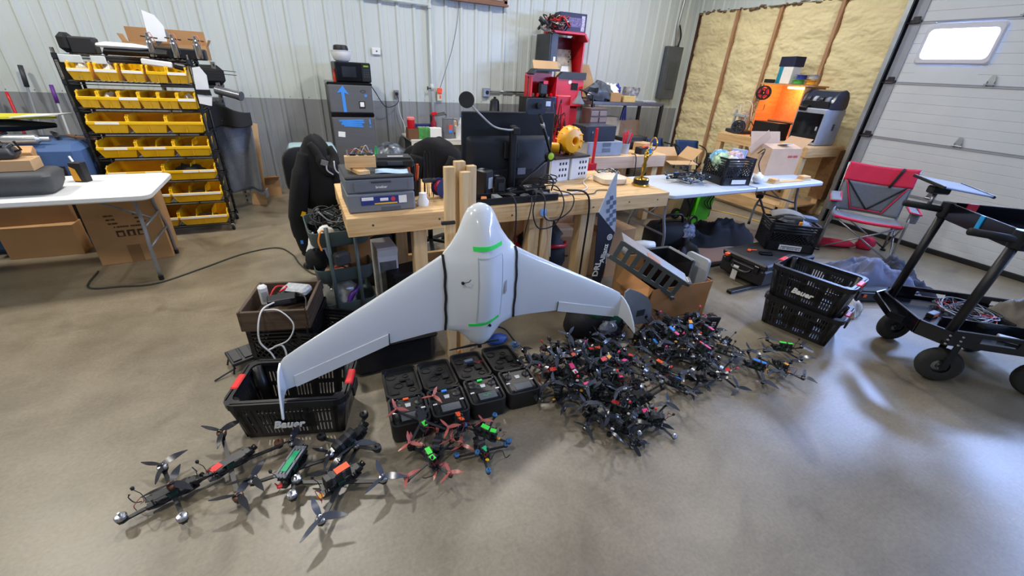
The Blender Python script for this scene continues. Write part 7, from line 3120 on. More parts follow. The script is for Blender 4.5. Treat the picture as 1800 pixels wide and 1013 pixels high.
t = thing('orange_tag', 'small orange plastic pieces on the hard case lid', 'plastic part', (3.79, 2.38, .251))
b = MB()
b.box((0, 0, .008), (.05, .03, .015), rot(0, 0, 30), .004)
b.build('clip', ORANGE, t)
b = MB()
b.tube([(.0, 0, .012), (.07, -.03, .012)], .005, 6)
b.build('lead', ORANGE, t)
box_thing('phone', 'black phone lying on the hard case lid', 'phone', (3.87, 2.26, .251), -30, (.12, .05, .02), BLACKG, .004, detail=BLACK)
for k, (y0, y1) in enumerate(((2.62, 2.62), (2.12, 2.12))):
    b = MB()
    b.box((3.52 + .12, y0, .015), (.7, .05, .03), None, .003)
    tag(b.build('steel_runner', BLACK), ('rear', 'front')[k] + ' black steel runner under the hard case', 'runner')
t = thing('hard_case', 'low black hard case beneath the crumpled jackets', 'case', (4.62, 1.66, 0), -24)
b = MB()
b.box((0, 0, .07), (.62, .4, .14), None, .02)
b.build('case_shell', HC, t)
b = MB()
b.box((0, 0, .095), (.64, .42, .02), None, .006)
b.build('seam_band', BLACK, t)
for k in range(3):
    b = MB()
    b.box((-.31 + .02, -.14 + k * .1, .1), (.06, .03, .04), None, .004)
    b.build('latch', BLACKG, t)
b = MB()
b.box((-.2, -.206, .07), (.03, .008, .03), None, .003)
b.build('orange_clip', ORANGE, t)
JK = mat('jacket_blue_grey', (76, 82, 110), .8, var=.15, scale=7, bump=.3, bscale=18, sheen=.2)
def crumpled_cloth(name, label, cat, loc, rz, w, d, h_, m, seed, n=26):
    def fn(u, v):
        e = min(u, 1 - u, v, 1 - v)
        k = min(1, e / .3)
        p = Vector((u * 4.5, v * 4.5, seed))
        wr = .8 + mn.noise(p * .55) * .5 - abs(mn.noise(p * .9)) * .55 - abs(mn.noise(p * 1.9 + Vector((3, 1, 0)))) * .3
        jx = .05 * mn.noise(Vector((u * 3, v * 3, seed + 9)))
        return ((u - .5) * w + jx, (v - .5) * d + jx, .004 + h_ * math.sin(k * PI / 2) ** .8 * max(.08, wr))
    b = MB()
    b.sheet(fn, n, n, 0)
    o = b.build(name, m, None, True)
    o.location = loc
    o.rotation_euler = (0, 0, math.radians(rz))
    return tag(o, label, cat)
crumpled_cloth('rain_jacket', 'crumpled blue grey jacket thrown on the low hard case', 'jacket', (4.66, 1.72, .13), -26, .62, .42, .24, JK, 3)
crumpled_cloth('dark_jacket', 'dark navy jacket behind the cart pole', 'jacket', (4.98, 1.6, .02), -40, .5, .45, .3, mat('jacket_navy', (30, 32, 48), .8, bump=.3, bscale=18), 8)
crumpled_cloth('white_cloth', 'white and dark cloth scrap behind the stacked crates', 'cloth', (4.02, 1.49, 0), 10, .2, .14, .14, mat('cloth_cream', (190, 186, 180), .8, var=.25, scale=14), 12, 16)

# bags and jacket on the floor under the grey table
t = thing('equipment_bag', 'black shoulder bag with badge under the grey table', 'bag', (3.50, 3.16, 0), -12)
b = MB()
b.loft([[(x, y, z) for x, y in rrect(w, d, .08, 4)] for w, d, z in ((.44, .26, 0), (.5, .32, .06), (.5, .32, .22), (.42, .26, .3), (.26, .14, .32))])
b.build('bag_body', BLACKM, t, 60)
b = MB()
b.tube(curve_pts([(-.16, 0, .28), (-.1, -.04, .4), (.08, -.04, .41), (.16, 0, .28)], 6), .016, 8)
b.build('handle', BLACK, t, True)
b = MB()
b.blob((.16, -.1, .22), (.1, .08, .1), 14, 9, .35, 4, 3)
b.build('mesh_pocket', mat('mesh_pale', (120, 128, 150), .6, var=.8, scale=30), t, 40)
crumpled_cloth('black_coat', 'long black coat lying on the floor beside the shoulder bag', 'coat', (4.2, 3.22, 0), -8, 1.05, .5, .36, mat('coat_black', (16, 17, 24), .8, bump=.2, bscale=12), 21, 30)
crumpled_cloth('black_scarf', 'black garment spilling toward the carton', 'garment', (3.45, 2.82, 0), 30, .5, .3, .2, mat('coat_black', (0, 0, 0)), 27, 18)
b = MB()
b.box((4.05, 2.9, .004), (.95, .5, .006), rot(0, 0, -8))
tag(b.build('cardboard_sheet', mat('cardboard_flat', (150, 118, 100), .9, var=.08, scale=4)), 'flat cardboard sheet lying under the black coat', 'cardboard')
t = thing('pressure_washer', 'bright green pressure washer under the grey table', 'pressure washer', (4.62, 3.82, 0), -4)
LIME = mat('lime_green', (84, 204, 30), .4, var=.06)
b = MB()
b.prism([(-.13, .06), (.12, .06), (.15, .34), (.12, .52), (-.07, .52), (-.1, .34)], -.13, .13, rot(90, 0, 0))
b.build('body', LIME, t)
b = MB()
b.box((.16, 0, .3), (.05, .2, .44), None, .01)
b.build('side_rail', BLACK, t)
b = MB()
b.box((-.15, 0, .3), (.04, .16, .42), rot(0, 8, 0), .01)
b.build('front_rail', BLACK, t)
for s in (-1, 1):
    b = MB()
    b.lathe([(.001, -.02), (.07, -.02), (.075, 0), (.07, .02), (.001, .02)], 18, T(-.16, s * .16, .075) @ rot(90, 0, 0))
    w = b.build('wheel', BLACK, t, 40)
    b = MB()
    b.lathe([(.001, -.024), (.04, -.024), (.04, .024), (.001, .024)], 14, T(-.16, s * .16, .075) @ rot(90, 0, 0))
    b.build('wheel_hub', LIME, w, 40)
for k in range(3):
    b = MB()
    b.tube(curve_pts([(-.1 + k * .03, -.15, .5), (-.02 + k * .04, -.19, .42), (-.06 + k * .05, -.18, .32), (.06 + k * .02, -.17, .22)], 6), .008, 6)
    b.build('hose', CABLE, t, True)
for k in range(2):
    b = MB()
    b.tube(curve_pts([(-.2 - k * .03, -.05, .5), (-.26 - k * .03, -.08, .38), (-.2 - k * .02, -.1, .25), (-.16, -.1, .1)], 6), .009, 6)
    b.build('power_lead', CABLE, t, True)
b = MB()
b.box((.03, -.15, .46), (.1, .04, .08), None, .01)
b.build('control_box', BLACK, t)
cable('yellow extension cord on the floor by the printer bench', [(5.0, 4.1, .006), (5.3, 4.2, .006), (5.5, 3.9, .006), (5.6, 3.5, .006), (5.65, 3.2, .006), (5.9, 2.95, .006)], .006, YELLOW)
tangle('wire_heap', 'coil of black cords on the floor beside the pressure washer', (5.3, 4.35, 0), 6, .2, .05, 41, (CABLE, CABLE), .007)
box_thing('power_meter', 'white power meter hanging above the floor cords', 'power adapter', (5.02, 4.12, 0), 10, (.09, .06, .5), LGREY, .01)
t = thing('black_clamp_stand', 'black bar clamp lying under the grey table end', 'clamp', (5.15, 3.35, 0), 20)
b = MB()
b.tube(curve_pts([(-.2, -.3, 0), (-.12, -.25, .12), (-.02, -.1, .3), (.0, .0, .45)], 5), .014, 8)
b.build('curved_leg', mat('leg_bronze', (86, 78, 80), .4), t, True)
b = MB()
b.box((.0, 0, .46), (.22, .08, .05), rot(0, 0, 20), .01)
b.build('clamp_head', BLACK, t)

# extension cord on the floor at left
cable('thin dark cord lying on the floor between table and hoodie', [(-1.75, 4.3, .006), (-1.72, 3.98, .006), (-1.5, 3.92, .006), (-1.27, 3.9, .006), (-1.0, 4.1, .006), (-.7, 4.35, .006), (-.42, 4.42, .006), (-.28, 4.2, .006), (-.22, 3.95, .006), (-.12, 3.7, .006), (0, 3.62, .006)], .007, mat('cord_olive', (52, 52, 44), .6), name='extension_cable')
cable('black cord trailing from the cart to the floor', [(-.02, 3.5, .006), (-.1, 3.3, .006), (-.2, 3.05, .006), (-.12, 2.92, .1), (-.02, 2.9, .3)], .006)

# ---------------------------------------------------------------- black two-tier equipment cart
GB = mat('cart_black_gloss', (14, 15, 22), .16, var=.1)
t = thing('equipment_cart', 'black two tier equipment cart on pneumatic wheels', 'cart', (3.627, 1.024, 0), -38)
CW, CL = .65, .98
hw = CW / 2
b = MB()
b.box((CL / 2 + .05, 0, .325), (CL, CW - .06, .02))
b.build('deck_floor', GB, t)
for s in (-1, 1):
    # side rail with handle slots: upper and lower strip plus webs
    b = MB()
    y = s * hw
    b.box((CL / 2 + .05, y, .408), (CL, .02, .028), None, .003)
    b.box((CL / 2 + .05, y, .335), (CL, .02, .045), None, .003)
    for x, w in ((.13, .16), (.55, .28), (.94, .18)):
        b.box((x, y, .376), (w, .02, .05), None, .003)
    b.build('side_rail', GB, t)
    b = MB()
    b.bar((.06, y, .355), (-.06, s * (hw - .12), .355), .02, .1, (0, 0, 1), .003)
    b.build('corner_plate', GB, t)
    for k in range(3):
        for x in (.03, .1):
            b = MB()
            b.lathe([(.008, 0), (.006, .004), (.001, .004)], 8, T(x + .008, s * (hw + .01), .325 + k * .03) @ rot(90 if s < 0 else -90, 0, 0))
            b.build('bolt', CHROME, t)
    b = MB()
    b.tube([(.05, s * (hw - .03), .31), (.09, s * (hw - .03), 1.02)], .026, 12)
    b.build('pole', mat('pole_black', (22, 22, 26), .4), t, True)
    b = MB()
    b.tube([(.15, s * (hw - .03), 1.01), (-.16, s * (hw - .02), 1.035)], .022, 12)
    h = b.build('push_handle', BLACKM, t, True)
    b = MB()
    b.lathe([(.001, -.05), (.034, -.05), (.036, 0), (.034, .05), (.001, .05)], 12, T(.09, s * (hw - .03), 1.02))
    b.build('clamp_joint', BLACK, t, 40)
b = MB()
b.bar((-.06, -hw + .12, .355), (-.06, hw - .12, .355), .02, .1, (0, 0, 1), .003)
b.build('end_rail', GB, t)
b = MB()
for p, q in (((-.05, hw - .1, .39), (-.13, hw - .15, .38)), ((-.13, hw - .15, .38), (-.12, -hw + .3, .33)), ((-.12, -hw + .3, .33), (-.05, -hw + .22, .33))):
    b.bar(p, q, .012, .05, (0, 0, 1), .002)
b.build('foot_guard', GB, t)
for x in (.145, .70):
    for s in (-1, 1):
        y = s * .25
        b = MB()
        b.lathe([(.05, -.03), (.1, -.036), (.118, -.022), (.122, 0), (.118, .022), (.1, .036), (.05, .03)], 24, T(x, y, .122) @ rot(90, 0, 12 * s))
        w = b.build('tyre', mat('tyre_rubber', (44, 44, 42), .8, bump=.3, bscale=60), t, 50)
        b = MB()
        b.lathe([(.001, -.03), (.02, -.034), (.025, -.02), (.06, -.012), (.06, .012), (.025, .02), (.02, .034), (.001, .03)], 16, T(x, y, .122) @ rot(90, 0, 12 * s))
        b.build('wheel_hub', STEEL, w, 40)
        b = MB()
        for q in (-1, 1):
            b.box((x, y + q * .046, .21), (.04, .006, .2))
        b.box((x, y, .312), (.08, .1, .012))
        b.build('wheel_fork', BLACK, t)
b = MB()
b.box((.5, -.11, .37), (.76, .012, .07))
b.build('deck_divider', GB, t)
b = MB()
b.box((.88, .0, .37), (.012, .4, .07))
b.build('deck_divider', GB, t)
b = MB()
b.box((.86, -hw - .012, .35), (.18, .003, .04))
b.build('white_label', PAPER, t)
# upper tray
b = MB()
b.box((.58, 0, .965), (.98, CW - .02, .014))
b.build('upper_floor', GB, t)
for s in (-1, 1):
    b = MB()
    b.box((.58, s * (hw - .005), 1.015), (1.0, .016, .105), None, .003)
    b.build('upper_side', GB, t)
b = MB()
b.box((.09, 0, 1.015), (.016, CW - .06, .105), None, .003)
up = b.build('upper_end', GB, t)
b = MB()
b.box((.079, -.02, 1.015), (.006, .032, .107))
b.build('blue_tape', mat('tape_cyan', (30, 150, 214), .5), up)
b = MB()
b.box((.24, hw - .016, 1.045), (.06, .01, .05))
b.build('red_tape', mat('tape_red', (222, 50, 70), .5), t)
for k in range(3):
    for x in (.14, .24):
        b = MB()
        b.lathe([(.009, 0), (.007, .004), (.001, .004)], 8, T(x, -hw - .004, .985 + k * .03) @ rot(90, 0, 0))
        b.build('bolt', CHROME, t)
t2 = thing('tablet', 'glossy tablet on a pivot arm above the equipment cart', 'tablet', (3.90, 1.27, 1.062), -33)
b = MB()
b.box((.06, .02, .1), (.36, .25, .012), rot(6, 7, 8), .004)
b.build('glass', mat('pale_glare_glass', (168, 190, 226), .08, var=.03), t2)  # pale blue base colour imitates the window reflected in the glass
for s in (-1, 1):
    b = MB()
    b.box((.06 + s * .18, .02 + s * .024, .1 - s * .022), (.016, .26, .02), rot(6, 7, 8), .004)
    b.build('edge_bar', BLACK, t2)
b = MB()
b.box((-.03, 0, .07), (.12, .06, .05), None, .008)
b.build('pivot', BLACK, t2)
b = MB()
b.tube([(-.04, 0, .06), (-.06, -.02, -.05)], .013, 8)
b.build('stem', STEEL, t2, True)
CM = T(3.627, 1.024, 0) @ rot(0, 0, -38)
def cart_at(x, y, z):
    v = CM @ Vector((x, y, z))
    return (v.x, v.y, v.z)
box_thing('white_phone', 'pale slim phone lying in the upper cart tray', 'phone', cart_at(.28, -.15, .974), -20, (.13, .07, .012), mat('pale_glare_glass', (0, 0, 0)), .003, detail=LGREY)
box_thing('silver_bracket', 'pale flat bracket in the lower cart tray', 'bracket', cart_at(.5, -.22, .337), -60, (.2, .05, .03), LGREY, .003)
t = thing('black_lens', 'long black flashlight lying in the upper cart tray', 'flashlight', cart_at(.68, .05, .974), -20)
b = MB()
b.lathe([(.001, -.2), (.04, -.2), (.045, -.1), (.03, -.05), (.03, .2), (.001, .2)], 16, T(0, 0, .046) @ rot(0, 90, 0))
b.build('barrel', DGREY, t, 40)
b = MB()
b.lathe([(.042, -.205), (.001, -.205)], 16, T(0, 0, .046) @ rot(0, 90, 0))
b.build('lens', STEEL, t)
crumpled_cloth('brown_tarp', 'crumpled olive brown bag on the lower cart tray', 'bag', cart_at(.88, .04, .34), -20, .5, .5, .26, mat('tarp_olive', (112, 104, 92), .5, var=.15, scale=6, bump=.3, bscale=16), 33, 24)
tangle('wire_heap', 'jumble of leads and red plugs in the lower cart tray', cart_at(.42, .12, .337), 14, .19, .06, 51, (CABLE, CABLE, GREY, RED, CABLE, LGREY), .004)
for k in range(4):
    box_thing('lipo_battery', ('small battery with orange plug at the cart tray end', 'small battery with amber plug beside the divider', 'red striped battery in the lower cart tray', 'grey battery at the far rail of the cart')[k], 'battery', cart_at((.16, .3, .62, .5)[k], (.02, -.05, .05, .18)[k], .337), k * 40, (.1, .04, .035), (BLACK, BLACK, DGREY, GREY)[k], .004, detail=(ORANGE, mat('amber_clip', (0, 0, 0)), RED, LGREY)[k])
# ---------------------------------------------------------------- quadcopters
CARB = mat('carbon_fibre', (34, 35, 38), .4, var=.25, scale=90)
PROPK = mat('prop_smoke', (44, 46, 52), .2, var=.12)
PROPR = mat('prop_red', (176, 92, 84), .3, var=.12)
PROPB = mat('prop_blue_grey', (70, 75, 88), .2, var=.12)
MBLK = mat('motor_black', (26, 26, 29), .35, .3)
MSIL = mat('motor_silver', (176, 178, 184), .25, .9)
MBLU = mat('motor_blue', (92, 140, 190), .25, .8)
MCOP = mat('motor_copper', (120, 84, 66), .4, .6)
PINK = mat('pink_tape', (236, 66, 130), .5, var=.05)
ORT = mat('orange_tape', (255, 96, 44), .5, var=.05)
REDT = mat('red_tape', (226, 50, 44), .5, var=.05)
AMB = mat('amber_plug', (240, 164, 40), .4, var=.05)
WHT = mat('white_tape', (232, 230, 224), .5, var=.03)
LIMT = mat('lime_tape', (70, 232, 70), .5, var=.05)
TEALT = mat('teal_tape', (34, 170, 110), .5, var=.05)
BLUT = mat('sky_tape', (40, 130, 226), .5, var=.05)
CAP = {}
def cached(key, fn):
    if key not in CAP:
        CAP[key] = fn()
    return CAP[key]
def finish(b, name, mats_, smooth=40, split=None):
    me = b.mesh(name)
    if smooth:
        me.polygons.foreach_set('use_smooth', [True] * len(me.polygons))
        me.set_sharp_from_angle(angle=math.radians(smooth))
    for m_ in mats_:
        me.materials.append(m_)
    if split is not None:
        for p in me.polygons:
            p.material_index = 1 if p.index >= split else 0
    return me
def prop_mesh(R, m_, blades=3):
    def mk():
        b = MB()
        b.lathe([(.001, -.004), (.006 + R * .03, -.004), (.006 + R * .03, .004), (.003, .006), (.003, .011), (.001, .012)], 8)
        for k in range(blades):
            A = rot(0, 0, 360 / blades * k)
            vs_, fs = [], []
            n = 7
            for i in range(n + 1):
                t_ = i / n
                r = R * (.07 + .93 * t_)
                ch = R * (.13 + .16 * math.sin(PI * min(1, t_ * 1.05 + .12)) - .02 * t_) * (1 if i < n else .35)
                tw = math.radians(34 - 24 * t_)
                sw = -R * .07 * t_ * t_
                for s in (-.5, .5):
                    c_ = ch * s + sw
                    vs_.append((r, c_ * math.cos(tw), c_ * math.sin(tw) + .003 * math.sin(t_ * PI)))
            N = len(vs_)
            vs_ += [(x, y, z - .0016) for x, y, z in vs_]
            for i in range(n):
                a = 2 * i
                fs += [(a, a + 2, a + 3, a + 1), (N + a, N + a + 1, N + a + 3, N + a + 2), (a, N + a, N + a + 2, a + 2), (a + 1, a + 3, N + a + 3, N + a + 1)]
            fs.append((2 * n, N + 2 * n, N + 2 * n + 1, 2 * n + 1))
            b.add(vs_, fs, A)
        return finish(b, 'propeller', [m_], 50)
    return cached(('prop', round(R, 3), m_.name, blades), mk)
def motor_mesh(s, m_):
    def mk():
        b = MB()
        b.lathe([(.001, 0), (.012 * s, 0), (.013 * s, .003 * s), (.013 * s, .008 * s), (.01 * s, .009 * s)], 12)
        k = len(b.f)
        b.lathe([(.0135 * s, .009 * s), (.0145 * s, .010 * s), (.0145 * s, .017 * s), (.012 * s, .02 * s), (.006 * s, .021 * s), (.003 * s, .021 * s), (.0028 * s, .03 * s), (.001, .03 * s)], 12)
        return finish(b, 'motor', [MBLK, m_], 35, k)
    return cached(('motor', s, m_.name), mk)
def arm_mesh(L_, w, th):
    def mk():
        b = MB()
        b.prism([(0, -w * .75), (L_ * .25, -w * .5), (L_ - w, -w * .45), (L_, -w * .8), (L_ + w * .8, -w * .5), (L_ + w * .8, w * .5), (L_, w * .8), (L_ - w, w * .45), (L_ * .25, w * .5), (0, w * .75)], -th / 2, th / 2)
        return finish(b, 'arm', [CARB], None)
    return cached(('arm', L_, w, th), mk)
def frame_mesh(bl, bw, hgt):
    def mk():
        b = MB()
        po = [(-bl * .5, -bw * .32), (-bl * .3, -bw * .5), (-.06 * bl, -bw * .38), (.06 * bl, -bw * .38), (bl * .3, -bw * .5), (bl * .5, -bw * .32), (bl * .5, bw * .32), (bl * .3, bw * .5), (.06 * bl, bw * .38), (-.06 * bl, bw * .38), (-bl * .3, bw * .5), (-bl * .5, bw * .32)]
        b.prism([(x * 1.05, y * 1.25) for x, y in po], -.006, -.003)
        b.prism([(x * .6, y * 1.3) for x, y in po], .003, .006)
        b.prism(po, hgt, hgt + .0025)
        for sx in (-1, 1):
            for sy in (-1, 1):
                b.cyl((sx * bl * .38, sy * bw * .32, .003), (sx * bl * .38, sy * bw * .32, hgt), .003, n=6)
                b.cyl((sx * bl * .38, sy * bw * .32, hgt + .002), (sx * bl * .38, sy * bw * .32, hgt + .005), .004, n=6)
        return finish(b, 'frame_plates', [CARB], None)
    return cached(('frame', bl, bw, hgt), mk)
def stack_mesh():
    def mk():
        b = MB()
        for k in range(3):
            b.box((0, 0, .007 + k * .007), (.034, .034, .003))
            b.box((.006, -.004, .0095 + k * .007), (.014, .01, .003))
        k = len(b.f)
        for sx in (-1, 1):
            for sy in (-1, 1):
                b.cyl((sx * .014, sy * .014, .004), (sx * .014, sy * .014, .026), .002, n=6)
        b.cyl((-.02, .012, .006), (-.02, .012, .022), .006, n=8)
        return finish(b, 'flight_stack', [MATS['pcb_green'] if 'pcb_green' in MATS else DGREY, MSIL], None, k)
    return cached('stack', mk)
def camera_mesh(s=1.0):
    def mk():
        b = MB()
        b.box((0, 0, 0), (.02 * s, .022 * s, .022 * s), None, .003 * s)
        k = len(b.f)
        b.lathe([(.008 * s, 0), (.0095 * s, .004 * s), (.0095 * s, .012 * s), (.007 * s, .012 * s), (.001, .009 * s)], 12, T(.01 * s, 0, 0) @ rot(0, 90, 0))
        return finish(b, 'camera', [BLACK, BLACKG], 35, k)
    return cached(('cam', s), mk)
def pack_mesh(l, w, h_):
    def mk():
        b = MB()
        b.box((0, 0, h_ / 2), (l, w, h_), None, .004)
        k = len(b.f)
        for x in (-l * .2, l * .2):
            b.box((x, 0, h_ / 2), (.014, w + .003, h_ + .003))
        return finish(b, 'battery', [BLACK, DGREY], None, k)
    return cached(('pack', l, w, h_), mk)
def plate_mesh(l, w, m_, h_=.002):
    def mk():
        b = MB()
        b.box((0, 0, h_ / 2), (l, w, h_), None, h_ * .3)
        return finish(b, 'tape_mark', [m_], None)
    return cached(('plate', l, w, h_, m_.name), mk)
def wire_mesh(seed, m_, r=.0022):
    def mk():
        rr = random.Random(seed)
        b = MB()
        p = [(rr.uniform(-.05, .0), rr.uniform(-.02, .02), .01)]
        for q in range(4):
            p.append((p[-1][0] + rr.uniform(-.03, .03), p[-1][1] + rr.uniform(-.035, .035), rr.uniform(.005, .06)))
        b.tube(curve_pts(p, 4), r, 5)
        return finish(b, 'lead_wire', [m_], 60)
    return cached(('wire', seed, m_.name), mk)
def antenna_mesh(m_):
    def mk():
        b = MB()
        b.tube([(0, 0, 0), (-.006, .002, .04), (-.02, .004, .07)], .0015, 5)
        k = len(b.f)
        b.lathe([(.001, 0), (.006, .002), (.007, .012), (.004, .016), (.001, .017)], 8, T(-.02, .004, .07))
        return finish(b, 'antenna', [BLACK, m_], 50, k)
    return cached(('ant', m_.name), mk)

def quad(label, loc, rz, group, arm=.115, R=.064, prop=None, props=(1, 1, 1, 1), motor=None, tape=None, tape2=None, rx=0, ry=0, big=False, body_rz=0,
         battery=True, ant=None, seed=0, spread=90.0, plug=None):
    t = thing('quadcopter', label, 'drone', loc, rz, group, rx=rx, ry=ry)
    rr = random.Random(seed * 13 + 5)
    k = 1.45 if big else 1.0
    prop = prop or PROPK
    motor = motor or MSIL
    bl, bw, hg = (.17, .046, .034) if big else (.115, .036, .026)
    def put(name, me, M_):
        o = link(name, me, t)
        o.matrix_local = M_
        return o
    BR = rot(0, 0, body_rz)
    put('frame_plates', frame_mesh(bl, bw, hg), BR)
    put('flight_stack', stack_mesh(), BR)
    put('camera', camera_mesh(k), BR @ T(bl * .5, 0, hg * .5) @ rot(0, -25, 0))
    for i in range(4):
        a = 45 + 90 * i + (1 if i % 2 else -1) * (spread - 90) / 2
        A = rot(0, 0, a)
        put('arm', arm_mesh(arm, .012 * k, .005 * k), A)
        put('motor', motor_mesh(k * 1.0, motor), A @ T(arm, 0, .0025 * k))
        if props[i]:
            put('propeller', prop_mesh(R, prop), A @ T(arm, 0, .0225 * k + .004) @ rot(rr.uniform(-5, 5), rr.uniform(-5, 5), rr.uniform(0, 120)))
    if battery:
        put('battery', pack_mesh(bl * .66, bw * .9, .026 * k), BR @ T(-.01, 0, hg + .003))
    top = hg + (.03 * k if battery else .003)
    if tape:
        put('tape_mark', plate_mesh(.042 * k, .024 * k, tape), BR @ T(.01 * k, 0, top))
    if tape2:
        put('tape_mark', plate_mesh(.03 * k, .022 * k, tape2), BR @ T(-.035 * k, .0, top) @ rot(0, 0, 12))
    if plug:
        put('battery_plug', plate_mesh(.018 * k, .014 * k, plug, .01), BR @ T(-bl * .5 - .012, rr.uniform(-.02, .02), .012) @ rot(0, 20, rr.uniform(-40, 40)))
    put('antenna', antenna_mesh(ant or BLACK), BR @ T(-bl * .48, .008, hg))
    if seed % 3 == 0 or seed < 12:
        put('lead_wire', wire_mesh(seed % 5, mat('wire_dull_red', (130, 26, 30), .5), .0016), BR @ T(-bl * .35, 0, .006))
    put('lead_wire', wire_mesh(seed % 5 + 7, CABLE), BR @ T(-bl * .35, .004, .006))
    return t

G1, G2 = 'large quadcopters before the left crate', 'quadcopters with red propellers before the cases'
quad('big quadcopter with bare silver motors at the far left', (-.735, 1.60, .035), -23, G1, .165, .1, props=(0, 1, 0, 0), big=True, battery=False, body_rz=40, seed=1, motor=MSIL)
quad('big quadcopter with copper motors and folded dark propellers', (-.53, 1.645, .06), -31, G1, .20, .1, props=(0, 1, 1, 1), big=True, battery=False, body_rz=60, seed=2, motor=MCOP, tape=None, tape2=REDT, ry=4)
dq = quad('big quadcopter carrying a green taped slotted plate', (-.275, 1.51, .065), 45, G1, .155, .1, props=(1, 1, 0, 1), big=True, battery=False, body_rz=15, seed=3, motor=MSIL, plug=REDT, rx=-4)
b = MB()
for y in (-.022, -.0073, .0073, .022):
    b.box((0, y, 0), (.17, .009, .004))
for x in (-.075, 0, .075):
    b.box((x, 0, 0), (.014, .054, .004))
p = b.build('slotted_plate', GREY, dq)
p.matrix_local = T(0, 0, .055) @ rot(0, 0, 15)
b = MB()
b.box((0, 0, .003), (.11, .026, .002))
p2 = b.build('green_tape', TEALT, p)
quad('big quadcopter with orange tape and wide smoky propellers', (-.09, 1.375, .055), -70, G1, .185, .105, prop=PROPB, props=(1, 1, 0, 1), big=True, body_rz=92, seed=4, tape=ORT, plug=AMB, spread=84)
quad('big tilted quadcopter with camera pod nearest the black cases', (-.03, 1.555, .075), 5, G1, .15, .095, props=(0, 0, 1, 0), big=True, body_rz=22, seed=5, plug=AMB, rx=8, ry=-14, motor=MBLK, ant=MSIL)

quad('quadcopter with red propellers leaning on the transmitter case, green tape', (.312, 1.525, .125), 6, G2, .14, .064, prop=PROPR, tape=None, tape2=LIMT, rx=14, body_rz=90, seed=6, motor=MBLK, battery=False)
quad('quadcopter with red propellers and two green tape marks in front', (.302, 1.33, .06), -20, G2, .135, .064, prop=PROPR, tape=LIMT, tape2=LIMT, ry=-5, body_rz=118, seed=7, motor=MCOP)
quad('quadcopter with red propellers sunk under the green taped one', (.35, 1.41, .03), 28, G2, .125, .064, prop=PROPR, props=(1, 0, 1, 1), rx=6, body_rz=40, seed=8, motor=MBLK)
quad('quadcopter with bare blue motors and long lime label', (.60, 1.375, .06), 2, G2, .12, .06, props=(0, 0, 0, 0), motor=MBLU, tape=LIMT, tape2=LIMT, rx=7, body_rz=128, seed=9, plug=AMB)
quad('quadcopter with bare blue motors half under the lime label one', (.55, 1.31, .03), 38, G2, .125, .06, props=(0, 0, 0, 0), motor=MBLU, tape=None, tape2=TEALT, body_rz=60, seed=10, plug=YELLOW)
quad('quadcopter with orange straps wedged behind the blue motors', (.49, 1.475, .075), 20, G2, .12, .06, props=(0, 0, 0, 1), motor=MBLK, tape=ORT, tape2=ORT, rx=-10, ry=8, body_rz=70, seed=11, prop=PROPR)

# the two heaps
H1, H2, H3 = 'quadcopters heaped in the middle', 'quadcopters heaped before the open carton', 'quadcopters at the right end of the heaps'
TN = {'orange': ORT, 'pink': PINK, 'red': REDT, 'white': WHT, 'blue': BLUT, 'amber': AMB, None: None}
heap1 = [  # x, y, z, tape, tape2, where
    (1.10, 1.80, .05, None, None, 'at the corner by the last case'),
    (1.28, 1.82, .06, None, 'white', 'at the back below the wing'),
    (1.47, 1.80, .05, None, None, 'at the back beside the green bag'),
    (1.66, 1.74, .06, None, None, 'behind, under the right winglet'),
    (1.13, 1.64, .07, 'red', 'orange', 'beside the last transmitter case'),
    (1.29, 1.66, .15, 'white', 'orange', 'on top of the back half'),
    (1.45, 1.64, .13, 'orange', 'red', 'on the upper right slope'),
    (1.62, 1.58, .08, None, 'red', 'where the two heaps meet'),
    (1.20, 1.52, .15, 'pink', 'white', 'on the upper left slope'),
    (1.37, 1.50, .19, 'red', 'amber', 'at the very top'),
    (1.53, 1.47, .12, 'pink', None, 'right of the top'),
    (1.09, 1.49, .05, None, None, 'at the left edge'),
    (1.26, 1.39, .11, None, 'pink', 'in the middle of the front slope'),
    (1.43, 1.35, .13, 'orange', 'pink', 'high on the front slope'),
    (1.20, 1.32, .04, None, None, 'low on the left front side'),
    (1.33, 1.25, .06, 'red', None, 'low on the front slope'),
    (1.55, 1.30, .05, None, None, 'low on the right front side'),
    (1.42, 1.20, .04, None, 'pink', 'near the front end'),
    (1.25, 1.16, .04, None, None, 'at the front tip'),
    (1.49, 1.14, .035, None, None, 'at the front right corner'),
]
for i, (x, y, z, c1, c2, w) in enumerate(heap1):
    rr = random.Random(100 + i)
    tp = ' and '.join([c for c in (c1, c2) if c])
    lab = f'quadcopter {"with " + tp + " tape " if tp else ""}{w} of the middle heap'
    quad(lab, (x, y, z + .012), rr.uniform(0, 360), H1, .135, rr.choice((.074, .08, .086)), prop=rr.choice((PROPK, PROPK, PROPB)), tape=TN[c1], tape2=TN[c2],
         rx=rr.uniform(-32, 32), ry=rr.uniform(-32, 32), seed=20 + i, body_rz=rr.uniform(0, 180), motor=rr.choice((MSIL, MBLK, MSIL)),
         plug=rr.choice((None, AMB, WHT, None)), ant=rr.choice((BLACK, PINK, REDT, BLACK)), props=tuple(1 if rr.random() < .88 else 0 for _ in range(4)))
fill1 = [(1.2, 1.74, .09, 'behind the white taped one'), (1.38, 1.75, .10, 'under the wing edge'), (1.21, 1.6, .06, 'buried at left'), (1.38, 1.58, .08, 'buried below the top'), (1.54, 1.62, .06, 'buried at right'),
         (1.3, 1.46, .06, 'buried in the middle'), (1.46, 1.44, .05, 'buried right of the middle'), (1.33, 1.33, .08, 'buried in the front slope'), (1.5, 1.24, .08, 'on the right front slope'), (1.34, 1.17, .05, 'just behind the front tip')]
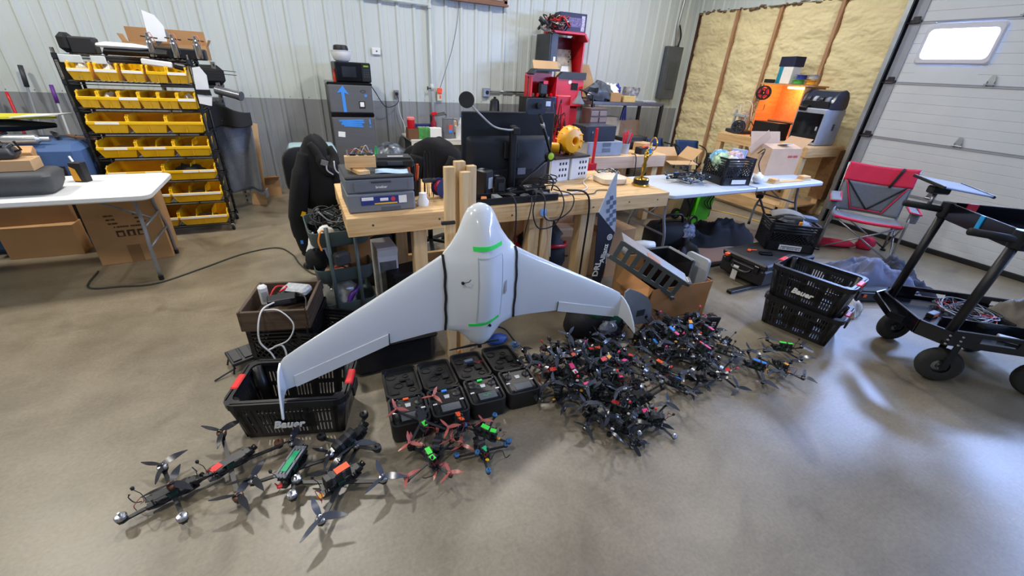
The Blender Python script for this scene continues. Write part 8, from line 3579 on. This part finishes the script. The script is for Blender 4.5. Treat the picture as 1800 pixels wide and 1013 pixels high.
for i, (x, y, z, w) in enumerate(fill1):
    rr = random.Random(200 + i)
    quad(f'black quadcopter without tape {w} of the middle heap', (x, y, z + .012), rr.uniform(0, 360), H1, .135, rr.choice((.074, .08, .086)), prop=PROPK, rx=rr.uniform(-45, 45), ry=rr.uniform(-45, 45),
         seed=91 + i, body_rz=rr.uniform(0, 180), motor=rr.choice((MSIL, MBLK)), props=tuple(1 if rr.random() < .9 else 0 for _ in range(4)))
heap2 = [
    (1.93, 1.78, .05, None, None, 'nearest the grey fin'),
    (2.08, 1.76, .10, 'amber', None, 'at the back before the carton'),
    (2.24, 1.78, .09, None, 'white', 'leaning on the carton front'),
    (2.38, 1.74, .12, None, None, 'at the back right by the boots'),
    (1.90, 1.62, .08, 'blue', 'white', 'at the left end'),
    (2.04, 1.62, .15, 'blue', 'pink', 'on top of the left half'),
    (2.20, 1.60, .16, 'blue', 'amber', 'at the very top'),
    (2.36, 1.58, .11, 'pink', None, 'on the upper right slope'),
    (1.83, 1.45, .05, 'orange', None, 'at the left front'),
    (1.99, 1.45, .10, None, 'amber', 'in the middle of the front slope'),
    (2.15, 1.43, .11, 'pink', 'red', 'on the front slope'),
    (2.32, 1.42, .07, 'amber', None, 'on the right slope'),
    (2.47, 1.50, .05, None, None, 'at the right edge'),
    (1.80, 1.30, .04, 'blue', None, 'low at the front left corner'),
    (2.00, 1.29, .04, None, None, 'low at the front'),
    (2.17, 1.28, .04, None, 'red', 'low at the front right'),
]
for i, (x, y, z, c1, c2, w) in enumerate(heap2):
    rr = random.Random(300 + i)
    tp = ' and '.join([c for c in (c1, c2) if c])
    lab = f'quadcopter {"with " + tp + " tape " if tp else ""}{w} of the second heap'
    quad(lab, (x, y, z + .012), rr.uniform(0, 360), H2, .13, rr.choice((.072, .078, .084)), prop=rr.choice((PROPK, PROPB, PROPB)), tape=TN[c1], tape2=TN[c2],
         rx=rr.uniform(-32, 32), ry=rr.uniform(-32, 32), seed=50 + i, body_rz=rr.uniform(0, 180), motor=rr.choice((MSIL, MBLK, MSIL)),
         plug=rr.choice((None, AMB, WHT, None)), ant=rr.choice((BLACK, PINK, REDT, BLACK)), props=tuple(1 if rr.random() < .88 else 0 for _ in range(4)))
fill2 = [(1.99, 1.7, .06, 'buried at the back left'), (2.16, 1.7, .07, 'buried at the back'), (2.3, 1.67, .06, 'buried before the shoes'), (1.96, 1.54, .05, 'buried at left'), (2.12, 1.52, .06, 'buried in the middle'), (2.27, 1.5, .05, 'buried at right'), (2.08, 1.36, .06, 'buried in the front slope')]
for i, (x, y, z, w) in enumerate(fill2):
    rr = random.Random(400 + i)
    quad(f'black quadcopter without tape {w} of the second heap', (x, y, z + .012), rr.uniform(0, 360), H2, .13, rr.choice((.072, .078, .084)), prop=rr.choice((PROPK, PROPB)), rx=rr.uniform(-45, 45), ry=rr.uniform(-45, 45),
         seed=121 + i, body_rz=rr.uniform(0, 180), motor=rr.choice((MSIL, MBLK)), props=tuple(1 if rr.random() < .9 else 0 for _ in range(4)))
quad('quadcopter with long blue label and grey propellers right of the second heap', (2.46, 1.24, .05), 10, H3, .15, .09, prop=PROPB, tape=BLUT, tape2=BLUT, body_rz=120, seed=80, plug=AMB, rx=6)
quad('dark quadcopter with amber plugs between blue label and lime one', (2.62, 1.17, .045), 52, H3, .14, .085, prop=PROPB, tape=None, tape2=AMB, body_rz=20, seed=81, plug=AMB, ry=6)
quad('quadcopter with lime green tape at the far right end', (2.82, 1.29, .06), 30, H3, .15, .085, prop=PROPB, tape=LIMT, tape2=LIMT, body_rz=100, seed=82, motor=MSIL, rx=-8, ry=5)
# small quadcopters on the grey table
G4 = 'small quadcopters on the grey table'
quad('small blue framed quadcopter on the grey table beside the milk crate', (3.78, 3.2, .775), 15, G4, .13, .065, prop=PROPB, motor=MBLU, tape=None, tape2=BLUT, body_rz=40, seed=140, props=(1, 1, 1, 0))
quad('small blue framed quadcopter on the grey table nearest the trophy', (3.52, 3.26, .775), 50, G4, .13, .065, prop=PROPB, motor=MBLU, tape=BLUT, body_rz=120, seed=141, props=(1, 0, 1, 1))
quad('small dark quadcopter lying across the two blue ones', (3.66, 3.3, .84), 70, G4, .12, .06, prop=PROPK, motor=MBLK, tape=None, body_rz=10, seed=142, rx=12, ry=8)
tangle('wire_heap', 'tangle of blue and black leads among the small quadcopters', (3.68, 3.2, .735), 12, .18, .1, 77, (CABLE, mat('lead_blue', (90, 130, 180), .4), CABLE, GREY), .004)
# brown boots beside the carton
for k, (x, y, rz) in enumerate(((2.52, 1.75, 68), (2.35, 1.86, 95))):
    t = thing('slipper', ('black and tan open shoe with white print closest to the stacked crates', 'black and tan open shoe with white print against the carton')[k], 'shoe', (x, y, 0), rz, 'pair of open shoes')
    b = MB()
    b.loft([[(xx, yy * w, z) for xx, yy in [(-.11, -.03), (.0, -.035), (.08, -.045), (.13, -.02), (.13, .02), (.08, .045), (0, .035), (-.11, .03)]] for w, z in ((1, 0), (1.05, .015), (1.0, .03))])
    b.build('sole', mat('shoe_tan', (120, 98, 80), .7), t, 40)
    b = MB()
    b.sheet(lambda u, v: (.02 + .1 * u, -.048 + .096 * v, .03 + .055 * math.sin(v * PI) * (1 - .35 * u)), 6, 8, .008)
    b.build('strap', BLACKM, t, True)
    b = MB()
    b.sheet(lambda u, v: (-.10 - .03 * u, -.05 + .1 * v, .03 + .17 * u + .0 * v), 6, 6, .012)
    tg = b.build('tongue', BLACKM, t, True)
    print_marks(3, .03, .06, PAPER, tg, (-.141, 0, .15), rot(0, 0, -90) @ rot(100, 0, 0), seed=k + 3)
